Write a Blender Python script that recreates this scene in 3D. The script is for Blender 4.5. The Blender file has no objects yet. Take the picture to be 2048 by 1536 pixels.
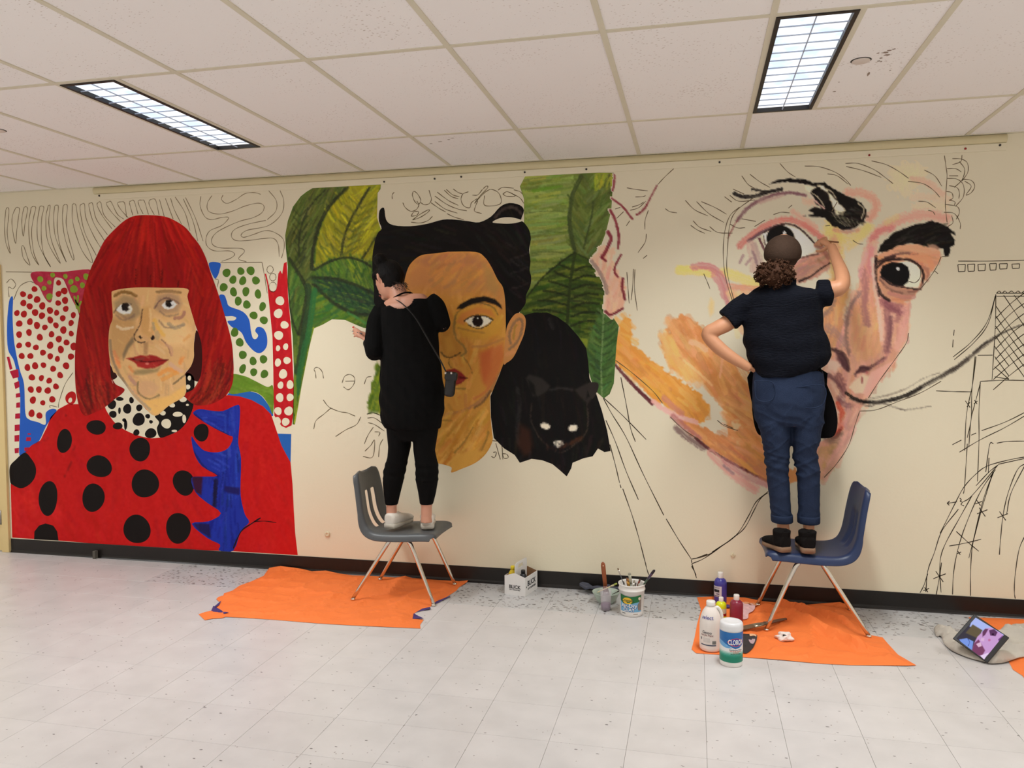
import bpy, bmesh, math, random
import numpy as np
from mathutils import Vector, Matrix, geometry

random.seed(7)
RNG = np.random.default_rng(7)
SC = bpy.context.scene
COL = SC.collection

# ------------------------------------------------------------------ camera, world, exposure
FPX, YAW, PITCH, ROLL = 1576.34, -0.2285, -0.047365, -0.00487
CAMP = np.array([0.0, -4.9898, 1.5653])
HC = 2.743                                   # ceiling height
_cy, _sy, _cp, _sp = math.cos(YAW), math.sin(YAW), math.cos(PITCH), math.sin(PITCH)
_f = np.array([_sy * _cp, _cy * _cp, _sp]); _r = np.array([_cy, -_sy, 0.0]); _u = np.cross(_r, _f)
_cr, _sr = math.cos(ROLL), math.sin(ROLL)
_R, _U = _r * _cr + _u * _sr, _u * _cr - _r * _sr
cam_d = bpy.data.cameras.new('camera'); cam = bpy.data.objects.new('camera', cam_d); COL.objects.link(cam)
cam_d.sensor_fit = 'HORIZONTAL'; cam_d.sensor_width = 36.0; cam_d.lens = FPX / 2048 * 36.0
cam_d.clip_start = 0.05; cam_d.clip_end = 60
_m = Matrix.Identity(4)
for _i in range(3):
    _m[_i][0], _m[_i][1], _m[_i][2], _m[_i][3] = _R[_i], _U[_i], -_f[_i], CAMP[_i]
cam.matrix_world = _m
SC.camera = cam
world = bpy.data.worlds.new('world'); SC.world = world; world.use_nodes = True
world.node_tree.nodes['Background'].inputs[0].default_value = (0.9, 0.95, 1.0, 1)
world.node_tree.nodes['Background'].inputs[1].default_value = 0.25
SC.view_settings.view_transform = 'Standard'; SC.view_settings.look = 'None'
SC.view_settings.exposure = 0.0; SC.view_settings.gamma = 1.0; SC.view_settings.use_curve_mapping = False
LAMP = 24.0                                  # watts of each louvred fluorescent fixture

def ray(x, y): return _f * FPX + _R * (x - 1024) - _U * (y - 768)
def on_z(x, y, z=0.0):
    d = ray(x, y); return CAMP + d * (z - CAMP[2]) / d[2]
def on_y(x, y, Y=0.0):
    d = ray(x, y); return CAMP + d * (Y - CAMP[1]) / d[1]
def wall_xz(P):
    P = np.asarray(P, float)
    d = _f[None] * FPX + _R[None] * (P[:, 0:1] - 1024) - _U[None] * (P[:, 1:2] - 768)
    t = -CAMP[1] / d[:, 1]
    return CAMP[0] + d[:, 0] * t, CAMP[2] + d[:, 2] * t

# ------------------------------------------------------------------ colours, materials
def lin(c):
    c = np.asarray(c, float) / 255.0
    return np.where(c <= 0.04045, c / 12.92, ((c + 0.055) / 1.055) ** 2.4)
def rgba(c, k=1.0):
    l = np.clip(lin(c) * k, 0, 0.97); return (float(l[0]), float(l[1]), float(l[2]), 1.0)
def nodes_of(name):
    m = bpy.data.materials.new(name); m.use_nodes = True
    nt = m.node_tree; b = nt.nodes['Principled BSDF']; return m, nt, b
def mat(name, c, rough=0.5, var=0.08, scale=20.0, bump=0.0, bscale=None, metal=0.0, spec=0.5, coat=0.0, stretch=None, c2=None, trans=0.0, alpha=1.0, sheen=0.0):
    """procedural material: noise between two tones of the colour, optional bump"""
    m, nt, b = nodes_of(name); N, L = nt.nodes, nt.links
    tc = N.new('ShaderNodeTexCoord'); mp = N.new('ShaderNodeMapping'); L.new(tc.outputs['Object'], mp.inputs[0])
    if stretch: mp.inputs['Scale'].default_value = stretch
    nz = N.new('ShaderNodeTexNoise'); nz.inputs['Scale'].default_value = scale; nz.inputs['Detail'].default_value = 4
    L.new(mp.outputs[0], nz.inputs['Vector'])
    mx = N.new('ShaderNodeMix'); mx.data_type = 'RGBA'
    a = rgba(c, 1 - var); bb = rgba(c2, 1.0) if c2 is not None else rgba(c, 1 + var)
    mx.inputs[6].default_value = a; mx.inputs[7].default_value = bb
    L.new(nz.outputs['Fac'], mx.inputs[0]); L.new(mx.outputs[2], b.inputs['Base Color'])
    b.inputs['Roughness'].default_value = rough; b.inputs['Metallic'].default_value = metal
    b.inputs['Specular IOR Level'].default_value = spec; b.inputs['Coat Weight'].default_value = coat
    b.inputs['Transmission Weight'].default_value = trans; b.inputs['Alpha'].default_value = alpha
    b.inputs['Sheen Weight'].default_value = sheen
    if bump > 0:
        bp = N.new('ShaderNodeBump'); bp.inputs['Strength'].default_value = bump; bp.inputs['Distance'].default_value = 0.01
        n2 = N.new('ShaderNodeTexNoise'); n2.inputs['Scale'].default_value = bscale or scale; n2.inputs['Detail'].default_value = 5
        L.new(mp.outputs[0], n2.inputs['Vector']); L.new(n2.outputs['Fac'], bp.inputs['Height']); L.new(bp.outputs[0], b.inputs['Normal'])
    return m
def attr_mat(name, rough=0.6, amt=0.10, bump=0.15, scale=90.0, spec=0.3):
    """paint whose colour comes from the mesh's own colour layer, with fine grain"""
    m, nt, b = nodes_of(name); N, L = nt.nodes, nt.links
    at = N.new('ShaderNodeAttribute'); at.attribute_name = 'Col'
    tc = N.new('ShaderNodeTexCoord'); nz = N.new('ShaderNodeTexNoise'); nz.inputs['Scale'].default_value = scale; nz.inputs['Detail'].default_value = 6
    L.new(tc.outputs['Object'], nz.inputs['Vector'])
    mr = N.new('ShaderNodeMapRange'); mr.inputs['To Min'].default_value = 1 - amt; mr.inputs['To Max'].default_value = 1 + amt
    L.new(nz.outputs['Fac'], mr.inputs['Value'])
    vm = N.new('ShaderNodeVectorMath'); vm.operation = 'SCALE'; L.new(at.outputs['Color'], vm.inputs[0]); L.new(mr.outputs[0], vm.inputs['Scale'])
    L.new(vm.outputs[0], b.inputs['Base Color']); b.inputs['Roughness'].default_value = rough; b.inputs['Specular IOR Level'].default_value = spec
    if bump:
        bp = N.new('ShaderNodeBump'); bp.inputs['Strength'].default_value = bump; bp.inputs['Distance'].default_value = 0.002
        L.new(nz.outputs['Fac'], bp.inputs['Height']); L.new(bp.outputs[0], b.inputs['Normal'])
    return m

# ------------------------------------------------------------------ object helpers
def tag(o, label=None, cat=None, group=None, kind=None):
    if label: o['label'] = label
    if cat: o['category'] = cat
    if group: o['group'] = group
    if kind: o['kind'] = kind
    return o
def empty(name, loc=(0, 0, 0), rz=0.0, label=None, cat=None, group=None):
    o = bpy.data.objects.new(name, None); COL.objects.link(o); o.location = loc; o.rotation_euler = (0, 0, rz)
    o.empty_display_size = 0.05
    return tag(o, label, cat, group)
def link(name, me, m=None, parent=None, smooth=False):
    if m is not None and not len(me.materials): me.materials.append(m)
    o = bpy.data.objects.new(name, me); COL.objects.link(o)
    if parent is not None: o.parent = parent
    if smooth:
        me.polygons.foreach_set('use_smooth', [True] * len(me.polygons))
    return o
def mesh(name, V, F, m=None, parent=None, smooth=False):
    me = bpy.data.meshes.new(name); me.from_pydata([tuple(map(float, v)) for v in V], [], [tuple(map(int, f)) for f in F]); me.update()
    return link(name, me, m, parent, smooth)
def from_bm(name, bm, m=None, parent=None, smooth=False):
    me = bpy.data.meshes.new(name); bmesh.ops.recalc_face_normals(bm, faces=bm.faces); bm.to_mesh(me); bm.free()
    return link(name, me, m, parent, smooth)
def box_bm(bm, x0, x1, y0, y1, z0, z1, bevel=0.0):
    r = bmesh.ops.create_cube(bm, size=1.0)
    bmesh.ops.transform(bm, matrix=Matrix.Translation(((x0 + x1) / 2, (y0 + y1) / 2, (z0 + z1) / 2)) @ Matrix.Diagonal((x1 - x0, y1 - y0, z1 - z0, 1)), verts=r['verts'])
    if bevel:
        es = list({e for v in r['verts'] for e in v.link_edges})
        bmesh.ops.bevel(bm, geom=es, offset=bevel, segments=2, profile=0.5, affect='EDGES')
def box(name, x0, x1, y0, y1, z0, z1, m, parent=None, bevel=0.0):
    bm = bmesh.new(); box_bm(bm, x0, x1, y0, y1, z0, z1, bevel); return from_bm(name, bm, m, parent)
def lathe_data(prof, n=40, cap=True):
    V, F = [], []
    for (r, z) in prof:
        for k in range(n):
            a = 2 * math.pi * k / n; V.append((r * math.cos(a), r * math.sin(a), z))
    for i in range(len(prof) - 1):
        for k in range(n):
            k2 = (k + 1) % n; F.append((i * n + k, i * n + k2, (i + 1) * n + k2, (i + 1) * n + k))
    if cap:
        F.append(tuple(reversed(range(n)))); F.append(tuple((len(prof) - 1) * n + k for k in range(n)))
    return V, F
def lathe(name, prof, m, parent=None, n=40, cap=True, smooth=True):
    V, F = lathe_data(prof, n, cap); o = mesh(name, V, F, m, parent, smooth)
    for p in o.data.polygons:
        if len(p.vertices) > 4: p.use_smooth = False
    return o
def frames(P):
    P = [Vector(p) for p in P]; out = []; up = None
    for i in range(len(P)):
        t = (P[min(i + 1, len(P) - 1)] - P[max(i - 1, 0)]).normalized()
        if up is None:
            up = Vector((0, 0, 1)) if abs(t.z) < 0.9 else Vector((0, 1, 0))
        a = (up - t * up.dot(t)).normalized(); b = t.cross(a); up = a; out.append((P[i], a, b))
    return out
def tube_data(P, R, n=12, flat=1.0):
    if not hasattr(R, '__len__'): R = [R] * len(P)
    V, F = [], []
    for (p, a, b), r in zip(frames(P), R):
        for k in range(n):
            t = 2 * math.pi * k / n; v = p + a * (r * math.cos(t) * flat) + b * (r * math.sin(t)); V.append(tuple(v))
    for i in range(len(P) - 1):
        for k in range(n):
            k2 = (k + 1) % n; F.append((i * n + k, i * n + k2, (i + 1) * n + k2, (i + 1) * n + k))
    F.append(tuple(reversed(range(n)))); F.append(tuple((len(P) - 1) * n + k for k in range(n)))
    return V, F
def tube(name, P, R, m, parent=None, n=12, flat=1.0):
    V, F = tube_data(P, R, n, flat); return mesh(name, V, F, m, parent, True)
def cr(pts, closed=False, n=8):
    """Catmull-Rom curve through points"""
    P = np.asarray(pts, float)
    if len(P) < 3 and not closed:
        t = np.linspace(0, 1, n + 1)[:, None]; return P[0] * (1 - t) + P[-1] * t
    if closed: Q = np.vstack([P[-1:], P, P[:2]])
    else: Q = np.vstack([2 * P[:1] - P[1:2], P, 2 * P[-1:] - P[-2:-1]])
    t = np.linspace(0, 1, n, endpoint=False)[:, None]; out = []
    for i in range(1, len(Q) - 2):
        a, b, c, d = Q[i - 1], Q[i], Q[i + 1], Q[i + 2]
        out.append(0.5 * (2 * b + (c - a) * t + (2 * a - 5 * b + 4 * c - d) * t ** 2 + (3 * b - a - 3 * c + d) * t ** 3))
    out = np.vstack(out)
    if not closed: out = np.vstack([out, P[-1:]])
    return out
# ------------------------------------------------------------------ the room
def wall_mat(name, c):
    m, nt, b = nodes_of(name); N, L = nt.nodes, nt.links
    tc = N.new('ShaderNodeTexCoord'); nz = N.new('ShaderNodeTexNoise'); nz.inputs['Scale'].default_value = 1.3; nz.inputs['Detail'].default_value = 3
    L.new(tc.outputs['Object'], nz.inputs['Vector'])
    mx = N.new('ShaderNodeMix'); mx.data_type = 'RGBA'; mx.inputs[6].default_value = rgba(c, 0.97); mx.inputs[7].default_value = rgba(c, 1.03)
    L.new(nz.outputs['Fac'], mx.inputs[0]); L.new(mx.outputs[2], b.inputs['Base Color'])
    b.inputs['Roughness'].default_value = 0.45; b.inputs['Specular IOR Level'].default_value = 0.3
    n2 = N.new('ShaderNodeTexNoise'); n2.inputs['Scale'].default_value = 60; n2.inputs['Detail'].default_value = 4; L.new(tc.outputs['Object'], n2.inputs['Vector'])
    bp = N.new('ShaderNodeBump'); bp.inputs['Strength'].default_value = 0.06; bp.inputs['Distance'].default_value = 0.01
    L.new(n2.outputs['Fac'], bp.inputs['Height']); L.new(bp.outputs[0], b.inputs['Normal'])
    return m
WALLC = (238, 228, 201)
M = {}
M['wall'] = wall_mat('wall_paint', WALLC)
M['trim'] = mat('trim_paint', (214, 201, 160), 0.5, 0.04, 6)
M['base'] = mat('black_vinyl', (27, 23, 21), 0.35, 0.2, 14, spec=0.4)
M['door'] = mat('door_paint', (226, 200, 142), 0.45, 0.05, 5)
M['steel'] = mat('brushed_steel', (150, 145, 135), 0.35, 0.1, 40, metal=0.9)
M['paint'] = attr_mat('mural_paint', 0.6, 0.07, 0.25, 160.0, 0.14)
M['ink'] = mat('marker_ink', (58, 48, 36), 0.6, 0.3, 40)

def ceil_mat():
    m, nt, b = nodes_of('ceiling_tile'); N, L = nt.nodes, nt.links
    geo = N.new('ShaderNodeNewGeometry'); mp = N.new('ShaderNodeMapping'); L.new(geo.outputs['Position'], mp.inputs[0])
    mp.inputs['Scale'].default_value = (44, 95, 1)
    vo = N.new('ShaderNodeTexVoronoi'); vo.inputs['Scale'].default_value = 1.0; vo.inputs['Randomness'].default_value = 1.0; L.new(mp.outputs[0], vo.inputs['Vector'])
    nz = N.new('ShaderNodeTexNoise'); nz.inputs['Scale'].default_value = 3.0; L.new(geo.outputs['Position'], nz.inputs['Vector'])
    th = N.new('ShaderNodeMapRange'); th.inputs['From Min'].default_value = 0.35; th.inputs['From Max'].default_value = 0.75
    th.inputs['To Min'].default_value = 0.06; th.inputs['To Max'].default_value = 0.24; L.new(nz.outputs['Fac'], th.inputs['Value'])
    lt = N.new('ShaderNodeMath'); lt.operation = 'LESS_THAN'; L.new(vo.outputs['Distance'], lt.inputs[0]); L.new(th.outputs[0], lt.inputs[1])
    oi = N.new('ShaderNodeObjectInfo')
    c0 = N.new('ShaderNodeMix'); c0.data_type = 'RGBA'; c0.inputs[6].default_value = rgba((246, 240, 237)); c0.inputs[7].default_value = rgba((250, 245, 242)); L.new(oi.outputs['Random'], c0.inputs[0])
    mx = N.new('ShaderNodeMix'); mx.data_type = 'RGBA'; L.new(c0.outputs[2], mx.inputs[6]); mx.inputs[7].default_value = rgba((208, 194, 184))
    L.new(lt.outputs[0], mx.inputs[0]); L.new(mx.outputs[2], b.inputs['Base Color'])
    b.inputs['Roughness'].default_value = 0.9; b.inputs['Specular IOR Level'].default_value = 0.1
    bp = N.new('ShaderNodeBump'); bp.inputs['Strength'].default_value = 0.25; bp.inputs['Distance'].default_value = 0.004; bp.invert = True
    L.new(lt.outputs[0], bp.inputs['Height']); L.new(bp.outputs[0], b.inputs['Normal'])
    return m
def floor_mat(name, speck, c, lo, hi):
    m, nt, b = nodes_of(name); N, L = nt.nodes, nt.links
    geo = N.new('ShaderNodeNewGeometry'); oi = N.new('ShaderNodeObjectInfo')
    c0 = N.new('ShaderNodeMix'); c0.data_type = 'RGBA'; c0.inputs[6].default_value = rgba(c, 0.98); c0.inputs[7].default_value = rgba(c, 1.02); L.new(oi.outputs['Random'], c0.inputs[0])
    n0 = N.new('ShaderNodeTexNoise'); n0.inputs['Scale'].default_value = 7; n0.inputs['Detail'].default_value = 5; L.new(geo.outputs['Position'], n0.inputs['Vector'])
    c1 = N.new('ShaderNodeMix'); c1.data_type = 'RGBA'; c1.blend_type = 'MULTIPLY'; c1.inputs[0].default_value = 0.35
    L.new(c0.outputs[2], c1.inputs[6]); L.new(n0.outputs['Color'], c1.inputs[7])
    r0 = N.new('ShaderNodeMapRange'); r0.inputs['From Min'].default_value = .3; r0.inputs['From Max'].default_value = .7; r0.inputs['To Min'].default_value = .93; r0.inputs['To Max'].default_value = 1.03
    L.new(n0.outputs['Fac'], r0.inputs['Value'])
    sc = N.new('ShaderNodeVectorMath'); sc.operation = 'SCALE'; L.new(c0.outputs[2], sc.inputs[0]); L.new(r0.outputs[0], sc.inputs['Scale'])
    # elongated chips: two voronoi layers with a warped coordinate
    nzw = N.new('ShaderNodeTexNoise'); nzw.inputs['Scale'].default_value = 40; L.new(geo.outputs['Position'], nzw.inputs['Vector'])
    ad = N.new('ShaderNodeVectorMath'); ad.operation = 'MULTIPLY_ADD'; L.new(nzw.outputs['Color'], ad.inputs[0]); ad.inputs[1].default_value = (.012, .012, 0); L.new(geo.outputs['Position'], ad.inputs[2])
    prev = sc.outputs[0]
    for (sx, sy, dark, dens) in ((28, 60, (104, 98, 96), 1.0), (52, 36, (160, 150, 146), 0.9), (17, 25, (58, 52, 50), 0.42)):
        mp = N.new('ShaderNodeMapping'); mp.inputs['Scale'].default_value = (sx, sy, 1); mp.inputs['Rotation'].default_value = (0, 0, sx * .1); L.new(ad.outputs[0], mp.inputs[0])
        vo = N.new('ShaderNodeTexVoronoi'); vo.inputs['Scale'].default_value = 1.0; L.new(mp.outputs[0], vo.inputs['Vector'])
        sp = N.new('ShaderNodeSeparateColor'); L.new(vo.outputs['Color'], sp.inputs[0])
        th = N.new('ShaderNodeMapRange'); th.inputs['From Min'].default_value = lo; th.inputs['From Max'].default_value = hi; th.inputs['To Min'].default_value = 0; th.inputs['To Max'].default_value = speck * dens; L.new(sp.outputs[0], th.inputs['Value'])
        lt = N.new('ShaderNodeMath'); lt.operation = 'LESS_THAN'; L.new(vo.outputs['Distance'], lt.inputs[0]); L.new(th.outputs[0], lt.inputs[1])
        mx = N.new('ShaderNodeMix'); mx.data_type = 'RGBA'; L.new(prev, mx.inputs[6]); mx.inputs[7].default_value = rgba(dark); L.new(lt.outputs[0], mx.inputs[0]); prev = mx.outputs[2]
    L.new(prev, b.inputs['Base Color'])
    rr = N.new('ShaderNodeMapRange'); rr.inputs['To Min'].default_value = .24; rr.inputs['To Max'].default_value = .42; L.new(n0.outputs['Fac'], rr.inputs['Value']); L.new(rr.outputs[0], b.inputs['Roughness'])
    b.inputs['Specular IOR Level'].default_value = 0.45
    return m
M['ceil'] = ceil_mat()
M['grid'] = mat('ceiling_grid', (220, 212, 190), 0.6, 0.05, 12)
M['floor'] = floor_mat('floor_tile', 0.20, (208, 203, 201), .80, 1.0)
M['floor_speck'] = floor_mat('speckled_tile', 0.42, (199, 197, 196), .30, 1.0)
M['joint'] = mat('floor_joint', (146, 138, 131), 0.8, 0.1, 30)
M['void'] = mat('plenum', (60, 56, 52), 0.9, 0.1, 10)

X0, X1, Y0 = -7.2, 4.6, -8.6
floor = tag(box('floor', X0, X1, Y0, 0.0, -0.06, -0.003, M['joint']), kind='structure')
T = 0.3048
def tile_mesh(name, sx, sy, h, bev, m):
    bm = bmesh.new(); box_bm(bm, -sx / 2, sx / 2, -sy / 2, sy / 2, -h, 0)
    if bev:
        es = [e for e in bm.edges if all(abs(v.co.z) < 1e-6 for v in e.verts)]
        bmesh.ops.bevel(bm, geom=es, offset=bev, segments=1, affect='EDGES')
    me = bpy.data.meshes.new(name); bm.to_mesh(me); bm.free(); me.materials.append(m); return me
XF, YF = -0.5571, -0.456
tm = tile_mesh('floor_tile', T - .0012, T - .0012, .003, .0006, M['floor']); ts = tile_mesh('floor_tile_speckled', T - .0012, T - .0012, .003, .0006, M['floor_speck'])
yh = 0.456 - T
tm2 = tile_mesh('floor_tile_cut', T - .0012, yh, .003, .0006, M['floor']); ts2 = tile_mesh('floor_tile_speckled_cut', T - .0012, yh, .003, .0006, M['floor_speck'])
i0, i1, j1 = -16, 9, 7
for i in range(i0, i1):
    cx = XF + (i + .5) * T; sp = cx > -3.62
    o = link('floor_tile', ts2 if sp else tm2, None, floor); o.location = (cx, -yh / 2, 0)
    o = link('floor_tile', ts if sp else tm, None, floor); o.location = (cx, -yh - T / 2, 0)
    for j in range(j1):
        xw = 3.9 - .23 * j                       # the view narrows towards the camera
        o = link('floor_tile', tm, None, floor); o.location = (cx, YF - (j + .5) * T, 0)
ax, bx2, yb = XF + i0 * T, XF + i1 * T, YF - j1 * T
for (a, b2, c, d) in ((X0, X1, Y0, yb), (X0, ax, yb, 0), (bx2, X1, yb, 0)):
    o = box('floor_sheet', a, b2, c, d, -.003, 0, M['floor'], floor)

tag(box('wall_back', X0, X1, 0.0, 0.12, 0, HC + .12, M['wall']), kind='structure')
M['wall2'] = mat('room_wall', (242, 238, 230), 0.7, 0.04, 3)
tag(box('wall_left', X0 - .12, X0, Y0, 0.0, 0, HC + .12, M['wall2']), kind='structure')
tag(box('wall_right', X1, X1 + .12, Y0, 0.0, 0, HC + .12, M['wall2']), kind='structure')
tag(box('wall_front', X0, X1, Y0 - .12, Y0, 0, HC + .12, M['wall2']), kind='structure')

# ceiling: slab, T-bar grid, lay-in tiles
ceiling = tag(box('ceiling', X0, X1, Y0, 0.0, HC + .05, HC + .12, M['void']), kind='structure')
G = 0.6096; CX0, CY0 = -2.7833, 0.7519
xs = [CX0 + G * i for i in range(-7, 13)]; xs = [x for x in xs if X0 < x < X1]; xe = [X0] + xs + [X1]
ys = [0.0, -CY0]
while ys[-1] - 2 * G > Y0: ys.append(ys[-1] - 2 * G)
ys.append(Y0)
lights = []
for li in (-1, 0, 1, 2):
    for lj in (0, 3, 5):
        x = CX0 + li * 5 * G
        if X0 < x and x + G < X1: lights.append((x, lj))
b2 = .0115
cache = {}
for k in range(len(xe) - 1):
    for r in range(len(ys) - 1):
        a, b_, c, d = xe[k], xe[k + 1], ys[r + 1], ys[r]
        if any(abs(a - lx) < .01 and r == lj + 1 for lx, lj in lights): a += G / 2
        w, h = b_ - a, d - c
        key = (round(w, 3), round(h, 3))
        if key not in cache:
            bm = bmesh.new(); box_bm(bm, -w / 2 + b2 - .004, w / 2 - b2 + .004, -h / 2 + b2 - .004, h / 2 - b2 + .004, .004, .02)
            me = bpy.data.meshes.new('ceiling_tile'); bm.to_mesh(me); bm.free(); me.materials.append(M['ceil']); cache[key] = me
        o = link('ceiling_tile', cache[key], None, ceiling); o.location = ((a + b_) / 2, (c + d) / 2, HC)
for x in xs: box('ceiling_runner', x - b2, x + b2, Y0, 0, HC - .0005, HC + .03, M['grid'], ceiling)
for y in ys[1:-1]:
    for k in range(len(xe) - 1): box('ceiling_cross_tee', xe[k] + b2, xe[k + 1] - b2, y - b2, y + b2, HC, HC + .028, M['grid'], ceiling)
for lx, lj in lights: box('ceiling_cross_tee', lx + G / 2 - b2, lx + G / 2 + b2, ys[lj + 2] + b2, ys[lj + 1] - b2, HC, HC + .028, M['grid'], ceiling)
box('ceiling_wall_angle', X0, X1, -.022, 0, HC - .001, HC + .03, M['grid'], ceiling)

# fluorescent troffers
def lamp_mat():
    m, nt, b = nodes_of('lamp_glow'); N, L = nt.nodes, nt.links
    tc = N.new('ShaderNodeTexCoord'); nz = N.new('ShaderNodeTexNoise'); nz.inputs['Scale'].default_value = 8; nz.inputs['Detail'].default_value = 3; L.new(tc.outputs['Object'], nz.inputs['Vector'])
    rp = N.new('ShaderNodeValToRGB'); rp.color_ramp.elements[0].position = .38; rp.color_ramp.elements[1].position = .58
    rp.color_ramp.elements[0].color = (.66, .77, .95, 1); rp.color_ramp.elements[1].color = (1, 1, 1, 1); L.new(nz.outputs['Fac'], rp.inputs[0])
    em = N.new('ShaderNodeEmission'); L.new(rp.outputs[0], em.inputs[0]); em.inputs[1].default_value = 1.3
    L.new(em.outputs[0], nt.nodes['Material Output'].inputs[0]); return m
M['lamp'] = lamp_mat()
M['troffer'] = mat('troffer_black', (22, 16, 14), 0.5, 0.1, 20)
M['blade'] = mat('louver_blade', (176, 186, 204), 0.5, 0.05, 20)
def troffer(loc, label):
    e = empty('ceiling_light', loc, 0, label, 'ceiling light', 'recessed fluorescent lights in the ceiling')
    w, l, f = G / 2 - 2 * b2, 2 * G - 2 * b2, .017
    bm = bmesh.new()
    box_bm(bm, 0, f, -l, 0, -.004, .018); box_bm(bm, w - f, w, -l, 0, -.004, .018); box_bm(bm, f, w - f, -f, 0, -.004, .018); box_bm(bm, f, w - f, -l, -l + f, -.004, .018)
    from_bm('frame', bm, M['troffer'], e)
    box('housing', 0, w, -l, 0, .0175, .021, M['troffer'], e)
    mesh('lamp_panel', [(f, -f, .016), (w - f, -f, .016), (w - f, -l + f, .016), (f, -l + f, .016)], [(0, 1, 2, 3)], M['lamp'], e)
    box('louver_divider', w / 2 - .0022, w / 2 + .0022, -l + f, -f, .0, .004, M['blade'], e)
    ld = bpy.data.lights.new('tube_light', 'AREA'); ld.shape = 'RECTANGLE'; ld.size = w - 2 * f; ld.size_y = l - 2 * f; ld.energy = LAMP; ld.color = (.968, 1.0, .995); ld.spread = math.radians(132)
    lo = bpy.data.objects.new('tube_light', ld); COL.objects.link(lo); lo.parent = e; lo.location = (w / 2, -l / 2, -.005)      # the louvre keeps the light below a steep cut-off
    n = 13; me = None
    for k in range(1, n):
        y = -f - (l - 2 * f) * k / n
        if me is None:
            o = box('louver_blade', f, w - f, -.0022, .0022, .0, .004, M['blade'], e); me = o.data
        else: o = link('louver_blade', me, None, e)
        o.location = (0, y, 0)
    return e
for lx, lj in lights:
    lab = {-1: 'black-framed louvred ceiling light over the door end of the room', 0: 'black-framed louvred ceiling light above the red-haired portrait', 1: 'black-framed louvred ceiling light beside the round white sprinkler cap', 2: 'black-framed louvred ceiling light past the right end of the mural'}[int(round((lx - CX0) / G / 5))]
    if lj: lab = 'black-framed louvred ceiling light in the rows behind the camera'
    troffer((lx + b2, ys[lj + 1] - b2, HC), lab)

# cap discs in the ceiling
for (px, py, lab) in ((1722, 123, 'round white sprinkler cap in the ceiling beside the stained tile'), (-4, 262, 'round white sprinkler cap in the ceiling towards the door')):
    p = on_z(px, py, HC); e = empty('sprinkler_cap', (p[0], p[1], HC + .004), 0, lab, 'sprinkler')
    lathe('cover_plate', [(.034, .0), (.036, -.002), (.036, -.0045), (.033, -.006), (.0, -.0065)], mat('cap_white', (222, 208, 198), .5, .03), e, 32)
    lathe('shadow_ring', [(.040, .001), (.041, -.0005), (.036, -.0008), (.034, .0)], M['troffer'], e, 32)

# dark scuffs on the tile beside the cap
M['scuff'] = mat('ceiling_scuff', (150, 130, 114), .9, .2, 60)
for (px, py, rx, ry) in ((1770, 105, .014, .006), (1779, 101, .010, .005), (1774, 110, .016, .006), (1788, 98, .008, .005), (1756, 106, .006, .004), (1757, 122, .007, .005), (1762, 123, .005, .005), (1737, 148, .006, .016), (1669, 183, .008, .006), (1678, 164, .005, .004), (1762, 116, .006, .005), (1780, 141, .004, .004), (862, 287, .012, .004), (880, 283, .012, .004), (897, 279, .010, .004), (905, 276, .012, .004)):
    p = on_z(px, py, HC + .004); t = np.linspace(0, 2 * math.pi, 10, endpoint=False); k = RNG.uniform(.6, 1.2, 10)
    mesh('scuff_mark', [(p[0] + rx * math.cos(a) * b, p[1] + ry * 1.6 * math.sin(a) * b, HC + .0035) for a, b in zip(t, k)], [tuple(range(10))[::-1]], M['scuff'], ceiling)

# baseboard with toe, raceway pipe and tack board along the top of the wall, pins
BX0 = -5.135
V = []; prof = [(0, .105), (-.003, .1055), (-.0045, .103), (-.0045, .02), (-.008, .008), (-.016, .0), (0, 0)]
n = len(prof); VV = [(x, y, z) for x in (BX0, X1) for (y, z) in prof]
FF = [(k, (k + 1) % n, n + (k + 1) % n, n + k) for k in range(n)] + [tuple(range(n))[::-1], tuple(range(n, 2 * n))]
tag(mesh('baseboard_back', VV, FF, M['base']), kind='structure')
rx0, rx1 = -4.287, 1.69
pr = [(0, HC - .001)] + [(-.014 - .012 * math.sin(math.pi * t), HC - .003 - .045 * t) for t in np.linspace(0, 1, 9)] + [(0, HC - .05)]
n = len(pr); VV = [(x, y, z) for x in (rx0, rx1) for (y, z) in pr]
FF = [(k, (k + 1) % n, n + (k + 1) % n, n + k) for k in range(n)] + [tuple(range(n))[::-1], tuple(range(n, 2 * n))]
tag(mesh('trim_1', VV, FF, M['trim']), kind='structure')
board = tag(box('trim_2', -4.27, 1.69, -.006, 0, HC - .091, HC - .0505, M['wall'], None, .001), kind='structure')
M['pinb'] = mat('pin_black', (25, 22, 20), .4); M['pinr'] = mat('pin_red', (150, 30, 25), .4)
for (px, py, c) in ((200, 392, 'b'), (769, 364, 'b'), (870, 358, 'b'), (923, 354, 'b'), (1050, 345, 'b'), (1173, 339, 'b'), (1439, 325, 'b'), (1738, 311, 'r'), (1930, 298, 'r'), (1999, 291, 'b')):
    p = on_y(px, py); o = lathe('push_pin', [(.0062, 0), (.0064, .003), (.005, .006), (.0, .0065)], M['pin' + c], board, 12); o.rotation_euler = (math.pi / 2, 0, 0); o.location = (p[0], -.006, p[2])

# steel door frame and door at the left end
door = tag(empty('door_1', (-5.14, 0, 0)), kind='structure')
box('door_jamb', -.065, 0, -.022, .0, 0, 2.205, M['door'], door, .003)
box('door_head', -1.09, -.065, -.022, .0, 2.14, 2.205, M['door'], door, .003)
box('door_jamb', -1.09 - .0, -1.025, -.022, .0, 0, 2.14, M['door'], door, .003)
box('door_leaf', -1.022, -.068, -.012, .0, .012, 2.137, M['door'], door, .002)
for z in (.27, .98, 1.85):
    hb = tube('hinge', [(-.066, -.020, z - .055), (-.066, -.020, z + .055)], .0095, M['steel'], door, 10)
M['cap'] = mat('wall_cap', (226, 213, 180), .5, .05)
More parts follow.
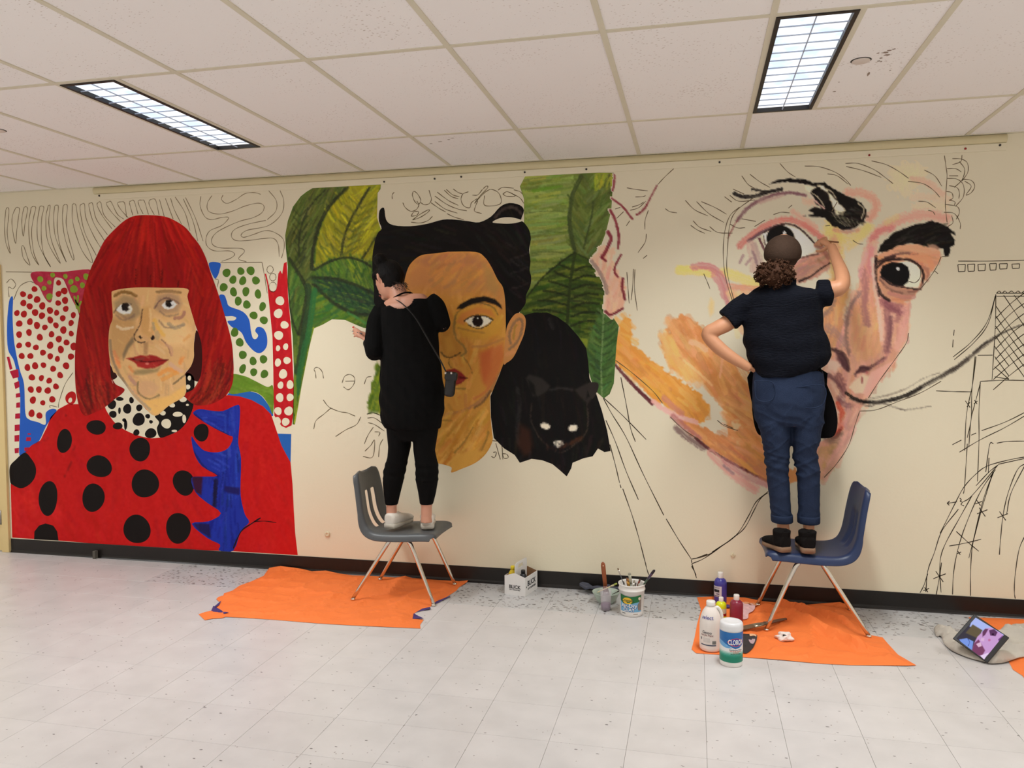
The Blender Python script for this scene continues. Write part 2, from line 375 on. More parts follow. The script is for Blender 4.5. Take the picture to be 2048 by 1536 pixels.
# little stop on the baseboard, capped fixings in the wall
p = on_z(188, 1118)
tag(box('door_stop', p[0] - .011, p[0] + .011, -.045, -.012, 0, .058, mat('stop_grey', (88, 84, 76), .6, .15), None, .003), 'small grey metal stop at the foot of the black baseboard', 'door stop')
for (px, py, r, lab) in ((655, 1068, .020, 'small round painted cap on the wall beside the red portrait'), (1466, 1110, .016, 'small square painted cap on the wall above the paint bottles')):
    p = on_y(px, py); o = lathe('wall_cap', [(r, 0), (r, .006), (r * .8, .010), (r * .3, .0105), (r * .22, .007), (0, .007)], M['cap'], None, 20 if px < 1000 else 4, smooth=px < 1000)
    o.rotation_euler = (math.pi / 2, 0, 0); o.location = (p[0], -.0002, p[2]); tag(o, lab, 'wall cap')
# ------------------------------------------------------------------ the mural: flat paint on the wall
# outlines were read off enlarged crops of the photograph; K turns crop coordinates into photo pixels, wall_xz puts them on the wall
CROPS = dict(a=(0, 360, 3.84), b=(0, 740, 3.84), c=(360, 360, 3.84), d=(300, 740, 3.84), e=(200, 540, 6.4), g=(380, 780, 4.517),
             h=(560, 330, 3.84), i=(860, 330, 3.84), j=(580, 620, 3.84), k=(860, 600, 3.84), l=(1160, 310, 3.84), m=(1440, 310, 3.84),
             n=(1648, 310, 3.84), o=(1648, 640, 3.84), q=(1200, 640, 3.84), r=(1180, 880, 4.5175), s=(1780, 840, 3.84), t=(740, 360, 6.4))
def K(c, pts):
    ox, oy, s = CROPS[c]; P = np.asarray(pts, float).reshape(-1, 2); return np.stack([ox + P[:, 0] / s, oy + P[:, 1] / s], 1)
def J(*parts): return np.vstack(parts)
def ell(c, cx, cy, rx, ry=None, rot=0.0, n=22, wob=0.05):
    ox, oy, s = CROPS[c]; ry = ry or rx; t = np.linspace(0, 2 * math.pi, n, endpoint=False)
    ph = RNG.uniform(0, 6.28, 2); w = 1 + wob * np.sin(2 * t + ph[0]) + wob * .7 * np.sin(3 * t + ph[1])
    x = rx * np.cos(t) * w; y = ry * np.sin(t) * w; cr_, sr_ = math.cos(rot), math.sin(rot)
    return np.stack([ox + (cx + x * cr_ - y * sr_) / s, oy + (cy + x * sr_ + y * cr_) / s], 1)
def light_at(py):                                    # how strongly the wall is lit at that height: read tones are divided by it
    return np.interp(py, [280, 345, 400, 430, 480, 540, 600, 680, 760, 840, 920, 1000, 1120, 1250], [.42, .44, .45, .46, .51, .60, .68, .74, .75, .74, .72, .70, .66, .64])
def albedo(col, py):
    return np.clip(lin(col) / light_at(np.asarray(py))[..., None], 0.004, .93)
BARE = 'bare wall'
def bare(py):                                        # tone of the unpainted wall at that height
    l = lin(WALLC)[None] * light_at(np.asarray(py))[:, None]
    return 255 * np.where(l <= .0031308, l * 12.92, 1.055 * l ** (1 / 2.4) - .055)
_lat = RNG.random((8, 256, 256))
def vnoise(x, y, s=0):
    L_ = _lat[s % 8]; xi, yi = np.floor(x).astype(int), np.floor(y).astype(int); fx, fy = x - xi, y - yi
    fx, fy = fx * fx * (3 - 2 * fx), fy * fy * (3 - 2 * fy); a = lambda u, v: L_[(yi + v) % 256, (xi + u) % 256]
    return (a(0, 0) * (1 - fx) + a(1, 0) * fx) * (1 - fy) + (a(0, 1) * (1 - fx) + a(1, 1) * fx) * fy
def inside(P, poly):
    x, y = P[:, 0], P[:, 1]; ins = np.zeros(len(P), bool); n = len(poly)
    for k in range(n):
        x1, y1 = poly[k]; x2, y2 = poly[(k + 1) % n]
        if y1 == y2: continue
        c = ((y1 > y) != (y2 > y)) & (x < (x2 - x1) * (y - y1) / (y2 - y1) + x1); ins ^= c
    return ins
def edge_dist(P, poly, closed=True):
    d = np.full(len(P), 1e9); n = len(poly)
    for k in range(n if closed else n - 1):
        a, b = poly[k], poly[(k + 1) % n]; ab = b - a; L2 = max(ab @ ab, 1e-9)
        t = np.clip(((P - a) @ ab) / L2, 0, 1); q = P - a - t[:, None] * ab; d = np.minimum(d, np.hypot(q[:, 0], q[:, 1]))
    return d
def sheet(outline, step):
    """triangulated sheet of fine cells inside an outline"""
    O = np.asarray(outline, float); lo, hi = O.min(0), O.max(0)
    gx, gy = np.meshgrid(np.arange(lo[0], hi[0], step), np.arange(lo[1], hi[1], step)); gx[1::2] += step / 2
    P = np.stack([gx.ravel(), gy.ravel()], 1) + RNG.uniform(-.18, .18, (gx.size, 2)) * step
    P = P[inside(P, O)]; P = P[edge_dist(P, O) > step * .45] if len(P) else P
    allp = np.vstack([O, P]); n = len(O)
    r = geometry.delaunay_2d_cdt([Vector(p) for p in allp], [(k, (k + 1) % n) for k in range(n)], [tuple(range(n))] if False else [], 1 if False else 0, 1e-4)
    V = np.array([(v[0], v[1]) for v in r[0]]); F = np.array([f for f in r[2] if len(f) == 3])
    cen = V[F].mean(1); F = F[inside(cen, O)]
    return V, F
class Canvas:
    """colours of a painted sheet, laid on stroke by stroke"""
    def __init__(s, V, base=None):
        s.V = V; s.col = bare(V[:, 1]) if base is None or base is BARE else np.tile(np.asarray(base, float), (len(V), 1)); s.cov = np.full(len(V), 1.0 if base is not None else 0.0); s.k = 0
    def _put(s, idx, a, c):
        a = np.clip(a, 0, 1)[:, None]; s.col[idx] = s.col[idx] * (1 - a) + np.asarray(c, float) * a; s.cov[idx] = np.maximum(s.cov[idx], a[:, 0])
    def fill(s, poly, c, alpha=1.0, soft=2.0, rag=0.0):
        s.k += 1; poly = np.asarray(poly, float); lo, hi = poly.min(0) - soft - rag, poly.max(0) + soft + rag
        idx = np.where((s.V >= lo).all(1) & (s.V <= hi).all(1))[0]
        if not len(idx): return s
        P = s.V[idx]; d = edge_dist(P, poly) * np.where(inside(P, poly), 1, -1)
        if rag: d = d + (vnoise(P[:, 0] / 5, P[:, 1] / 5, s.k) - .5) * 2 * rag
        s._put(idx, alpha * np.clip(d / max(soft, .01) + .5, 0, 1), c); return s
    def stroke(s, pts, w, c, alpha=1.0, soft=1.5, dry=0.25, w2=None, smooth=True):
        s.k += 1; L = cr(pts, False, 6) if smooth and len(pts) > 2 else np.asarray(pts, float)
        w2 = w if w2 is None else w2; W_ = max(w, w2); lo, hi = L.min(0) - W_, L.max(0) + W_
        idx = np.where((s.V >= lo).all(1) & (s.V <= hi).all(1))[0]
        if not len(idx): return s
        P = s.V[idx]; best = np.full(len(P), 1e9); al = np.zeros(len(P)); sd = np.zeros(len(P)); acc = 0.0
        seg = np.hypot(*(L[1:] - L[:-1]).T); tot = max(seg.sum(), 1e-6)
        for k in range(len(L) - 1):
            a, ab = L[k], L[k + 1] - L[k]; l2 = max(ab @ ab, 1e-9); t = np.clip(((P - a) @ ab) / l2, 0, 1); q = P - a - t[:, None] * ab; d = np.hypot(q[:, 0], q[:, 1])
            u = d < best; best[u] = d[u]; al[u] = acc + t[u] * seg[k]; sd[u] = (np.sign(ab[0] * q[:, 1] - ab[1] * q[:, 0]) * d)[u]; acc += seg[k]
        ww = (w + (w2 - w) * al / tot) / 2
        n1 = vnoise(sd / 1.6 + 40 + 3 * s.k, al / 22, s.k); n2 = vnoise(P[:, 0] / 3, P[:, 1] / 3, s.k + 3)
        e = (ww - best + (n2 - .5) * soft) / max(soft, .1)
        a = alpha * np.clip(e + .3, 0, 1) * (1 - dry * np.clip((n1 - .45) * 3, 0, 1)); s._put(idx, a, c); return s
    def field(s, poly, n, ang, length, w, pal, alpha=.6, seed=1, dry=.35, curve=0.0, jit=.2):
        """many short strokes inside a region; ang is a number or a function of position (degrees, photo space)"""
        r = np.random.default_rng(seed); poly = np.asarray(poly, float); lo, hi = poly.min(0), poly.max(0); got = 0
        for _ in range(n * 6):
            if got >= n: break
            p = r.uniform(lo, hi)
            if not inside(p[None], poly)[0]: continue
            got += 1; t = math.radians((ang(p) if callable(ang) else ang) + r.normal(0, jit * 40)); L = length * r.uniform(.6, 1.4); d = np.array([math.cos(t), math.sin(t)]); nn = np.array([-d[1], d[0]])
            q = [p - d * L / 2, p + nn * curve * L * r.uniform(-1, 1), p + d * L / 2]; c = np.asarray(pal[r.integers(len(pal))], float) + r.normal(0, 5, 3)
            q = [x for x in q]
            s.stroke(q, w * r.uniform(.6, 1.3), c, alpha * r.uniform(.6, 1), 1.5, dry, smooth=False)
        return s
    def grain(s, amt=6, sx=3.0, sy=3.0):
        n = vnoise(s.V[:, 0] / sx, s.V[:, 1] / sy, 2) - .5; s.col = s.col + (n * 2 * amt)[:, None]; return s
LAYER = [0]
def paint_mesh(name, V, F, col, parent, off):
    x, z = wall_xz(V); me = bpy.data.meshes.new(name)
    F = np.asarray(F)
    co = np.stack([x, np.full(len(x), -off), z], 1)
    e1, e2 = co[F[:, 1]] - co[F[:, 0]], co[F[:, 2]] - co[F[:, 0]]; ny = e1[:, 2] * e2[:, 0] - e1[:, 0] * e2[:, 2]
    F = np.where((ny > 0)[:, None], F[:, ::-1], F)
    me.vertices.add(len(co)); me.vertices.foreach_set('co', co.ravel()); me.loops.add(F.size); me.loops.foreach_set('vertex_index', F.ravel().astype(np.int32))
    me.polygons.add(len(F)); me.polygons.foreach_set('loop_start', np.arange(0, F.size, 3, dtype=np.int32)); me.update(calc_edges=True); me.validate()
    ca = me.color_attributes.new('Col', 'FLOAT_COLOR', 'POINT'); A = np.ones((len(co), 4)); A[:, :3] = albedo(np.clip(col, 0, 255), V[:, 1]); ca.data.foreach_set('color', A.ravel())
    me.materials.append(M['paint']); o = bpy.data.objects.new(name, me); COL.objects.link(o)
    if parent is not None: o.parent = parent
    return o
def shape(name, outline, c, parent, off, smooth=True, step=None, fn=None, n=5):
    """one painted shape; step gives it fine cells so that fn can brush colours over it"""
    O = cr(outline, True, n) if smooth else np.asarray(outline, float)
    if step is None: step = max(6.0, (O.max(0) - O.min(0)).max() / 6)
    V, F = sheet(O, step); cv = Canvas(V, c)
    if fn: fn(cv)
    return paint_mesh(name, V, F, cv.col, parent, off)
def loose(name, x0, y0, x1, y1, step, fn, parent, off):
    """loose brushwork with bare wall showing between: only painted cells are kept"""
    gx, gy = np.meshgrid(np.arange(x0, x1, step), np.arange(y0, y1, step)); h, w = gx.shape
    V = np.stack([gx.ravel(), gy.ravel()], 1); cv = Canvas(V); fn(cv)
    q = np.arange(h * w).reshape(h, w); a, b, c, d = q[:-1, :-1].ravel(), q[:-1, 1:].ravel(), q[1:, 1:].ravel(), q[1:, :-1].ravel()
    F = np.vstack([np.stack([a, b, c], 1), np.stack([a, c, d], 1)]); F = F[(cv.cov[F] > .12).any(1)]
    keep, inv = np.unique(F, return_inverse=True); inv = inv.reshape(F.shape)
    return paint_mesh(name, V[keep], inv, cv.col[keep], parent, off)
def lines(name, L, parent, off, c=(72, 62, 46), w=1.7, taper=False):
    """marker lines: thin flat ribbons; each entry is points or (points, width, colour)"""
    VV, FF, CC = [], [], []
    for en in L:
        pts, ww, cc = (en if isinstance(en, tuple) else (en, w, c))
        P = cr(pts, False, 6) if len(pts) > 2 else np.asarray(pts, float)
        if len(P) < 2: continue
        d = np.gradient(P, axis=0); d /= np.maximum(np.hypot(d[:, 0], d[:, 1]), 1e-6)[:, None]; nn = np.stack([-d[:, 1], d[:, 0]], 1)
        wv = ww / 2 * (1 + .25 * np.sin(np.arange(len(P)) * .9)); 
        if taper: wv = wv * np.clip(np.minimum(np.linspace(.25, 4, len(P)), np.linspace(4, .25, len(P))), 0, 1)
        b = len(VV)
        for k in range(len(P)):
            VV.append(P[k] + nn[k] * wv[k]); VV.append(P[k] - nn[k] * wv[k]); CC += [cc, cc]
        for k in range(len(P) - 1):
            i = b + 2 * k; FF += [(i, i + 1, i + 3), (i, i + 3, i + 2)]
    return tag(paint_mesh(name, np.array(VV), np.array(FF), np.array(CC, float), parent, off), kind='stuff')
def mural(name, px, py, label):
    return empty(name, (0, 0, 0), 0, label, 'mural')
U = .00035                                            # thickness step between coats of paint

# ---- portrait with red bobbed hair
A_ = mural('mural_portrait', 300, 1090, 'painted portrait with red bobbed hair and black-dotted red jacket on the wall')
RED, BLK = (172, 18, 18), (18, 13, 12)
HAIR = J(K('b', [(700, 338), (650, 350), (615, 300), (590, 200), (577, 60)]), K('a', [(578, 1300), (600, 1100), (640, 880), (690, 700), (740, 590), (800, 470), (870, 390), (960, 310), (1040, 275), (1150, 270), (1260, 280), (1340, 310), (1430, 370), (1500, 460)]),
         K('c', [(80, 410), (150, 500), (200, 600), (240, 720), (290, 860), (330, 990), (370, 1130), (400, 1260), (412, 1420)]), K('d', [(642, 20), (640, 70), (625, 130), (590, 190), (520, 240), (440, 268), (340, 265), (262, 190), (330, 150)]),
         K('e', [(1270, 1400), (1300, 1300), (1310, 1100), (1290, 900), (1220, 700), (1150, 480), (1115, 340), (1113, 250), (1000, 240), (820, 235), (700, 265), (600, 280), (500, 270), (440, 240), (190, 268), (155, 330), (165, 600), (130, 720), (115, 850), (115, 1000), (130, 1200), (140, 1360), (170, 1460)]),
         K('b', [(860, 60), (890, 110), (955, 145), (940, 180), (880, 225), (800, 290)]))
JACK = J(K('b', [(94, 1287), (88, 1100), (82, 880), (120, 760), (190, 635), (240, 580), (310, 540), (360, 440), (390, 360), (450, 300), (520, 262), (600, 262), (700, 270), (900, 230)]), K('d', [(300, 240), (500, 205), (600, 193), (690, 203), (780, 230), (870, 280), (930, 340), (960, 430), (1010, 580), (1080, 710), (1095, 880), (1105, 1080), (1115, 1250), (1135, 1422)]), K('d', [(640, 1392), (0, 1368)]), K('b', [(450, 1310)]))
def f_jack(c):
    c.field(JACK, 420, lambda p: 80 + 20 * math.sin(p[0] * .03), 26, 9, [(160, 18, 18), (178, 24, 22), (150, 16, 18), (185, 28, 26)], .35, 3)
    c.field(K('b', [(85, 880), (450, 1000), (450, 1300), (90, 1290)]), 60, 70, 24, 9, [(192, 34, 34), (180, 26, 30)], .4, 4)
    for L in ([(505, 345), (540, 385)], [(300, 560), (350, 540), (385, 505)], [(560, 670), (520, 770), (450, 885)], [(575, 560), (570, 610)]): c.stroke(K('b', L), 2.4, (110, 14, 14), .8, 1)
    c.grain(5, 2.5, 2.5)
shape('jacket', JACK, RED, A_, U, False, 4.5, f_jack)
def f_hair(c):
    top = K('a', [(1150, 275)])[0]
    def ang(p):
        d = p - (top + np.array([0, -70])); a = math.degrees(math.atan2(d[1], d[0])); return a if p[1] < 560 else 90 + (p[0] - 305) * .10
    c.fill(K('e', [(150, 240), (1115, 240), (1150, 480), (1000, -100), (500, -300), (300, -100)]), (118, 14, 12), .6, 40)
    c.field(HAIR, 520, ang, 70, 4.5, [(138, 16, 14), (112, 10, 9), (158, 24, 18), (90, 8, 8), (170, 34, 22), (126, 16, 12)], .55, 5, jit=.08)
    c.field(K('b', [(640, 60), (900, 150), (900, 210), (700, 340), (640, 340)]), 60, lambda p: 90 - max(0, (p[1] - 760)) * .5, 50, 3, [(150, 46, 26), (88, 18, 12), (60, 12, 10), (178, 60, 36)], .6, 6, jit=.1)
    c.field(K('d', [(440, 0), (640, 0), (620, 140), (440, 265), (300, 240), (270, 190), (380, 120)]), 90, lambda p: 100 + max(0, (p[1] - 755)) * .9, 50, 3, [(150, 46, 26), (88, 18, 12), (60, 12, 10), (178, 66, 36)], .6, 7, jit=.1)
    for (x, y0, y1) in ((455, 0, 180), (640, 60, 200), (790, 0, 170), (1000, 130, 220)): c.stroke(K('e', [(x + 8, y0), (x, y1)]), 2.6, (60, 6, 6), .8, 1.5)
shape('hair', HAIR, (138, 15, 13), A_, 3 * U, True, 2.8, f_hair, 4)
shape('hair_shadow', K('e', [(1235, 770), (1210, 900), (1200, 1000), (1190, 1150), (1150, 1250), (1095, 1320), (1105, 1360), (1270, 1430), (1320, 1300), (1320, 1100), (1300, 900)]), (48, 14, 12), A_, 2 * U)
shape('hair_shadow', K('e', [(110, 1200), (120, 1400), (220, 1370), (170, 1280)]), (44, 12, 10), A_, 2 * U)
NECK = J(K('e', [(150, 330), (185, 262), (450, 225), (820, 228), (1118, 240), (1120, 340), (1155, 480), (1228, 740), (1212, 850), (1203, 1000), (1203, 1120), (1160, 1240), (1095, 1315)]), K('b', [(1428, 90), (1420, 195), (1300, 272), (1192, 352), (1100, 275), (1020, 195), (950, 95), (890, 25)]), K('e', [(170, 1300), (128, 1150), (112, 1000), (112, 850), (128, 720), (165, 600)]))
def f_face(c):
    E = lambda *p: K('e', p)
    c.field(NECK, 200, lambda p: 60 + 40 * math.sin(p[0] * .05 + p[1] * .03), 16, 5, [(206, 164, 112), (190, 146, 98), (216, 178, 128), (180, 138, 96)], .5, 8)
    c.fill(E((130, 620), (420, 560), (470, 760), (420, 950), (330, 1080), (250, 1180), (150, 1050), (118, 850)), (176, 134, 84), .75, 14)          # shaded cheek
    c.fill(E((700, 600), (1100, 700), (1180, 800), (1100, 960), (860, 980), (760, 800)), (224, 184, 130), .8, 16)
    c.fill(E((540, 480), (640, 470), (690, 780), (640, 880), (520, 800), (510, 650)), (190, 142, 84), .7, 8)                                  # nose
    c.stroke(E((640, 500), (650, 640), (640, 780)), 6, (226, 188, 134), .8, 3)
    c.fill(E((180, 420), (300, 320), (430, 350), (500, 450), (530, 560), (430, 640), (330, 640), (210, 560)), (150, 126, 92), .8, 8)               # eye sockets
    c.fill(E((700, 480), (740, 330), (880, 290), (1010, 330), (1050, 430), (1000, 540), (840, 560), (760, 540)), (160, 128, 100), .75, 8)
    c.stroke(E((180, 540), (250, 470), (330, 430), (400, 440)), 4, (70, 56, 44), .8)
    c.stroke(E((700, 490), (760, 400), (850, 360), (960, 390), (1010, 430)), 4, (92, 66, 62), .8)
    c.fill(E((205, 510), (270, 440), (380, 430), (420, 500), (390, 560), (300, 568), (240, 540)), (226, 222, 206), 1, 1.5)
    c.fill(E((790, 450), (850, 390), (940, 395), (985, 440), (940, 490), (870, 508), (820, 490)), (220, 216, 206), 1, 1.5)
    c.fill(E((275, 470), (290, 425), (350, 420), (385, 450), (385, 500), (340, 528), (290, 515)), (22, 14, 12), 1, 1.2); c.fill(E((355, 470), (385, 455), (395, 490), (370, 500)), (226, 222, 210), 1, 1)
    c.fill(E((835, 430), (850, 385), (910, 380), (940, 410), (935, 450), (890, 480), (850, 465)), (22, 14, 12), 1, 1.2); c.fill(E((900, 415), (930, 400), (950, 430), (925, 455)), (226, 222, 212), 1, 1)
    c.stroke(E((190, 330), (270, 285), (370, 290), (465, 330)), 7, (122, 88, 44), .9); c.stroke(E((730, 280), (860, 270), (1030, 290)), 6, (128, 98, 62), .8)
    for L in ([(210, 580), (300, 640), (440, 590)], [(300, 600), (380, 610), (440, 570)], [(770, 530), (860, 590), (1000, 570)], [(760, 650), (860, 740), (1080, 700)]): c.stroke(E(*L), 4, (128, 102, 84), .7, 2)
    c.stroke(E((960, 620), (1050, 600), (1080, 540)), 7, (148, 98, 88), .7); c.stroke(E((880, 690), (960, 740), (1070, 700)), 8, (150, 132, 108), .8); c.stroke(E((220, 720), (300, 755), (420, 735)), 6, (216, 200, 168), .8)
    c.stroke(E((545, 500), (520, 680), (480, 760), (440, 830)), 2.5, (66, 44, 36), .8, 1); c.stroke(E((440, 820), (450, 890), (520, 930), (580, 920)), 3, (60, 44, 36), .8, 1)
    c.fill(E((490, 850), (520, 840), (545, 870), (520, 885)), (36, 22, 20), 1, 1.2); c.fill(E((650, 870), (675, 830), (705, 850), (695, 890), (660, 900)), (36, 22, 20), 1, 1.2)
    c.fill(E((700, 790), (750, 770), (775, 830), (750, 900), (710, 890)), (182, 152, 110), .9, 3); c.stroke(E((700, 640), (740, 730), (820, 840)), 8, (226, 168, 76), .7, 3); c.stroke(E((680, 680), (690, 760)), 6, (160, 142, 110), .8)
    c.fill(E((420, 850), (440, 920), (370, 1000), (330, 1090), (300, 1160), (290, 1080), (340, 960)), (110, 94, 72), .8, 4)
    c.fill(E((560, 930), (620, 920), (610, 1090), (560, 1080)), (150, 112, 78), .7, 4)
    c.stroke(E((790, 890), (870, 980), (910, 1100)), 3, (120, 78, 66), .8, 1); c.stroke(E((850, 960), (910, 1000), (920, 1090)), 7, (190, 142, 112), .8)
    c.fill(E((330, 1130), (420, 1120), (520, 1090), (600, 1100), (640, 1085), (720, 1100), (800, 1140), (880, 1150), (800, 1210), (700, 1255), (600, 1265), (500, 1240), (440, 1180)), (140, 26, 26), .95, 2)
    c.stroke(E((400, 1135), (520, 1165), (620, 1175), (760, 1160), (870, 1152)), 3, (76, 14, 16), .9, 1); c.stroke(E((500, 1215), (600, 1225), (720, 1210)), 9, (172, 50, 44), .6); c.fill(ell('e', 605, 1200, 22, 16), (206, 120, 106), .8, 2); c.stroke(E((470, 1150), (560, 1130)), 6, (120, 60, 50), .6)
    c.fill(E((420, 1290), (560, 1270), (720, 1260), (780, 1230), (740, 1300), (560, 1340), (440, 1340)), (128, 112, 76), .75, 5)
    for (L, cc, w_) in (([(760, 1330), (860, 1280), (960, 1290)], (216, 136, 62), 10), ([(800, 1400), (900, 1350), (990, 1310)], (214, 142, 66), 9), ([(1030, 1190), (1060, 1130)], (214, 128, 60), 9), ([(180, 1050), (240, 1180)], (196, 122, 78), 9), ([(200, 1140), (250, 1240)], (216, 130, 76), 8), ([(1080, 900), (1150, 840)], (206, 146, 84), 7), ([(380, 1240), (420, 1300)], (206, 124, 70), 7)): c.stroke(E(*L), w_, cc, .7, 3)
    c.stroke(E((130, 900), (150, 1100), (230, 1300), (340, 1480)), 6, (124, 106, 86), .8); c.stroke(E((940, 1460), (1030, 1390), (1095, 1340)), 4, (96, 82, 60), .8); c.stroke(E((900, 1200), (980, 1260), (1040, 1290)), 9, (196, 156, 130), .8)
    c.fill(E((480, 1480), (560, 1410), (680, 1430), (760, 1500), (700, 1600), (560, 1620), (490, 1560)), (196, 152, 112), .8, 5); c.stroke(E((490, 1430), (480, 1520), (520, 1600), (640, 1650), (760, 1600)), 4, (120, 100, 70), .8); c.stroke(E((380, 1370), (450, 1460)), 8, (168, 126, 112), .7)
    c.fill(K('b', [(1100, 240), (1300, 200), (1420, 120), (1420, 195), (1300, 272), (1192, 350)]), (220, 172, 96), .8, 5); c.stroke(K('b', [(960, 100), (1040, 200), (1150, 300)]), 6, (158, 138, 116), .8)
    c.field(NECK, 90, 30, 12, 3.5, [(206, 164, 112), (190, 140, 100), (222, 180, 120)], .25, 9)
shape('face', NECK, (204, 162, 110), A_, 4 * U, True, 1.9, f_face, 4)
COLLAR = J(K('b', [(808, 285), (830, 250), (870, 60), (900, 40), (960, 100), (1040, 200), (1192, 340), (1420, 180), (1430, 30), (1490, 60), (1490, 200), (1482, 290), (1440, 390), (1380, 460), (1300, 500), (1220, 520), (1130, 520), (1000, 480), (900, 420), (845, 355)]))
shape('collar', COLLAR, BARE, A_, 1.6 * U, True)
shape('collar_black_half', K('b', [(1192, 345), (1300, 270), (1420, 185), (1430, 30), (1490, 60), (1490, 200), (1482, 290), (1440, 390), (1380, 460), (1300, 500), (1230, 518), (1205, 450), (1222, 400)]), BLK, A_, 2 * U)
for (cx, cy, rx, ry) in ((860, 265, 34, 34), (920, 222, 28, 16), (868, 340, 30, 26), (978, 298, 33, 36), (918, 312, 10, 26), (1066, 380, 48, 48), (1070, 290, 24, 26), (1010, 232, 18, 24), (905, 430, 36, 28), (965, 420, 12, 42), (1048, 480, 24, 24), (1158, 486, 44, 38), (1135, 355, 18, 18), (1160, 398, 14, 14), (955, 385, 16, 14)):
    shape('collar_dot', ell('b', cx, cy, rx, ry), BLK, A_, 2.1 * U)
for (cx, cy, rx, ry) in ((1278, 412, 36, 38), (1365, 340, 40, 18), (1415, 375, 14, 34), (1405, 225, 28, 22), (1322, 270, 22, 18), (1445, 130, 16, 20), (1455, 62, 14, 18), (1440, 268, 12, 8), (1340, 468, 20, 10), (1250, 330, 24, 18)):
    shape('collar_dot', ell('b', cx, cy, rx, ry), BARE, A_, 2.3 * U)
for en in ((740, 440, 74, 56, 0), (495, 545, 58, 90, .1), (763, 740, 96, 84, .2), (1075, 610, 82, 88, 0), (370, 985, 74, 130, .1), (717, 980, 88, 106, 0), (1115, 872, 102, 111, 0), (1412, 866, 82, 98, -.2), (1052, 1222, 100, 114, -.25), (1370, 1214, 92, 122, 0)):
    shape('jacket_dot', ell('b', *en[:4], rot=en[4], wob=.035), BLK, A_, 1.8 * U)
shape('jacket_dot', ell('d', 395, 480, 60, 65), BLK, A_, 2.6 * U)
shape('jacket_dot', K('b', [(76, 745), (120, 690), (190, 635), (240, 680), (275, 745), (270, 820), (225, 880), (160, 908), (95, 880), (78, 850)]), BLK, A_, 1.8 * U)
shape('jacket_dot', K('b', [(262, 1300), (265, 1240), (300, 1195), (350, 1178), (410, 1195), (440, 1240), (450, 1310)]), BLK, A_, 1.8 * U, False)
BLUE = K('d', [(333, 325), (380, 300), (470, 312), (560, 315), (650, 275), (690, 280), (688, 420), (678, 560), (700, 680), (695, 900), (702, 1000), (730, 1110), (762, 1170), (700, 1235), (640, 1388), (530, 1385), (538, 1340), (440, 1290), (320, 1180), (450, 1162), (545, 1100), (440, 1020), (350, 940), (318, 830), (400, 818), (518, 812), (400, 740), (340, 640), (318, 510), (360, 565), (420, 620), (520, 632), (600, 600), (638, 520), (600, 500), (500, 450), (400, 390), (345, 350)])
def f_blue(c):
    c.field(K('d', [(560, 300), (690, 280), (700, 1380), (540, 1380)]), 90, 88, 34, 4, [(32, 50, 150), (16, 28, 112), (44, 70, 170), (14, 24, 90)], .6, 11, jit=.1)
    c.field(K('d', [(330, 310), (560, 320), (560, 820), (330, 560)]), 70, lambda p: 20 if p[1] < 850 else 25, 24, 4, [(36, 56, 156), (16, 28, 112), (60, 84, 176)], .55, 12)
    c.field(K('d', [(330, 820), (560, 820), (560, 1320), (330, 1180)]), 60, 95, 24, 4, [(30, 44, 160), (14, 20, 100)], .55, 13)
    c.fill(K('d', [(318, 815), (405, 820), (395, 960), (345, 935)]), (52, 12, 30), .9, 3); c.stroke(K('d', [(505, 850), (500, 960), (495, 1050)]), 9, (18, 12, 40), .9); c.fill(K('d', [(575, 890), (690, 905), (690, 960), (600, 945), (570, 920)]), (24, 18, 74), .85, 3); c.fill(K('d', [(330, 1178), (455, 1180), (470, 1290), (380, 1240)]), (26, 18, 60), .85, 3)
    c.stroke(K('d', [(345, 340), (450, 430), (600, 500), (625, 550)]), 4, (18, 14, 60), .8); c.stroke(K('d', [(330, 620), (420, 750), (520, 812)]), 4, (18, 14, 60), .8)
shape('blue_figure', BLUE, (26, 42, 138), A_, 2.4 * U, True, 2.6, f_blue, 3)
lines('jacket_line', [(K('d', [(640, 1370), (700, 1240), (780, 1180), (850, 1135)]), 2.6, (30, 12, 24)), (K('d', [(800, 1165), (880, 1160), (970, 1172)]), 1.6, (60, 10, 12))], A_, 2.7 * U)

# patterned ground around it
B_ = mural('mural_pattern', 80, 800, 'painted dots, stripes and blue bands around the red-haired portrait')
MAG = K('a', [(248, 708), (470, 706), (710, 694), (660, 850), (620, 1045), (590, 985), (545, 900), (500, 790), (480, 760), (450, 750), (420, 756), (408, 830), (398, 925), (375, 940), (340, 900), (300, 820), (262, 790)])
shape('magenta_patch', MAG, (160, 40, 62), B_, U, True, 3.0, lambda c: c.field(MAG, 120, 40, 10, 5, [(150, 34, 54), (184, 70, 86), (140, 28, 50)], .5, 14))
for (cx, cy, r) in ((310, 762, 22), (405, 730, 18), (380, 787, 16), (338, 832, 18), (380, 895, 24), (503, 740, 17), (545, 782, 20), (594, 760, 17), (568, 838, 28), (633, 808, 20), (663, 742, 23)):
    shape('green_dot', ell('a', cx, cy, r, r * 1.08), (118, 140, 44), B_, 2 * U, True, 2.5, lambda c: c.field(c.V[[0, 4, 8, 12, 16]], 3, 40, 6, 3, [(88, 110, 40), (150, 170, 60)], .6, 15))
lines('green_sprig', [(K('a', p), 3.5, (120, 140, 48)) for p in ([(570, 890), (585, 940), (590, 990)], [(600, 885), (598, 950), (612, 1020)], [(625, 930), (605, 970)], [(575, 920), (600, 960)])], B_, 2 * U)
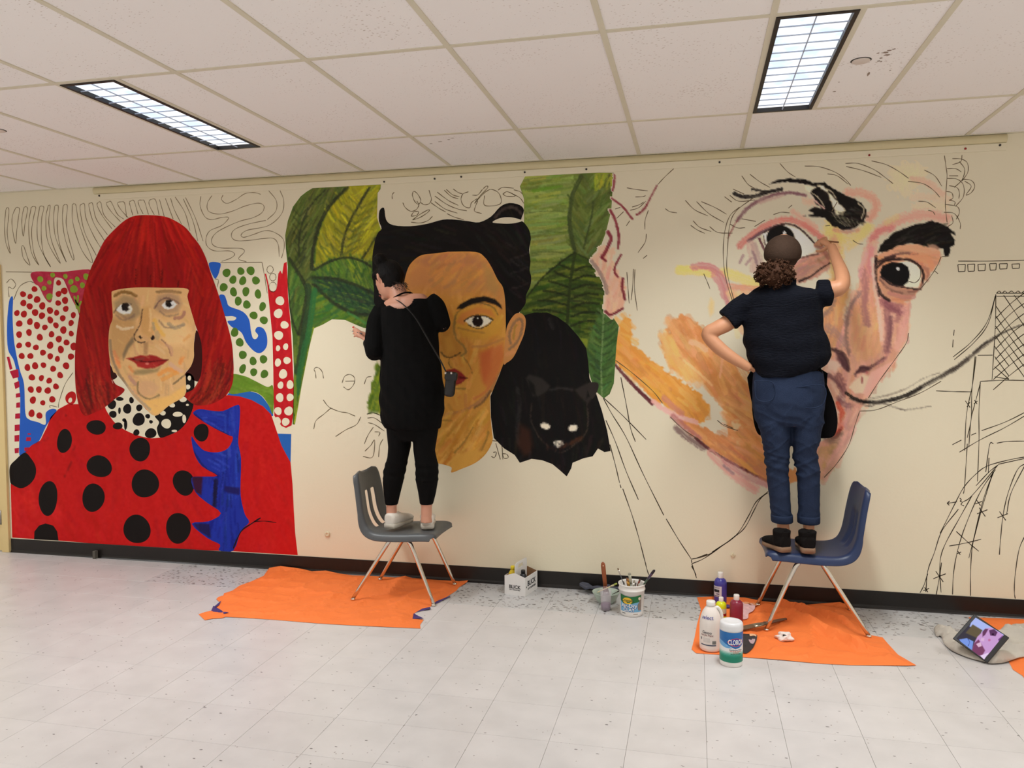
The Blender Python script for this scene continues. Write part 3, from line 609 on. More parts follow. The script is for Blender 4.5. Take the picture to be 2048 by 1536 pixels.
shape('blue_band', J(K('a', [(80, 905), (100, 905), (97, 1050), (110, 1250), (150, 1450)]), K('b', [(185, 110), (195, 330), (225, 380), (290, 400), (350, 418), (352, 330), (400, 298), (435, 312), (395, 370), (350, 440), (300, 545), (238, 582), (190, 640), (150, 655), (150, 500), (155, 300), (150, 150), (110, -60)]), K('a', [(62, 1300), (54, 1120), (66, 960)])), (36, 82, 168), B_, U)
for P in ([(75, 10), (140, -8), (145, 55), (100, 66)], [(108, 100), (146, 84), (152, 130), (118, 146)], [(122, 182), (154, 176), (156, 208), (122, 212)], [(126, 252), (154, 248), (154, 288), (124, 290)], [(118, 336), (154, 332), (154, 372), (116, 374)], [(113, 422), (152, 418), (152, 466), (113, 470)], [(112, 502), (149, 498), (147, 548), (112, 550)], [(112, 602), (146, 598), (144, 638), (114, 640)], [(52, -100), (72, -102), (96, -10), (76, 0)], [(214, 486), (237, 486), (237, 497), (212, 496)], [(203, 516), (238, 516), (238, 545), (200, 545)], [(188, 596), (225, 594), (215, 622), (188, 622)]):
    shape('red_stripe', K('b', P), (158, 24, 48), B_, 2 * U, False)
rd = K('a', [(450, 790), (177, 877), (265, 838), (231, 895), (450, 875), (494, 852), (180, 945), (285, 918), (325, 967), (228, 970), (447, 945), (500, 925), (505, 990), (130, 1022), (184, 1030), (270, 1018), (384, 1002), (435, 1020), (322, 1042), (482, 1062), (563, 1038), (386, 1075), (148, 1103), (230, 1088), (284, 1117), (345, 1132), (430, 1116), (546, 1098), (487, 1152), (223, 1171), (147, 1187), (306, 1208), (396, 1185), (547, 1180), (452, 1222), (511, 1248), (147, 1271), (217, 1264), (276, 1286), (386, 1270), (565, 1278), (467, 1302), (330, 1326), (167, 1352), (234, 1352), (386, 1354), (441, 1374), (545, 1356), (270, 1427), (334, 1422), (211, 1440), (408, 1450), (508, 1427)])
rd = J(rd, K('b', [(245, 57), (318, 62), (378, 82), (462, 40), (237, 150), (299, 150), (367, 158), (430, 127), (253, 231), (329, 252), (402, 226), (243, 333), (303, 350)]))
CROPS['x'] = (0, 0, 1.0)
rr_ = np.random.default_rng(3)
for k, (x, y) in enumerate(rd):
    s_ = rr_.uniform(5.0, 6.6); shape('red_dot', ell('x', x, y, s_, s_ * rr_.uniform(1.0, 1.2), rr_.uniform(-.4, .4), 14), (152, 22, 22), B_, U)
shape('red_loop', ell('b', 545, 215, 42, 50), (165, 22, 24), B_, U); shape('red_loop_hole', ell('b', 540, 232, 14, 20, .4), BARE, B_, 1.5 * U)
shape('blue_patch', K('c', [(222, 640), (308, 638), (305, 690), (288, 738), (262, 752)]), (36, 82, 168), B_, U)
SQ = K('c', [(300, 890), (340, 884), (360, 930), (380, 970), (480, 1010), (530, 1070), (545, 1160), (560, 1214), (585, 1220), (600, 1192), (578, 1160), (595, 1130), (640, 1140), (668, 1200), (665, 1280), (620, 1328), (570, 1315), (510, 1250), (470, 1170), (400, 1130), (365, 1085), (415, 1078), (432, 1058), (400, 1045), (340, 1042), (315, 980)])
shape('blue_squiggle', SQ, (36, 82, 168), B_, U)
for (x, y) in ((358, 713), (467, 700), (543, 697), (407, 766), (482, 774), (583, 772), (335, 824), (411, 860), (506, 857), (599, 876), (447, 930), (513, 957), (634, 972), (566, 1040), (644, 1077), (420, 1170), (459, 1247), (482, 1343), (561, 1391), (641, 1377), (481, 1450), (566, 1476), (648, 1490)):
    shape('green_dot', ell('c', x, y, rr_.uniform(25, 31), rr_.uniform(29, 37), rr_.uniform(-.3, .3), 16), (70, 102, 34), B_, 1.2 * U)
def f_strip(c): c.field(STR, 130, 85, 18, 5, [(176, 24, 32), (156, 18, 26), (190, 40, 44)], .5, 16)
STR = J(K('c', [(650, 720), (662, 720), (690, 840), (720, 858), (745, 820), (755, 720), (770, 695), (785, 722), (798, 640), (820, 628), (825, 750), (830, 900), (850, 1100), (860, 1300), (867, 1460)]), K('d', [(1106, 120), (1102, 330), (1088, 425), (1045, 445), (1010, 430), (955, 350), (950, 230), (947, 0)]), K('c', [(715, 1400), (710, 1200), (690, 1000), (670, 800)]))
shape('red_strip', STR, (170, 22, 30), B_, U, False, 3.2, f_strip)
WD = [('c', 768, 928, 32, 36), ('c', 755, 1025, 33, 36), ('c', 803, 1113, 30, 30), ('c', 758, 1193, 33, 35), ('c', 753, 1292, 17, 22), ('c', 812, 1280, 20, 25), ('c', 752, 1402, 23, 32), ('c', 822, 1386, 27, 28), ('c', 792, 1490, 32, 36), ('d', 1003, 117, 22, 28), ('d', 1076, 113, 27, 32), ('d', 997, 212, 30, 33), ('d', 1076, 210, 26, 30), ('d', 1065, 315, 32, 35), ('d', 984, 315, 28, 30), ('d', 1042, 398, 28, 32), ('d', 978, 392, 26, 32), ('c', 713, 822, 27, 34)]
for en in WD: shape('white_dot', ell(*en), BARE, B_, 1.6 * U)
GB = K('d', [(620, 40), (720, 45), (800, 80), (900, 130), (946, 128), (946, 335), (910, 270), (860, 200), (780, 165), (610, 180)])
shape('green_band', GB, (92, 124, 36), B_, U, True, 3.2, lambda c: c.field(GB, 60, 25, 20, 4, [(78, 108, 30), (120, 150, 50), (96, 130, 40)], .5, 17))
shape('blue_wedge', K('d', [(600, 200), (620, 172), (740, 163), (830, 182), (890, 240), (946, 340), (920, 350), (870, 290), (780, 240), (690, 210)]), (36, 88, 160), B_, .6 * U)
shape('blue_wedge', K('d', [(970, 488), (1085, 492), (1080, 715), (1040, 660), (990, 560)]), (36, 88, 160), B_, .6 * U, False)

# marker outlines above and around it
SK = [K('a', p) for p in (
 [(45, 230), (35, 350), (45, 480), (80, 565), (68, 500), (55, 400), (65, 300), (68, 225), (55, 212), (45, 230)], [(120, 215), (95, 280), (95, 370), (120, 488), (128, 400), (140, 300), (150, 225), (135, 210), (120, 215)],
 [(185, 210), (170, 280), (168, 350), (180, 432), (190, 350), (205, 270), (213, 220), (200, 205), (185, 210)], [(165, 520), (180, 600), (230, 655), (210, 590), (185, 515), (172, 505), (165, 520)],
 [(240, 210), (220, 350), (240, 550), (300, 655), (260, 560), (243, 400), (260, 280), (275, 215), (258, 203), (240, 210)], [(305, 205), (285, 350), (300, 500), (390, 668), (340, 580), (318, 450), (320, 300), (337, 215), (320, 200), (305, 205)],
 [(370, 200), (352, 300), (370, 480), (465, 642), (400, 480), (375, 330), (385, 205), (375, 195), (370, 200)], [(420, 200), (412, 300), (430, 450), (510, 630), (460, 500), (440, 350), (448, 210), (435, 193), (420, 200)],
 [(485, 200), (480, 300), (500, 450), (555, 602), (567, 590), (530, 450), (508, 330), (518, 205), (500, 188), (485, 200)], [(555, 190), (560, 330), (620, 520), (690, 625), (708, 610), (640, 430), (600, 300), (585, 200), (570, 182), (555, 190)],
 [(740, 580), (650, 400), (615, 220), (630, 185), (650, 190), (660, 290), (720, 430), (780, 530)], [(805, 470), (720, 330), (683, 200), (695, 177), (712, 185), (740, 300), (825, 420)], [(860, 375), (790, 280), (748, 200), (752, 175), (775, 175), (800, 270), (885, 362)],
 [(925, 320), (860, 250), (817, 185), (835, 168), (855, 170), (900, 260), (950, 300)], [(985, 290), (930, 230), (903, 180), (930, 168), (958, 180), (972, 285)], [(1020, 270), (1000, 200), (995, 170), (1005, 162), (1030, 162), (1060, 262)], [(1100, 262), (1070, 200), (1062, 160), (1090, 155), (1110, 165), (1140, 265)], [(1185, 268), (1150, 200), (1145, 165), (1160, 150), (1195, 155), (1222, 270)],
 [(1225, 150), (1262, 282)], [(1270, 140), (1330, 300)], [(1310, 140), (1340, 230), (1395, 340)], [(1345, 130), (1420, 250), (1460, 390)], [(1408, 145), (1480, 310), (1520, 470)], [(1425, 135), (1500, 290), (1560, 470)], [(45, 705), (245, 708)], [(105, 920), (150, 820), (220, 780), (262, 790)], [(50, 790), (85, 760), (120, 800), (100, 835), (65, 825), (70, 900)])]
SK += [K('c', p) for p in ([(160, 125), (155, 200), (190, 280), (240, 305), (310, 290), (365, 285), (370, 300), (320, 350), (230, 390), (200, 450), (210, 510), (270, 545), (380, 545), (420, 570), (390, 600), (320, 625)],
 [(245, 120), (210, 180), (220, 240), (300, 262), (400, 240), (500, 200), (600, 178), (645, 200), (630, 250), (560, 290), (450, 320), (300, 390), (245, 450), (255, 500), (320, 522), (460, 525), (495, 550), (450, 605), (510, 628)],
 [(330, 115), (320, 150), (360, 180), (430, 150), (500, 105), (570, 97), (620, 110)], [(680, 80), (740, 160), (735, 240), (670, 305)], [(660, 310), (520, 340), (420, 380), (395, 430), (430, 465), (520, 465), (640, 450), (720, 450), (755, 500), (762, 590)],
 [(768, 80), (797, 160), (780, 260), (680, 350), (520, 385), (470, 420), (490, 440), (560, 420), (650, 390), (720, 400), (790, 450), (800, 520), (780, 600)], [(310, 635), (630, 632)], [(630, 632), (650, 740), (670, 870)], [(270, 760), (295, 770), (285, 825)])]
for (cx, cy, rx, ry) in ((692, 688, 25, 28), (713, 746, 25, 28), (713, 822, 28, 38)):
    e_ = ell('c', cx, cy, rx, ry, 0, 12, .02); SK.append(np.vstack([e_, e_[:1]]))
SK += [K('b', p) for p in ([(560, 20), (500, 110), (455, 240), (448, 290)], [(385, 290), (385, 272), (440, 285)])]
lines('marker_line', SK, B_, U, (104, 92, 70), 1.3)
# ---- foliage and dark-haired portrait in the middle
LF = mural('mural_foliage', 650, 700, 'painted large green leaves beside the dark-haired portrait')
GM = J(K('h', [(250, 178), (300, 160), (400, 165), (520, 160), (620, 150), (775, 150), (772, 185), (750, 215), (748, 330), (745, 400), (770, 480), (800, 560), (800, 1260), (690, 1258), (640, 1250), (590, 1230), (500, 1190), (400, 1185), (330, 1225), (262, 1255), (240, 1380)]),
       K('j', [(185, 140), (150, 280), (120, 430), (90, 580), (60, 760), (38, 880), (20, 878), (25, 700), (30, 450), (20, 200), (5, 80)]), K('h', [(85, 1200), (70, 1080), (57, 900), (60, 780), (45, 640), (40, 540), (60, 430), (100, 320), (160, 240), (205, 205)]))
H = lambda *p: K('h', p)
L1 = H((215, 205), (280, 170), (400, 165), (520, 165), (450, 240), (380, 330), (320, 440), (280, 560), (250, 700), (245, 830), (240, 930), (190, 920), (130, 820), (80, 720), (50, 600), (45, 500), (80, 370), (140, 270))
L2 = H((520, 160), (775, 150), (752, 215), (748, 400), (790, 495), (740, 620), (725, 740), (640, 725), (490, 705), (380, 722), (270, 800), (282, 600), (330, 440), (400, 300), (480, 220))
L3 = H((250, 832), (330, 770), (430, 720), (520, 708), (620, 728), (740, 800), (740, 980), (620, 900), (500, 870), (350, 855))
L4 = H((250, 858), (400, 865), (550, 905), (650, 955), (790, 1000), (790, 1140), (700, 1150), (600, 1160), (500, 1120), (400, 1050), (310, 980), (255, 910))
L5 = H((70, 790), (130, 850), (180, 930), (200, 1050), (160, 1200), (140, 1290), (100, 1200), (75, 1050), (60, 900))
def f_leaf(c):
    c.field(GM, 200, 100, 30, 5, [(60, 92, 30), (44, 78, 30), (84, 104, 36), (110, 120, 40)], .8, 21)
    c.fill(L1, (72, 82, 36), .95, 3); c.field(L1, 150, lambda p: 118, 26, 3.5, [(58, 68, 34), (86, 92, 44), (48, 56, 30), (98, 104, 52)], .8, 22)
    c.fill(L2, (126, 122, 28), .95, 3); c.field(L2, 240, lambda p: 60 if p[0] < 690 + (470 - p[1]) * .35 else 130, 28, 4, [(146, 142, 30), (96, 98, 30), (170, 164, 34), (78, 84, 34), (116, 116, 34), (136, 132, 48)], .8, 23)
    c.fill(L3, (72, 98, 34), .95, 3); c.field(L3, 110, 60, 26, 3.5, [(60, 88, 34), (120, 134, 36), (44, 74, 32), (92, 116, 44)], .8, 24)
    c.fill(L4, (40, 68, 36), .95, 3); c.field(L4, 130, 20, 30, 3.5, [(34, 60, 34), (86, 110, 36), (30, 50, 36), (60, 90, 44), (46, 48, 40)], .8, 25)
    c.fill(L5, (62, 86, 36), .9, 3); c.field(L5, 60, 110, 18, 4, [(44, 66, 32), (90, 112, 44), (56, 84, 36)], .8, 26)
    c.field(K('h', [(270, 940), (420, 1060), (600, 1170), (690, 1250), (500, 1190), (400, 1185), (262, 1255)]), 80, 150, 24, 6, [(70, 100, 30), (48, 88, 40), (96, 118, 36)], .8, 27)
    DK = (34, 38, 26)
    for (L, w_) in (([(345, 195), (260, 280), (190, 400), (150, 540), (145, 700)], 4), ([(520, 175), (430, 260), (340, 380), (285, 520), (250, 680), (245, 800)], 8), ([(685, 175), (610, 300), (540, 430), (490, 560), (470, 690)], 6), ([(265, 805), (400, 735), (520, 712), (620, 735), (700, 780)], 6), ([(250, 865), (420, 872), (560, 915), (720, 985)], 7), ([(260, 920), (400, 1050), (520, 1120), (640, 1150), (780, 1150)], 8), ([(70, 720), (130, 810), (185, 905), (205, 980), (190, 1100), (150, 1300)], 8), ([(75, 1100), (100, 1210), (140, 1300)], 5), ([(735, 560), (680, 650), (635, 715)], 5), ([(45, 640), (60, 900), (75, 1100)], 4)): c.stroke(H(*L), w_, DK, .85, 2)
    for k in range(7):
        y = 330 + k * 62; c.stroke(H((160 + k * 4 if k < 5 else 150, y + 60), (215 - k * 4, y)), 4, (40, 46, 28), .7); c.stroke(H((150, y + 60), (95 + k * 4, y)), 3.5, (40, 46, 28), .6)
    for k in range(7):
        y = 260 + k * 60; x = 625 - k * 24; c.stroke(H((x, y + 70), (x - 95, y - 10)), 5, (74, 80, 34), .6); c.stroke(H((x, y + 70), (x + 110, y + 10)), 5, (74, 80, 34), .6)
    for k in range(7):
        x = 330 + k * 60; c.stroke(H((x, 880 + k * 12), (x + 70, 950 + k * 16), (x + 110, 1040 + k * 10)), 5, (28, 44, 36), .6); c.stroke(H((x, 860), (x - 10 + k * 6, 800)), 5, (40, 66, 34), .6)
    # stems running down
    c.stroke(J(H((215, 930), (225, 1050), (190, 1250), (160, 1450)), K('j', [(90, 300), (55, 480)])), 13, (38, 56, 34), .9); c.stroke(J(H((265, 960), (240, 1150), (210, 1350)), K('j', [(120, 250), (75, 480), (50, 650)])), 12, (40, 92, 48), .85)
    c.stroke(J(H((262, 1255), (225, 1450)), K('j', [(150, 300), (100, 560), (60, 760), (40, 870)])), 5, (164, 176, 40), .9); c.stroke(K('j', [(30, 500), (40, 650), (40, 780)]), 8, (110, 130, 36), .8)
    c.stroke(H((690, 1235), (600, 1180), (520, 1130)), 5, (60, 120, 60), .7); c.grain(4, 2, 2)
shape('leaf_cluster', GM, (64, 88, 32), LF, U, False, 2.2, f_leaf)
RB = J(K('i', [(690, 165), (730, 88), (900, 75), (1160, 65), (1300, 60), (1412, 60), (1402, 200), (1392, 350), (1350, 520), (1305, 640), (1255, 725), (1300, 830), (1345, 960), (1345, 1110), (1400, 1160)]), K('k', [(1450, 200), (1432, 350), (1422, 500), (1412, 640), (1380, 722), (1335, 756), (1260, 690), (1222, 560), (1180, 420), (1100, 300), (1000, 200), (860, 160), (700, 160)]), K('i', [(690, 1130), (735, 1000), (770, 930), (760, 800), (770, 570), (722, 440), (722, 260)]))
R1 = K('i', [(690, 165), (730, 85), (1170, 65), (1090, 220), (1055, 380), (1050, 500), (1080, 600), (1105, 665), (990, 760), (860, 860), (760, 990), (740, 800), (770, 570), (722, 440), (722, 260)])
R2 = K('i', [(1160, 65), (1412, 60), (1395, 200), (1390, 350), (1350, 520), (1300, 640), (1240, 735), (1180, 695), (1108, 660), (1070, 570), (1060, 420), (1090, 250)])
R3 = K('i', [(1110, 670), (1225, 730), (1295, 820), (1345, 960), (1345, 1120), (1290, 1210), (1240, 1320), (1160, 1330), (1100, 1250), (1050, 1200), (950, 1160), (860, 1160), (700, 1160), (740, 1010), (860, 870), (980, 765)])
R4 = K('k', [(1330, 92), (1400, 130), (1448, 200), (1432, 350), (1422, 500), (1412, 640), (1380, 722), (1335, 756), (1260, 690), (1220, 560), (1208, 400), (1238, 250), (1280, 150)])
def f_leaf2(c):
    c.fill(R1, (104, 118, 52), 1, 2); c.field(R1, 230, lambda p: -8, 44, 6, [(92, 108, 48), (122, 134, 70), (80, 96, 44), (136, 138, 60), (106, 120, 70)], .8, 31, jit=.1)
    for y in (360, 520, 675, 830): c.stroke(K('i', [(730, y + 10), (900, y - 8), (1050, y)]), 2.4, (62, 76, 34), .7)
    c.fill(R2, (74, 86, 38), 1, 3); c.field(R2, 170, lambda p: 130 if p[0] > 1175 else 55, 26, 6, [(66, 78, 36), (92, 104, 54), (80, 96, 44), (56, 68, 32)], .8, 32)
    c.field(K('i', [(1260, 60), (1412, 60), (1395, 150), (1270, 150)]), 30, 95, 18, 5, [(132, 134, 44), (110, 116, 44)], .8, 33)
    c.stroke(K('i', [(1160, 90), (1095, 230), (1072, 400), (1085, 540), (1110, 650)]), 9, (48, 58, 32), .8); c.stroke(K('i', [(1255, 280), (1240, 400), (1210, 520), (1180, 640)]), 4.5, (50, 60, 32), .85); c.stroke(K('i', [(1390, 300), (1350, 510), (1270, 690)]), 4, (92, 104, 48), .6)
    c.fill(R3, (54, 72, 26), 1, 2); c.field(R3, 190, lambda p: -12 if p[0] < 1142 else 8, 30, 6, [(48, 64, 24), (84, 98, 34), (62, 84, 30), (40, 56, 24), (100, 110, 36)], .8, 34, jit=.12)
    for k in range(7):
        y = 760 + k * 70; xl = 1000 - k * 42
        c.stroke(K('i', [(1075 - k * 3, y + 40), (1000 - k * 18, y + 5), (max(xl, 760), y - 15 + k * 4)]), 5, (26, 32, 18), .8, 2, .15); c.stroke(K('i', [(1100 - k * 3, y + 55), (1190, y + 20), (1260 + k * 9, y + 25)]), 5.5, (26, 32, 18), .8, 2, .15)
    c.stroke(K('i', [(1112, 680), (1085, 850), (1065, 1050), (1055, 1200)]), 7, (38, 48, 22), .95); c.stroke(K('i', [(1110, 672), (980, 765), (860, 870), (745, 1010)]), 4, (30, 36, 20), .9); c.stroke(K('i', [(1110, 672), (1225, 735), (1300, 830), (1342, 970)]), 4, (34, 42, 22), .8)
    c.fill(R4, (64, 94, 46), 1, 2); c.field(R4, 110, lambda p: 45 if p[0] < 1205 else 135, 18, 5, [(54, 80, 40), (84, 114, 58), (70, 104, 48), (44, 64, 34)], .8, 35)
    c.stroke(K('k', [(1332, 110), (1325, 300), (1315, 500), (1320, 740)]), 3.5, (110, 134, 84), .9)
    for k in range(9): c.stroke(K('k', [(1320, 190 + k * 58), (1260, 160 + k * 58)]), 2.4, (40, 58, 32), .7); c.stroke(K('k', [(1330, 190 + k * 58), (1395, 160 + k * 58)]), 2.4, (40, 58, 32), .7)
    c.fill(K('k', [(1400, 140), (1475, 90), (1450, 190)]), (108, 112, 36), 1, 2); c.fill(K('k', [(1150, 290), (1215, 300), (1205, 370)]), (120, 130, 40), .9, 2); c.grain(4, 2, 2)
shape('leaf_cluster', RB, (70, 92, 40), LF, 1.3 * U, False, 2.2, f_leaf2)
loose('green_brushwork', 690, 700, 800, 830, 2.8, lambda c: (c.fill(K('j', [(660, 400), (700, 420), (760, 600), (720, 800), (600, 765), (600, 700), (625, 560), (660, 520)]), (96, 116, 30), 1, 3, 4), c.field(K('j', [(660, 420), (720, 600), (700, 790), (600, 760), (640, 560)]), 60, 110, 16, 5, [(60, 88, 30), (130, 140, 34), (80, 104, 34)], .8, 36)), LF, U)

P_ = mural('mural_portrait', 950, 900, 'painted portrait with black upswept hair and ochre face on the wall')
BH = J(K('h', [(760, 430), (765, 350), (800, 330), (815, 420), (870, 462), (1000, 470), (1130, 452), (1250, 420), (1350, 420), (1450, 432)]), K('i', [(380, 440), (470, 395), (540, 320), (610, 292), (690, 308), (722, 350), (700, 420), (725, 445), (762, 500), (775, 570), (762, 650), (772, 740), (765, 810), (778, 860), (770, 930), (738, 1000), (735, 1060), (700, 1115), (650, 1180), (600, 1280), (575, 1300), (560, 1000), (480, 860), (420, 760), (300, 700), (0, 700)]), K('h', [(1050, 760), (1000, 900), (990, 1250), (745, 1100), (722, 960), (708, 720), (742, 540), (780, 490)]))
def f_bh(c):
    c.field(BH, 200, lambda p: 20 + (p[0] - 880) * .2, 40, 6, [(13, 10, 9), (22, 19, 18), (8, 6, 6), (30, 26, 25)], .5, 41)
    c.stroke(K('i', [(500, 400), (570, 335), (650, 330), (700, 375)]), 6, (74, 62, 56), .6)
    for y in (690, 800, 920): c.stroke(K('i', [(620, y + 30), (700, y + 10), (765, y - 20)]), 3, (48, 42, 40), .7)
    c.field(K('i', [(590, 620), (770, 600), (770, 980), (640, 1000)]), 30, 40, 20, 4, [(40, 36, 35), (26, 22, 22)], .5, 42)
shape('hair', BH, (12, 9, 9), P_, 2 * U, True, 3.2, f_bh, 3)
shape('hair_gap', K('i', [(480, 440), (540, 408), (620, 402), (690, 418), (710, 430), (640, 448), (560, 450)]), BARE, P_, 2.4 * U)
F2 = J(K('h', [(960, 1000), (955, 900), (985, 790), (1030, 730), (1090, 692), (1180, 680), (1280, 668)]), K('i', [(150, 666), (350, 668), (420, 708), (470, 780), (520, 880), (560, 940), (578, 1050), (582, 1200)]), K('k', [(582, 250), (580, 420), (560, 500), (530, 575), (485, 690), (462, 740), (466, 900), (476, 1010), (480, 1085), (430, 1180), (350, 1250), (240, 1298), (165, 1325), (165, 1285), (100, 1262), (50, 1245), (-30, 1150), (-120, 900), (-200, 500), (-260, 200), (-200, 0)]))
def f_face2(c):
    I_ = lambda *p: K('i', p); K_ = lambda *p: K('k', p)
    c.field(F2, 320, lambda p: 100 + 30 * math.sin(p[0] * .04), 22, 8, [(182, 124, 52), (200, 146, 70), (172, 112, 48), (208, 154, 74)], .6, 51)
    c.fill(J(K('h', [(940, 860), (1000, 760), (1100, 690), (1280, 668)]), I_((150, 666), (350, 668), (440, 740), (520, 880), (568, 960), (576, 1080), (480, 1010), (330, 960), (150, 990), (0, 960)), K('h', [(960, 1000)])), (176, 118, 72), .85, 34)
    c.fill(J(K('h', [(1040, 740), (1150, 690), (1280, 690)]), I_((300, 690), (400, 760), (200, 790), (0, 780))), (160, 106, 74), .7, 12); c.fill(J(K('h', [(1150, 800), (1300, 760)]), I_((380, 780), (420, 830), (330, 930), (180, 960), (30, 900))), (184, 126, 64), .8, 14)
    c.field(I_((20, 680), (420, 720), (540, 960), (200, 980), (30, 900)), 90, 135, 20, 8, [(186, 128, 70), (168, 112, 72), (196, 138, 72), (156, 112, 66)], .5, 52)
    c.fill(I_((400, 740), (460, 790), (540, 940), (500, 1000), (440, 960), (420, 850)), (164, 126, 70), .7, 10)
    c.fill(I_((180, 1140), (320, 1080), (500, 1090), (560, 1200), (540, 1300), (420, 1340), (250, 1320), (190, 1240)), (188, 138, 50), .8, 10)
    c.fill(I_((200, 1210), (240, 1140), (360, 1090), (470, 1110), (500, 1170), (400, 1140), (290, 1170), (260, 1230)), (186, 112, 56), .75, 6)
    c.stroke(I_((190, 1230), (200, 1150), (270, 1090), (380, 1062), (480, 1090), (520, 1150)), 3.5, (96, 78, 44), .75); c.stroke(I_((215, 1250), (300, 1270), (420, 1290)), 4, (140, 100, 50), .6)
    # brow, eye
    c.fill(I_((205, 1105), (230, 1070), (320, 1022), (420, 1008), (500, 1030), (545, 1075), (556, 1108), (500, 1072), (420, 1050), (330, 1066), (250, 1105)), (26, 20, 16), 1, 2)
    c.fill(I_((268, 1198), (310, 1172), (360, 1160), (430, 1165), (478, 1190), (440, 1225), (390, 1248), (340, 1245), (300, 1225)), (216, 206, 184), 1, 1.5)
    c.fill(ell('i', 366, 1200, 42, 42, n=16, wob=.01), (26, 16, 12), 1, 1.2); c.fill(ell('i', 366, 1178, 8, 7, n=8), (220, 214, 200), 1, 1)
    c.stroke(I_((262, 1200), (310, 1168), (365, 1156), (435, 1164), (482, 1190)), 3, (20, 14, 12), 1, 1); c.stroke(I_((290, 1222), (340, 1250), (390, 1255), (450, 1225), (478, 1195)), 2.2, (40, 36, 26), .9, 1)
    # nose
    c.fill(K_((90, 250), (180, 180), (190, 300), (260, 350), (260, 420), (150, 440), (80, 420)), (172, 118, 50), .7, 8); c.fill(K_((110, 290), (160, 270), (190, 380), (130, 420)), (192, 140, 60), .7, 8)
    c.stroke(K_((195, 130), (185, 220), (205, 300), (255, 350), (275, 400), (240, 430)), 5, (116, 94, 52), .7); c.stroke(K_((85, 400), (110, 430), (150, 442), (200, 425), (235, 405)), 3.6, (56, 44, 28), .85)
    c.stroke(K_((150, 450), (145, 490), (165, 520)), 2.4, (90, 64, 36), .8); c.stroke(K_((260, 440), (300, 500), (325, 560)), 2.4, (96, 72, 38), .7)
    # mouth
    c.fill(K_((120, 540), (190, 525), (240, 555), (285, 600), (240, 640), (200, 655), (120, 640)), (124, 34, 32), .95, 2); c.stroke(K_((130, 590), (200, 590), (285, 600)), 3, (60, 14, 16), .9); c.fill(ell('k', 190, 575, 14, 16), (176, 116, 108), .8, 2); c.stroke(K_((190, 630), (250, 620)), 5, (150, 60, 50), .6); c.stroke(K_((200, 680), (270, 680)), 5, (128, 98, 46), .8)
    # cheek and jaw
    c.fill(K_((380, 420), (430, 390), (560, 330), (575, 430), (530, 560), (440, 680), (400, 620), (390, 520)), (186, 102, 56), .8, 9); c.fill(K_((380, 400), (470, 370), (470, 520), (420, 640), (390, 560)), (176, 84, 44), .55, 9)
    c.stroke(K_((330, 360), (430, 350), (560, 300)), 6, (166, 112, 62), .7); c.stroke(K_((540, 560), (470, 690), (380, 780), (260, 850), (110, 880)), 7, (152, 104, 70), .7); c.stroke(K_((465, 700), (410, 780), (340, 830)), 5, (76, 58, 44), .7); c.stroke(K_((340, 760), (430, 700), (500, 600)), 6, (178, 92, 60), .5)
    c.fill(K_((100, 880), (330, 850), (460, 760), (466, 900), (476, 1010), (460, 1120), (330, 1200), (200, 1200), (60, 1180)), (188, 134, 58), .5, 10)
    c.field(K_((60, 900), (460, 860), (470, 1080), (240, 1290), (60, 1240)), 120, 125, 34, 7, [(168, 112, 44), (204, 150, 66), (182, 126, 52), (212, 160, 76)], .6, 53)
    c.fill(K_((170, 1200), (330, 1150), (420, 1170), (350, 1250), (240, 1298), (165, 1325)), (200, 148, 66), .9, 6); c.stroke(K_((330, 980), (270, 1080), (190, 1170)), 4, (128, 98, 44), .7); c.stroke(K_((450, 1010), (430, 1080), (400, 1150)), 4, (116, 92, 44), .7); c.stroke(K_((90, 925), (170, 925)), 4, (130, 94, 42), .7)
shape('face', F2, (188, 132, 58), P_, 3 * U, True, 2.3, f_face2, 4)
EAR = K('k', [(582, 265), (600, 185), (650, 112), (700, 102), (735, 150), (725, 250), (690, 340), (640, 440), (592, 480), (565, 480)])
shape('ear', EAR, (186, 128, 72), P_, 3.5 * U, True, 2.4, lambda c: (c.stroke(K('k', [(620, 330), (610, 260), (650, 170), (700, 150), (708, 220), (670, 320), (610, 380)]), 6, (120, 94, 70), .8), c.stroke(K('k', [(640, 300), (650, 220), (665, 190)]), 5, (150, 116, 50), .8), c.stroke(K('k', [(590, 420), (640, 400)]), 9, (200, 136, 90), .6)))
CT = mural('mural_animal', 1100, 900, 'painted black cat on a black ground on the wall')
CB = J(K('k', [(720, 118), (800, 96), (900, 96), (980, 130), (1060, 190), (1140, 280), (1200, 370), (1215, 470), (1225, 600), (1270, 700), (1320, 850), (1360, 1000), (1388, 1160)]), K('k', [(1340, 1168), (1290, 1140), (1250, 1200), (1180, 1215), (1095, 1250), (1085, 1292), (1050, 1355), (1000, 1310), (940, 1260), (860, 1230), (780, 1220), (690, 1250), (650, 1190), (570, 1140), (490, 1060), (468, 900), (464, 740), (530, 580), (565, 485), (640, 440), (690, 340), (725, 250)]))
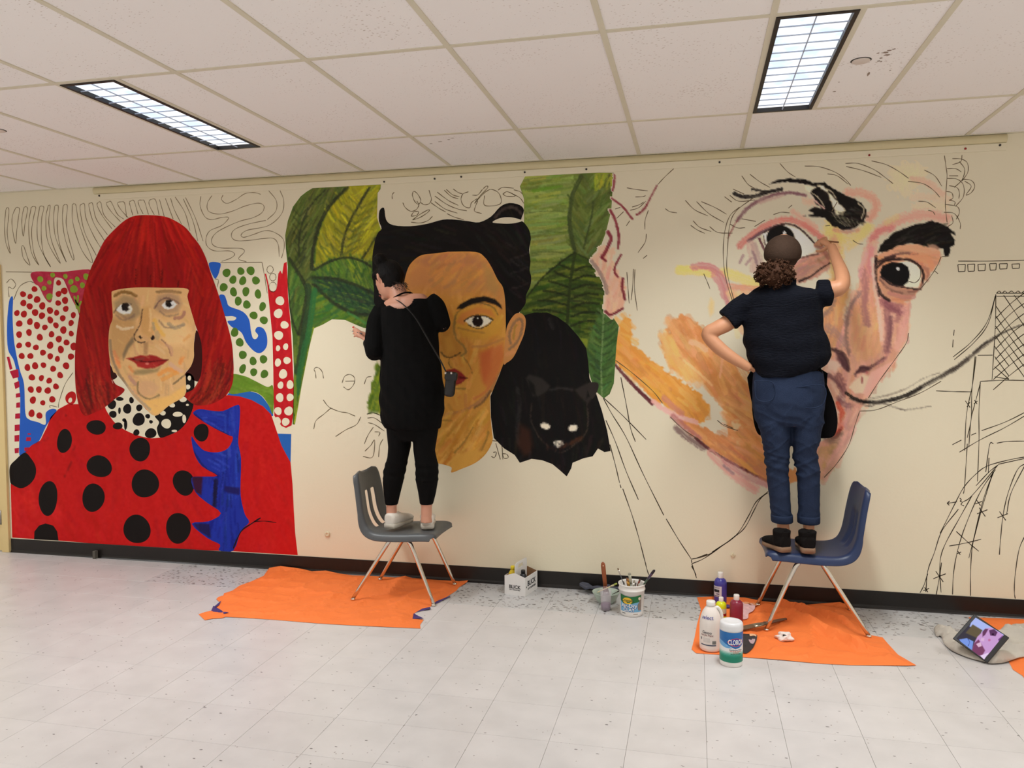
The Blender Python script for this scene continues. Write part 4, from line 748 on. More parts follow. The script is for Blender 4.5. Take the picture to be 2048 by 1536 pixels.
def f_cat(c):
    K_ = lambda *p: K('k', p)
    c.field(CB, 200, lambda p: 80, 44, 6, [(12, 10, 9), (18, 16, 15), (8, 6, 6), (26, 24, 22)], .5, 61)
    c.stroke(K_((670, 680), (690, 820), (670, 980), (680, 1100)), 9, (46, 44, 42), .6, 3, .6); c.fill(K_((690, 950), (770, 1000), (800, 1180), (720, 1200), (670, 1120)), (60, 32, 20), .7, 12); c.stroke(K_((920, 150), (940, 210)), 10, (52, 50, 52), .5, 3, .5)
    c.stroke(K_((780, 800), (775, 920), (830, 1040), (920, 1130), (1010, 1170), (1110, 1110), (1190, 1030), (1215, 930), (1205, 800)), 3, (62, 52, 44), .8)       # head outline
    c.fill(K_((735, 600), (760, 570), (860, 600), (925, 660), (900, 700), (830, 740), (790, 740)), (40, 37, 34), .9, 4); c.fill(K_((755, 610), (800, 650), (815, 740), (770, 700)), (12, 10, 9), .9, 3)
    c.fill(K_((1290, 640), (1270, 720), (1210, 800), (1150, 740), (1110, 690), (1200, 640)), (42, 37, 34), .9, 4); c.fill(K_((1260, 660), (1240, 730), (1200, 760), (1210, 700)), (12, 10, 9), .9, 3)
    c.stroke(K_((920, 690), (1000, 675), (1090, 690)), 7, (54, 52, 50), .6, 3, .5); c.stroke(K_((1000, 1140), (1100, 1090), (1160, 1060)), 10, (84, 46, 26), .6, 4, .4); c.stroke(K_((910, 1130), (960, 1150)), 9, (70, 42, 28), .6, 4)
    for (x, y, r_) in ((885, 968, .25), (1097, 984, -.3)): c.fill(ell('k', x, y, 38, 24, r_, 12, .03), (216, 206, 184), 1, 1.5)
    c.fill(K_((950, 1085), (1020, 1078), (1025, 1110), (995, 1135), (955, 1125)), (206, 198, 180), 1, 1.5); c.stroke(K_((990, 1090), (995, 1130)), 3, (40, 36, 32), .8)
    c.field(K_((480, 1040), (700, 1150), (1380, 1080), (1380, 1160), (1050, 1340), (690, 1240)), 80, 95, 26, 6, [(12, 10, 9), (34, 31, 28), (9, 7, 6)], .6, 62)
shape('black_cat', CB, (12, 9, 8), CT, 2 * U, False, 2.8, f_cat)
shape('cat_ear', K('k', [(1215, 640), (1270, 632), (1295, 650), (1285, 700), (1245, 760), (1215, 700)]), (40, 35, 32), CT, 3 * U)
SK2 = [K('t', p) for p in ([(860, 155), (1000, 260), (1130, 325)], [(830, 205), (980, 310), (1120, 370), (1240, 395)], [(830, 275), (960, 370), (1120, 425)], [(950, 130), (1040, 210), (1130, 240)], [(975, 120), (1060, 190), (1145, 215)], [(1065, 115), (1130, 160), (1190, 180)], [(780, 290), (880, 360), (970, 410)], [(985, 430), (1080, 475), (1200, 510)],
 [(420, 290), (450, 350), (520, 400), (590, 380), (625, 320), (600, 270)], [(650, 290), (700, 318), (760, 300), (785, 240), (755, 130)], [(540, 190), (560, 145), (610, 180), (650, 260), (620, 310), (570, 270), (540, 190)], [(525, 465), (560, 410), (620, 405), (600, 450), (530, 465)], [(545, 510), (640, 440), (750, 380), (745, 410), (640, 480), (545, 510)], [(525, 540), (640, 550), (740, 520), (800, 465)],
 [(1260, 150), (1190, 180), (1165, 250), (1200, 330), (1275, 355), (1300, 290), (1370, 240)], [(1480, 150), (1550, 120), (1640, 160), (1680, 250), (1650, 315), (1470, 325), (1465, 200)], [(1380, 265), (1350, 340), (1340, 400), (1430, 430)], [(1440, 120), (1380, 190), (1310, 195)], [(1450, 110), (1490, 78), (1505, 100), (1400, 215), (1340, 300), (1380, 250), (1480, 150)], [(1640, 130), (1700, 95), (1840, 105)], [(1700, 180), (1760, 150), (1860, 205), (1750, 208), (1700, 180)], [(1840, 125), (1920, 150), (1970, 200)], [(1830, 180), (1920, 230), (1970, 300)], [(285, 245), (285, 190), (310, 155)])]
SK2 += [K('k', p) for p in ([(480, 1080), (545, 1100), (560, 1225)], [(505, 1100), (540, 1225)], [(485, 1170), (510, 1170), (495, 1210), (470, 1200)], [(555, 1180), (590, 1185), (600, 1210), (570, 1215), (555, 1180)])]
lines('marker_line', SK2, P_, U, (86, 74, 52), 1.4)
SK3 = [K('j', p) for p in ([(200, 525), (195, 480), (185, 455), (210, 440), (245, 470), (258, 525)], [(255, 690), (300, 745), (380, 780), (440, 790), (500, 815)], [(315, 752), (260, 800), (200, 850), (182, 915)], [(350, 972), (430, 920), (510, 880), (545, 820)], [(400, 560), (420, 510), (460, 495), (495, 520), (490, 570), (450, 612), (410, 590)], [(425, 547), (498, 546)], [(570, 570), (590, 520), (625, 510)], [(590, 800), (640, 790), (720, 820)], [(595, 830), (650, 830), (720, 880)], [(600, 865), (650, 880), (725, 930)], [(640, 900), (600, 960), (570, 1030)], [(650, 935), (690, 940), (680, 970)], [(560, 1125), (635, 1128), (650, 1000), (620, 1040), (575, 1085)], [(680, 1130), (690, 1040), (715, 990)])]
lines('marker_line', SK3, LF, U, (96, 84, 62), 1.4)

# ---- large unfinished face on the right
Q_ = mural('mural_portrait', 1600, 900, 'unfinished giant painted face with thick black brows and long dark strokes')
def f_jaw(c):
    q = lambda *p: K('q', p)
    c.fill(q((150, 20), (190, -20), (230, -30), (240, 60), (245, 180), (300, 220), (420, 330), (520, 400), (640, 480), (760, 560), (830, 640), (838, 720), (800, 780), (740, 790), (600, 720), (500, 655), (400, 590), (300, 480), (200, 400), (112, 330), (112, 250)), (212, 146, 68), 1, 3, 4)
    c.field(q((150, 20), (230, 0), (250, 220), (520, 430), (820, 660), (740, 770), (400, 590), (115, 330)), 170, lambda p: 45, 34, 9, [(206, 138, 62), (222, 160, 84), (214, 150, 66), (200, 132, 72), (230, 172, 96)], .6, 71)
    c.fill(q((535, 30), (620, -40), (700, -10), (740, 20), (760, 70), (830, 100), (920, 200), (1060, 310), (1180, 430), (1200, 620), (1230, 860), (1290, 1080), (1440, 1130), (1600, 1180), (1600, 1260), (1290, 1240), (1100, 1150), (950, 1055), (800, 955), (700, 880), (600, 770), (700, 780), (800, 830), (900, 885), (970, 890), (975, 740), (945, 610), (860, 510), (760, 450), (640, 420), (540, 370), (490, 240), (455, 150), (530, 130), (515, 60)), (204, 138, 84), 1, 3, 5)
    c.field(q((540, 30), (740, 40), (1060, 310), (1190, 600), (1280, 1080), (1280, 1220), (900, 1010), (640, 790), (900, 885), (975, 890), (950, 610), (640, 420), (490, 200)), 330, lambda p: 55 if p[1] < 800 else 35, 36, 11, [(206, 140, 84), (220, 156, 104), (196, 128, 72), (214, 160, 112), (188, 124, 76), (226, 170, 108)], .55, 72)
    c.field(q((460, 150), (560, 130), (620, 300), (760, 450), (620, 430), (520, 330)), 60, 60, 26, 9, [(222, 166, 96), (228, 178, 112)], .6, 73)
    c.stroke(q((700, 170), (760, 190), (810, 230)), 12, (230, 178, 142), .7); c.stroke(q((940, 260), (930, 380), (920, 440)), 5, (226, 168, 140), .6); c.stroke(q((640, 310), (720, 370), (860, 500)), 5, (232, 196, 140), .6); c.stroke(q((1060, 330), (1130, 440), (1170, 470)), 16, (222, 206, 168), .8, 4, .5); c.fill(q((1010, 790), (1060, 780), (1080, 830), (1030, 860)), (216, 196, 150), .8, 6, 5); c.fill(q((1020, 910), (1070, 920), (1060, 950)), (214, 184, 130), .7, 6, 4)
    c.stroke(q((118, 345), (200, 440), (300, 545), (400, 640)), 6, (88, 38, 44), .95, 1.5, .2, 9); c.stroke(q((410, 625), (480, 680), (600, 740), (740, 785)), 11, (226, 168, 160), .9, 3); c.stroke(q((490, 595), (560, 660), (630, 720)), 12, (190, 122, 110), .75, 3); c.stroke(q((560, 740), (660, 830), (760, 910)), 13, (176, 112, 110), .8, 3)
    c.stroke(q((590, 830), (680, 910), (800, 985)), 14, (110, 84, 84), .75, 4, .5); c.stroke(q((730, 905), (850, 1000), (1000, 1090), (1150, 1170), (1290, 1240)), 6, (84, 42, 46), .95, 1.5, .2); c.stroke(q((850, 1020), (960, 1130), (1080, 1230), (1190, 1300)), 20, (208, 150, 138), .8, 4, .45); c.stroke(q((960, 1080), (1100, 1180), (1280, 1260)), 16, (190, 130, 128), .75, 4, .4); c.stroke(q((950, 1120), (1020, 1180)), 7, (126, 100, 112), .6, 3, .5)
    c.field(q((900, 960), (1280, 1100), (1280, 1220), (1050, 1100)), 50, 35, 30, 8, [(190, 126, 84), (206, 146, 84), (180, 116, 80)], .5, 74)
def f_pink(c):
    l = lambda *p: K('l', p)
    c.fill(l((85, 805), (130, 740), (175, 690), (215, 720), (270, 720), (250, 800), (300, 930), (345, 960), (352, 1080), (335, 1180), (240, 1238), (190, 1195), (200, 1050), (160, 920)), (206, 160, 134), 1, 3, 3)
    c.field(l((100, 800), (220, 720), (300, 930), (345, 1080), (330, 1170), (240, 1230), (195, 1180), (200, 1050)), 60, 100, 18, 7, [(212, 168, 144), (196, 146, 122), (220, 180, 156)], .6, 75)
    c.stroke(l((90, 815), (150, 900), (190, 980), (208, 1060)), 8, (130, 110, 104), .8)
    MR = (104, 34, 44)
    for (L, w_) in (([(265, 155), (262, 220), (250, 275)], 5), ([(245, 335), (330, 400), (400, 490)], 5), ([(232, 425), (270, 500), (298, 620), (292, 715)], 6), ([(215, 590), (238, 640), (212, 710), (170, 785)], 8), ([(170, 790), (200, 815)], 5), ([(315, 765), (272, 850), (266, 900), (290, 935)], 5), ([(590, 235), (540, 330), (510, 390)], 4), ([(512, 385), (480, 430), (435, 460)], 5), ([(330, 950), (325, 1020), (345, 1110)], 6), ([(195, 1200), (235, 1228), (330, 1180)], 6)): c.stroke(l(*L), w_, MR, .92, 1.5, .15)
loose('temple_brushwork', 1178, 340, 1330, 640, 2.2, f_pink, Q_, 2 * U)
def f_cheek2(c):
    l = lambda *p: K('l', p)
    c.stroke(l((765, 885), (880, 885), (1010, 905)), 20, (214, 186, 106), .95, 3, .25); c.stroke(l((1110, 900), (1250, 950), (1400, 1020)), 22, (216, 186, 112), .9, 4, .3)
    c.stroke(l((875, 860), (960, 850), (1060, 900), (1110, 985), (1130, 1090), (1160, 1180)), 15, (180, 116, 116), .92, 3, .3); c.stroke(l((1030, 920), (1080, 1000), (1110, 1090)), 14, (186, 124, 122), .8, 3); c.stroke(l((1150, 1010), (1250, 1020), (1390, 1030)), 13, (200, 136, 110), .8, 3, .4); c.stroke(l((1150, 1060), (1220, 1080), (1280, 1060)), 18, (212, 160, 122), .8, 4, .4); c.fill(l((1005, 1095), (1030, 1130), (1025, 1210), (1000, 1240), (985, 1170)), (216, 184, 122), .75, 6)
    c.field(l((1150, 1080), (1300, 1060), (1300, 1400), (1150, 1300)), 30, 70, 26, 10, [(214, 186, 130), (206, 150, 110), (224, 200, 150)], .5, 76); c.fill(l((640, 1290), (700, 1250), (780, 1280), (760, 1340), (680, 1340)), (216, 160, 108), .5, 9, 6)
def f_eye(c):
    m = lambda *p: K('m', p); n = lambda *p: K('n', p)
    # lit skin between the eyes
    c.stroke(m((860, 540), (900, 640), (880, 780), (900, 950), (870, 1150)), 34, (208, 166, 96), .85, 12, .3); c.stroke(m((850, 1100), (880, 1250), (870, 1400)), 34, (200, 140, 84), .85, 12, .3); c.stroke(m((820, 1180), (850, 1220)), 14, (120, 102, 96), .6, 6)
    c.stroke(m((820, 600), (950, 640), (1060, 620), (1140, 550)), 24, (206, 166, 100), .8, 10, .35); c.stroke(m((870, 650), (890, 720)), 20, (186, 130, 110), .7, 8)
    c.stroke(m((840, 1340), (930, 1420), (1000, 1536)), 30, (176, 132, 112), .8, 12)
    c.fill(m((800, 1000), (900, 930), (985, 960), (1000, 1060), (950, 1220), (930, 1400), (1010, 1560), (860, 1560), (790, 1300)), (200, 144, 96), .9, 14, 4); c.field(m((810, 1020), (980, 980), (940, 1250), (980, 1520), (860, 1520), (800, 1250)), 80, 100, 30, 9, [(206, 150, 92), (190, 132, 92), (210, 160, 108), (180, 128, 104)], .55, 79); c.stroke(m((990, 1180), (960, 1330), (985, 1480)), 12, (150, 116, 108), .65, 8)
    # upper lid, ball, iris, lower lid
    c.stroke(m((150, 695), (250, 610), (350, 545), (430, 510), (520, 495), (620, 525), (720, 590), (800, 650)), 14, (176, 102, 94), .9, 4, .3); c.stroke(m((560, 440), (660, 500), (740, 560)), 12, (190, 126, 110), .6, 5); c.stroke(m((220, 660), (330, 590), (440, 545)), 7, (84, 58, 66), .9)
    c.fill(m((325, 610), (400, 560), (500, 538), (600, 570), (680, 640), (745, 720), (690, 775), (600, 790), (400, 790), (340, 700)), (214, 204, 178), 1, 2)
    c.stroke(m((230, 680), (260, 800), (260, 880)), 18, (176, 142, 130), .7, 5, .5); c.stroke(m((300, 640), (340, 730)), 5, (72, 32, 40), .9); c.stroke(m((260, 690), (300, 800), (330, 860)), 14, (150, 120, 116), .6, 5, .4); c.stroke(m((150, 830), (180, 770)), 6, (140, 104, 108), .7, 2, .6); c.stroke(m((200, 840), (240, 790)), 6, (150, 116, 116), .7, 2, .6)
    c.fill(ell('m', 465, 640, 108, 100, n=26, wob=.01), (13, 11, 10), 1, 1.5); c.fill(ell('m', 495, 600, 12, 15, n=10), (226, 220, 204), 1, 1)
    c.stroke(m((335, 620), (345, 680), (380, 730)), 3, (60, 44, 40), .8); c.stroke(m((330, 598), (440, 542), (520, 530), (600, 556), (680, 628), (735, 690)), 4, (40, 24, 26), .95, 1.2, .1)
    c.fill(m((600, 800), (700, 765), (790, 745), (845, 800), (840, 870), (760, 930), (640, 975), (560, 980), (520, 900)), (172, 122, 104), .95, 4, 3); c.field(m((600, 800), (790, 760), (840, 860), (640, 960), (560, 960)), 60, 150, 22, 7, [(180, 128, 108), (156, 112, 98), (190, 140, 118), (140, 110, 96)], .5, 77)
    c.stroke(m((615, 790), (700, 770), (760, 760)), 3.5, (70, 44, 40), .9); c.stroke(m((610, 970), (700, 930), (780, 870), (845, 830)), 6, (40, 28, 26), .9, 1.5, .3, 3); c.stroke(m((735, 690), (790, 720), (835, 790)), 10, (150, 98, 88), .7)
    # black brow, left of the nose
    c.stroke(m((985, 290), (1080, 290), (1170, 330), (1200, 400), (1150, 490)), 18, (188, 126, 108), .85, 7, .3)
    c.fill(m((380, 222), (440, 195), (520, 178), (640, 185), (720, 215), (800, 212), (900, 275), (1010, 330), (1090, 365), (1130, 430), (1110, 500), (1040, 560), (950, 578), (860, 540), (800, 480), (760, 475), (690, 470), (640, 468), (720, 450), (680, 425), (720, 400), (780, 410), (740, 350), (690, 290), (740, 245), (650, 222), (520, 205)), (15, 12, 11), 1, 2, 1.5)
    c.fill(m((745, 235), (790, 235), (840, 290), (900, 360), (965, 425), (940, 455), (890, 455), (860, 390), (845, 330), (790, 270)), (208, 196, 164), 1, 3, 2); c.fill(ell('m', 780, 330, 56, 60, .5), (20, 16, 15), .95, 3); c.fill(m((650, 232), (720, 250), (690, 285), (660, 270)), (200, 188, 156), .9, 3)
    c.field(m((860, 440), (1110, 400), (1090, 520), (940, 570)), 60, 20, 18, 4, [(48, 44, 38), (14, 11, 10), (70, 66, 56)], .55, 78); c.stroke(m((1060, 370), (1105, 420), (1085, 490)), 3, (190, 178, 150), .7, 1, .5); c.stroke(m((690, 300), (740, 360), (800, 410)), 3.5, (206, 160, 150), .9); c.stroke(m((880, 575), (980, 590), (1060, 570)), 9, (150, 106, 98), .6, 4)
    c.stroke(m((110, 295), (170, 320), (260, 318), (370, 285), (470, 265)), 8, (24, 20, 20), .95, 2, .2); c.stroke(m((250, 262), (330, 278), (420, 275)), 6, (24, 20, 20), .95, 2, .2, 3)
    c.stroke(m((135, 500), (200, 420), (300, 350), (420, 305), (550, 290), (660, 312)), 8, (100, 66, 74), .9, 2.5, .3, 7); c.stroke(m((60, 635), (110, 540), (135, 500)), 3, (122, 60, 62), .85, 1.5); c.stroke(m((300, 365), (430, 330), (480, 310)), 7, (150, 116, 112), .6, 3, .4); c.fill(m((640, 330), (720, 340), (730, 390), (640, 380)), (186, 140, 118), .6, 7, 4)
def f_right(c):
    n = lambda *p: K('n', p); o = lambda *p: K('o', p)
    # broad washes of the forehead
    c.fill(n((520, 130), (620, 70), (740, 80), (780, 140), (700, 230), (600, 290), (520, 250)), (206, 178, 122), .34, 40, 10); c.stroke(n((680, 185), (800, 215), (910, 300)), 14, (194, 138, 120), .7, 5, .3); c.stroke(n((690, 320), (850, 330), (960, 340)), 14, (200, 152, 128), .55, 8, .4); c.stroke(n((700, 400), (840, 390), (930, 400)), 16, (206, 164, 132), .5, 8, .4)
    c.stroke(n((360, 700), (400, 610), (500, 540), (640, 480), (800, 460), (940, 490)), 22, (190, 128, 114), .85, 8, .3); c.stroke(n((370, 640), (440, 580), (520, 560)), 14, (170, 96, 98), .75, 6, .3); c.stroke(n((480, 520), (560, 480)), 14, (206, 160, 112), .7, 6)
    c.stroke(n((350, 560), (270, 640), (190, 710)), 16, (206, 168, 104), .6, 8)
    # nose and cheek down to the chin
    body = J(n((350, 700), (410, 730), (430, 900), (420, 1020), (500, 1110), (600, 1140), (665, 1125), (655, 1250), (642, 1400), (590, 1510)), o((600, 215), (520, 325), (440, 450), (340, 600), (272, 700), (240, 800), (200, 920), (120, 1060), (30, 1190), (-80, 1260), (-120, 1100), (-60, 950), (60, 900), (120, 700), (60, 560), (-40, 420), (60, 300)), n((150, 1300), (200, 1150), (265, 1010), (285, 880), (310, 780)))
    c.fill(body, (206, 152, 128), 1, 3, 2); c.field(body, 330, lambda p: 95 if p[1] < 820 else 120, 34, 10, [(212, 158, 136), (196, 140, 116), (220, 170, 146), (190, 134, 118), (204, 148, 120)], .55, 81)
    c.fill(n((230, 1180), (300, 1100), (420, 1200), (440, 1400), (400, 1536), (280, 1600), (200, 1450)), (206, 152, 112), .7, 14); c.field(n((230, 1200), (420, 1200), (430, 1500), (220, 1500)), 60, 100, 30, 9, [(214, 166, 120), (200, 142, 110)], .5, 82)
    c.stroke(n((300, 890), (315, 1020), (310, 1160), (330, 1300)), 17, (150, 100, 100), .75, 6, .3); c.stroke(n((270, 1060), (200, 1180), (170, 1300)), 11, (130, 106, 104), .75, 6, .3); c.stroke(n((180, 1250), (170, 1400), (190, 1536)), 8, (120, 92, 84), .7, 4)
    c.stroke(n((360, 720), (350, 860), (390, 960)), 16, (188, 122, 124), .8, 6); c.stroke(n((420, 1050), (440, 1250), (455, 1450)), 12, (226, 172, 148), .8, 4, .2)
    c.stroke(n((450, 1130), (530, 1170), (600, 1200)), 22, (146, 88, 92), .75, 6, .3); c.stroke(n((480, 1200), (500, 1330), (480, 1500)), 16, (140, 92, 92), .8, 5, .3); c.stroke(n((590, 1150), (560, 1270)), 14, (160, 104, 104), .7, 6); c.stroke(J(n((400, 780), (395, 930), (420, 1080))), 7, (56, 34, 36), .9, 2, .2)
    # eye
    c.fill(n((415, 770), (560, 695), (700, 680), (880, 720), (902, 790), (850, 870), (800, 940), (755, 985), (720, 1050), (655, 1125), (560, 1140), (480, 1095), (420, 1020), (392, 900)), (192, 140, 110), 1, 3, 2); c.field(n((430, 770), (700, 690), (890, 750), (720, 1040), (560, 1130), (420, 1000)), 70, 10, 24, 6, [(200, 148, 116), (180, 124, 96), (206, 140, 100), (160, 118, 98)], .55, 83)
    c.stroke(n((470, 790), (600, 755), (720, 760)), 5, (90, 62, 60), .8); c.stroke(n((680, 770), (800, 800), (830, 860)), 12, (204, 134, 100), .7); c.stroke(n((440, 950), (560, 1040), (680, 1060)), 12, (150, 112, 96), .7); c.stroke(n((500, 1060), (600, 1090), (690, 1090)), 9, (176, 116, 108), .7)
    c.fill(n((560, 828), (640, 812), (710, 840), (745, 890), (745, 960), (725, 1020), (650, 1020), (600, 1000), (620, 900)), (216, 208, 182), 1, 2)
    c.fill(n((430, 900), (450, 850), (520, 822), (600, 830), (645, 860), (660, 920), (645, 975), (605, 1008), (540, 1000), (480, 960), (440, 930)), (13, 11, 11), 1, 1.5); c.fill(ell('n', 568, 874, 13, 12, n=10), (224, 218, 204), 1, 1)
    c.stroke(n((410, 860), (470, 815), (560, 800), (660, 808), (735, 855), (765, 920), (755, 980)), 5.5, (36, 24, 24), .95, 1.5, .1); c.stroke(n((440, 935), (520, 995), (610, 1015), (700, 1030), (740, 1030)), 4.5, (36, 26, 26), .9, 1.5, .2); c.stroke(n((400, 800), (395, 900), (405, 990), (440, 1070), (500, 1120)), 7, (34, 24, 24), .9, 2, .2); c.stroke(n((420, 820), (500, 790), (540, 780)), 7, (40, 26, 26), .85)
    # brow, right of the nose
    c.fill(n((412, 752), (430, 690), (490, 640), (560, 582), (680, 540), (760, 522), (830, 503), (900, 528), (960, 558), (1000, 590), (1016, 625), (970, 600), (1003, 650), (1003, 690), (970, 712), (960, 772), (930, 775), (915, 722), (860, 720), (800, 704), (740, 690), (650, 680), (560, 702), (480, 742)), (15, 12, 11), 1, 2, 1.5); c.field(n((450, 700), (700, 560), (900, 540), (990, 650), (900, 700), (700, 670)), 50, -18, 20, 4, [(44, 40, 36), (14, 12, 11), (34, 30, 28)], .6, 84)
    c.fill(n((800, 690), (860, 690), (890, 720), (850, 740), (810, 720)), (196, 150, 124), .7, 4, 2)
    # nostrils, mouth, chin
    c.stroke(o((60, 225), (130, 250), (175, 310), (185, 385)), 9, (56, 36, 38), .85, 3, .3); c.fill(o((90, 290), (150, 300), (170, 350), (120, 360)), (110, 66, 72), .7, 6); c.fill(o((20, 310), (90, 300), (130, 350), (100, 400), (20, 400)), (222, 192, 172), .8, 8, 4); c.stroke(o((240, 420), (290, 365), (340, 370), (410, 330), (470, 290)), 7, (84, 54, 56), .85, 3, .3); c.fill(ell('o', 318, 402, 22, 12), (176, 92, 92), .9, 2); c.fill(o((220, 470), (300, 410), (390, 440), (330, 560), (240, 560), (195, 520)), (218, 196, 166), .9, 5, 3); c.fill(ell('o', 292, 462, 9, 30), (156, 92, 86), .9, 2); c.fill(o((300, 560), (360, 400), (560, 300), (440, 450), (330, 600)), (222, 166, 150), .9, 4)
    c.stroke(o((110, 430), (150, 540), (130, 620)), 16, (120, 74, 76), .75, 6); c.stroke(o((105, 640), (140, 720), (130, 820), (90, 880)), 12, (188, 78, 56), .9, 4, .3); c.stroke(o((130, 830), (100, 890), (60, 910)), 7, (120, 40, 34), .85, 3); c.stroke(o((180, 660), (200, 740), (180, 820)), 14, (164, 118, 118), .75, 6); c.stroke(o((60, 930), (120, 940), (60, 1010)), 18, (130, 104, 84), .6, 8); c.stroke(o((0, 1010), (80, 1010), (30, 1120)), 26, (196, 154, 96), .6, 9); c.stroke(o((130, 960), (80, 1060), (10, 1150)), 10, (172, 120, 108), .6, 5)
    c.field(o((180, 700), (270, 700), (200, 920), (60, 1150), (0, 1180), (130, 920)), 60, 115, 26, 8, [(216, 164, 148), (206, 150, 134), (190, 140, 124)], .5, 85)
def f_must(c):
    o = lambda *p: K('o', p)
    c.stroke(o((330, 610), (500, 575), (640, 520), (760, 450), (890, 405)), 5, (110, 96, 84), .6, 2, .7, 3); c.stroke(o((200, 600), (330, 660), (450, 640), (620, 690), (820, 660)), 5, (86, 74, 66), .75, 2, .6, 3)
    c.stroke(o((170, 560), (260, 615), (380, 632), (520, 612), (640, 575), (740, 520)), 7, (24, 20, 18), .95, 2, .3, 9); c.stroke(o((640, 580), (760, 510), (900, 435), (1020, 365), (1100, 300)), 9, (44, 38, 34), .85, 2.5, .6, 10); c.stroke(o((900, 430), (1050, 340), (1180, 235), (1320, 130)), 10, (70, 62, 56), .75, 2.5, .7, 7); c.stroke(o((1150, 250), (1250, 170), (1400, 85), (1560, 20)), 6, (40, 34, 32), .85, 2, .5, 3)
def f_all(c): f_jaw(c); f_cheek2(c); f_eye(c); f_right(c); f_extra(c); f_must(c)
def f_extra(c):
    m = lambda *p: K('m', p); n = lambda *p: K('n', p); o = lambda *p: K('o', p)
    c.stroke(n((372, 800), (385, 960), (412, 1150), (432, 1300), (440, 1420)), 9, (230, 186, 168), .8, 4, .3); c.stroke(n((330, 760), (300, 830), (280, 930)), 9, (206, 150, 146), .7, 5)
    c.fill(o((78, 238), (140, 250), (178, 315), (188, 388), (150, 380), (120, 310)), (74, 46, 50), .85, 4, 2); c.fill(o((240, 405), (275, 358), (345, 358), (352, 385), (295, 402)), (70, 42, 46), .85, 4, 2); c.stroke(o((420, 330), (480, 290), (510, 220)), 7, (176, 120, 116), .7, 4)
    c.stroke(n((470, 1140), (540, 1190), (600, 1215)), 12, (120, 70, 80), .7, 5, .4); c.stroke(n((510, 1250), (505, 1380), (490, 1500)), 9, (112, 74, 80), .7, 4, .4); c.stroke(n((620, 1180), (615, 1330), (560, 1480)), 16, (224, 166, 152), .6, 7, .3)
    c.stroke(m((830, 1330), (900, 1370), (960, 1450)), 20, (150, 116, 112), .6, 9, .4); c.stroke(m((800, 1230), (850, 1180), (880, 1120)), 12, (110, 92, 92), .6, 6, .4); c.stroke(o((30, 420), (90, 470), (140, 540)), 10, (92, 58, 62), .7, 4, .5); c.stroke(o((60, 480), (110, 560), (150, 610)), 9, (214, 184, 160), .7, 4, .5); c.stroke(o((110, 600), (160, 650), (210, 660)), 12, (120, 80, 84), .6, 5, .4)
    c.stroke(o((150, 900), (100, 1000), (30, 1090)), 12, (214, 160, 144), .6, 6, .4); c.stroke(o((20, 920), (80, 900), (130, 870)), 12, (110, 88, 74), .7, 6, .4)
    for k in range(6): c.stroke(m((860 + k * 38, 440 + k * 14), (900 + k * 34, 500 + k * 8), (960 + k * 20, 545)), 2.2, (150, 140, 118), .55, 1, .6)
    for (a, b) in (((690, 280), (800, 395)), ((850, 330), (905, 450)), ((800, 250), (890, 330))): c.stroke(m(a, ((a[0] + b[0]) / 2 + 12, (a[1] + b[1]) / 2 - 8), b), 2.5, (196, 184, 156), .7, 1, .4)
    c.stroke(m((250, 740), (290, 850), (300, 900)), 6, (110, 84, 92), .6, 3, .5); c.stroke(m((330, 830), (350, 900), (380, 940)), 5, (90, 60, 64), .6, 3, .5); c.stroke(n((430, 960), (500, 1030), (600, 1060)), 5, (96, 66, 62), .7, 2, .4); c.stroke(n((650, 1050), (720, 1040), (760, 990)), 6, (110, 74, 66), .7, 2, .4); c.stroke(n((760, 860), (800, 900), (790, 960)), 8, (150, 96, 80), .7, 4)
loose('face_brushwork', 1226, 320, 2052, 992, 2.2, f_all, Q_, .6 * U)
LK = [K('l', p) for p in ([(720, 105), (650, 170), (590, 235)], [(360, 252), (430, 265), (520, 275)], [(425, 322), (480, 320), (505, 312)], [(385, 425), (450, 405), (505, 355)], [(400, 400), (460, 380), (490, 360)], [(270, 415), (310, 402)], [(280, 488), (335, 435)], [(525, 425), (500, 500), (498, 572)], [(510, 605), (500, 670), (445, 750)], [(355, 545), (382, 505)], [(485, 795), (515, 770)], [(655, 412), (690, 435), (745, 445)], [(808, 348), (880, 420), (982, 468)], [(895, 358), (990, 450), (1105, 518)], [(932, 358), (1040, 405), (1125, 455)], [(868, 505), (920, 555), (1008, 588)], [(850, 540), (900, 575), (958, 602)], [(995, 550), (1060, 595), (1172, 600)], [(1110, 320), (1165, 362)], [(1242, 160), (1290, 225), (1340, 255)], [(1305, 148), (1380, 205), (1460, 250)], [(1150, 310), (1220, 355), (1345, 345)], [(1175, 262), (1260, 300)],
  [(1225, 400), (1150, 470), (1110, 600), (1100, 780), (1120, 950), (1170, 1120)], [(1330, 330), (1200, 430), (1150, 540), (1132, 740), (1130, 900), (1180, 1110)], [(950, 912), (975, 970), (998, 1028)], [(360, 900), (368, 1020), (378, 1140)], [(410, 875), (405, 1000), (392, 1115)], [(422, 878), (418, 1020), (440, 1195)], [(215, 970), (260, 995), (310, 988)], [(1240, 490), (1350, 510)], [(1340, 550), (1420, 500)], [(1150, 530), (1210, 560), (1268, 558)])]
LK += [K('m', p) for p in ([(460, 65), (520, 130), (580, 170)], [(650, 85), (760, 90), (880, 130), (960, 185), (1005, 235)], [(825, 145), (900, 160), (985, 225)], [(410, 458), (470, 440), (535, 445)], [(525, 408), (553, 385)], [(860, 430), (900, 360)], [(1020, 655), (1060, 680), (1100, 685)], [(810, 545), (845, 540)])]
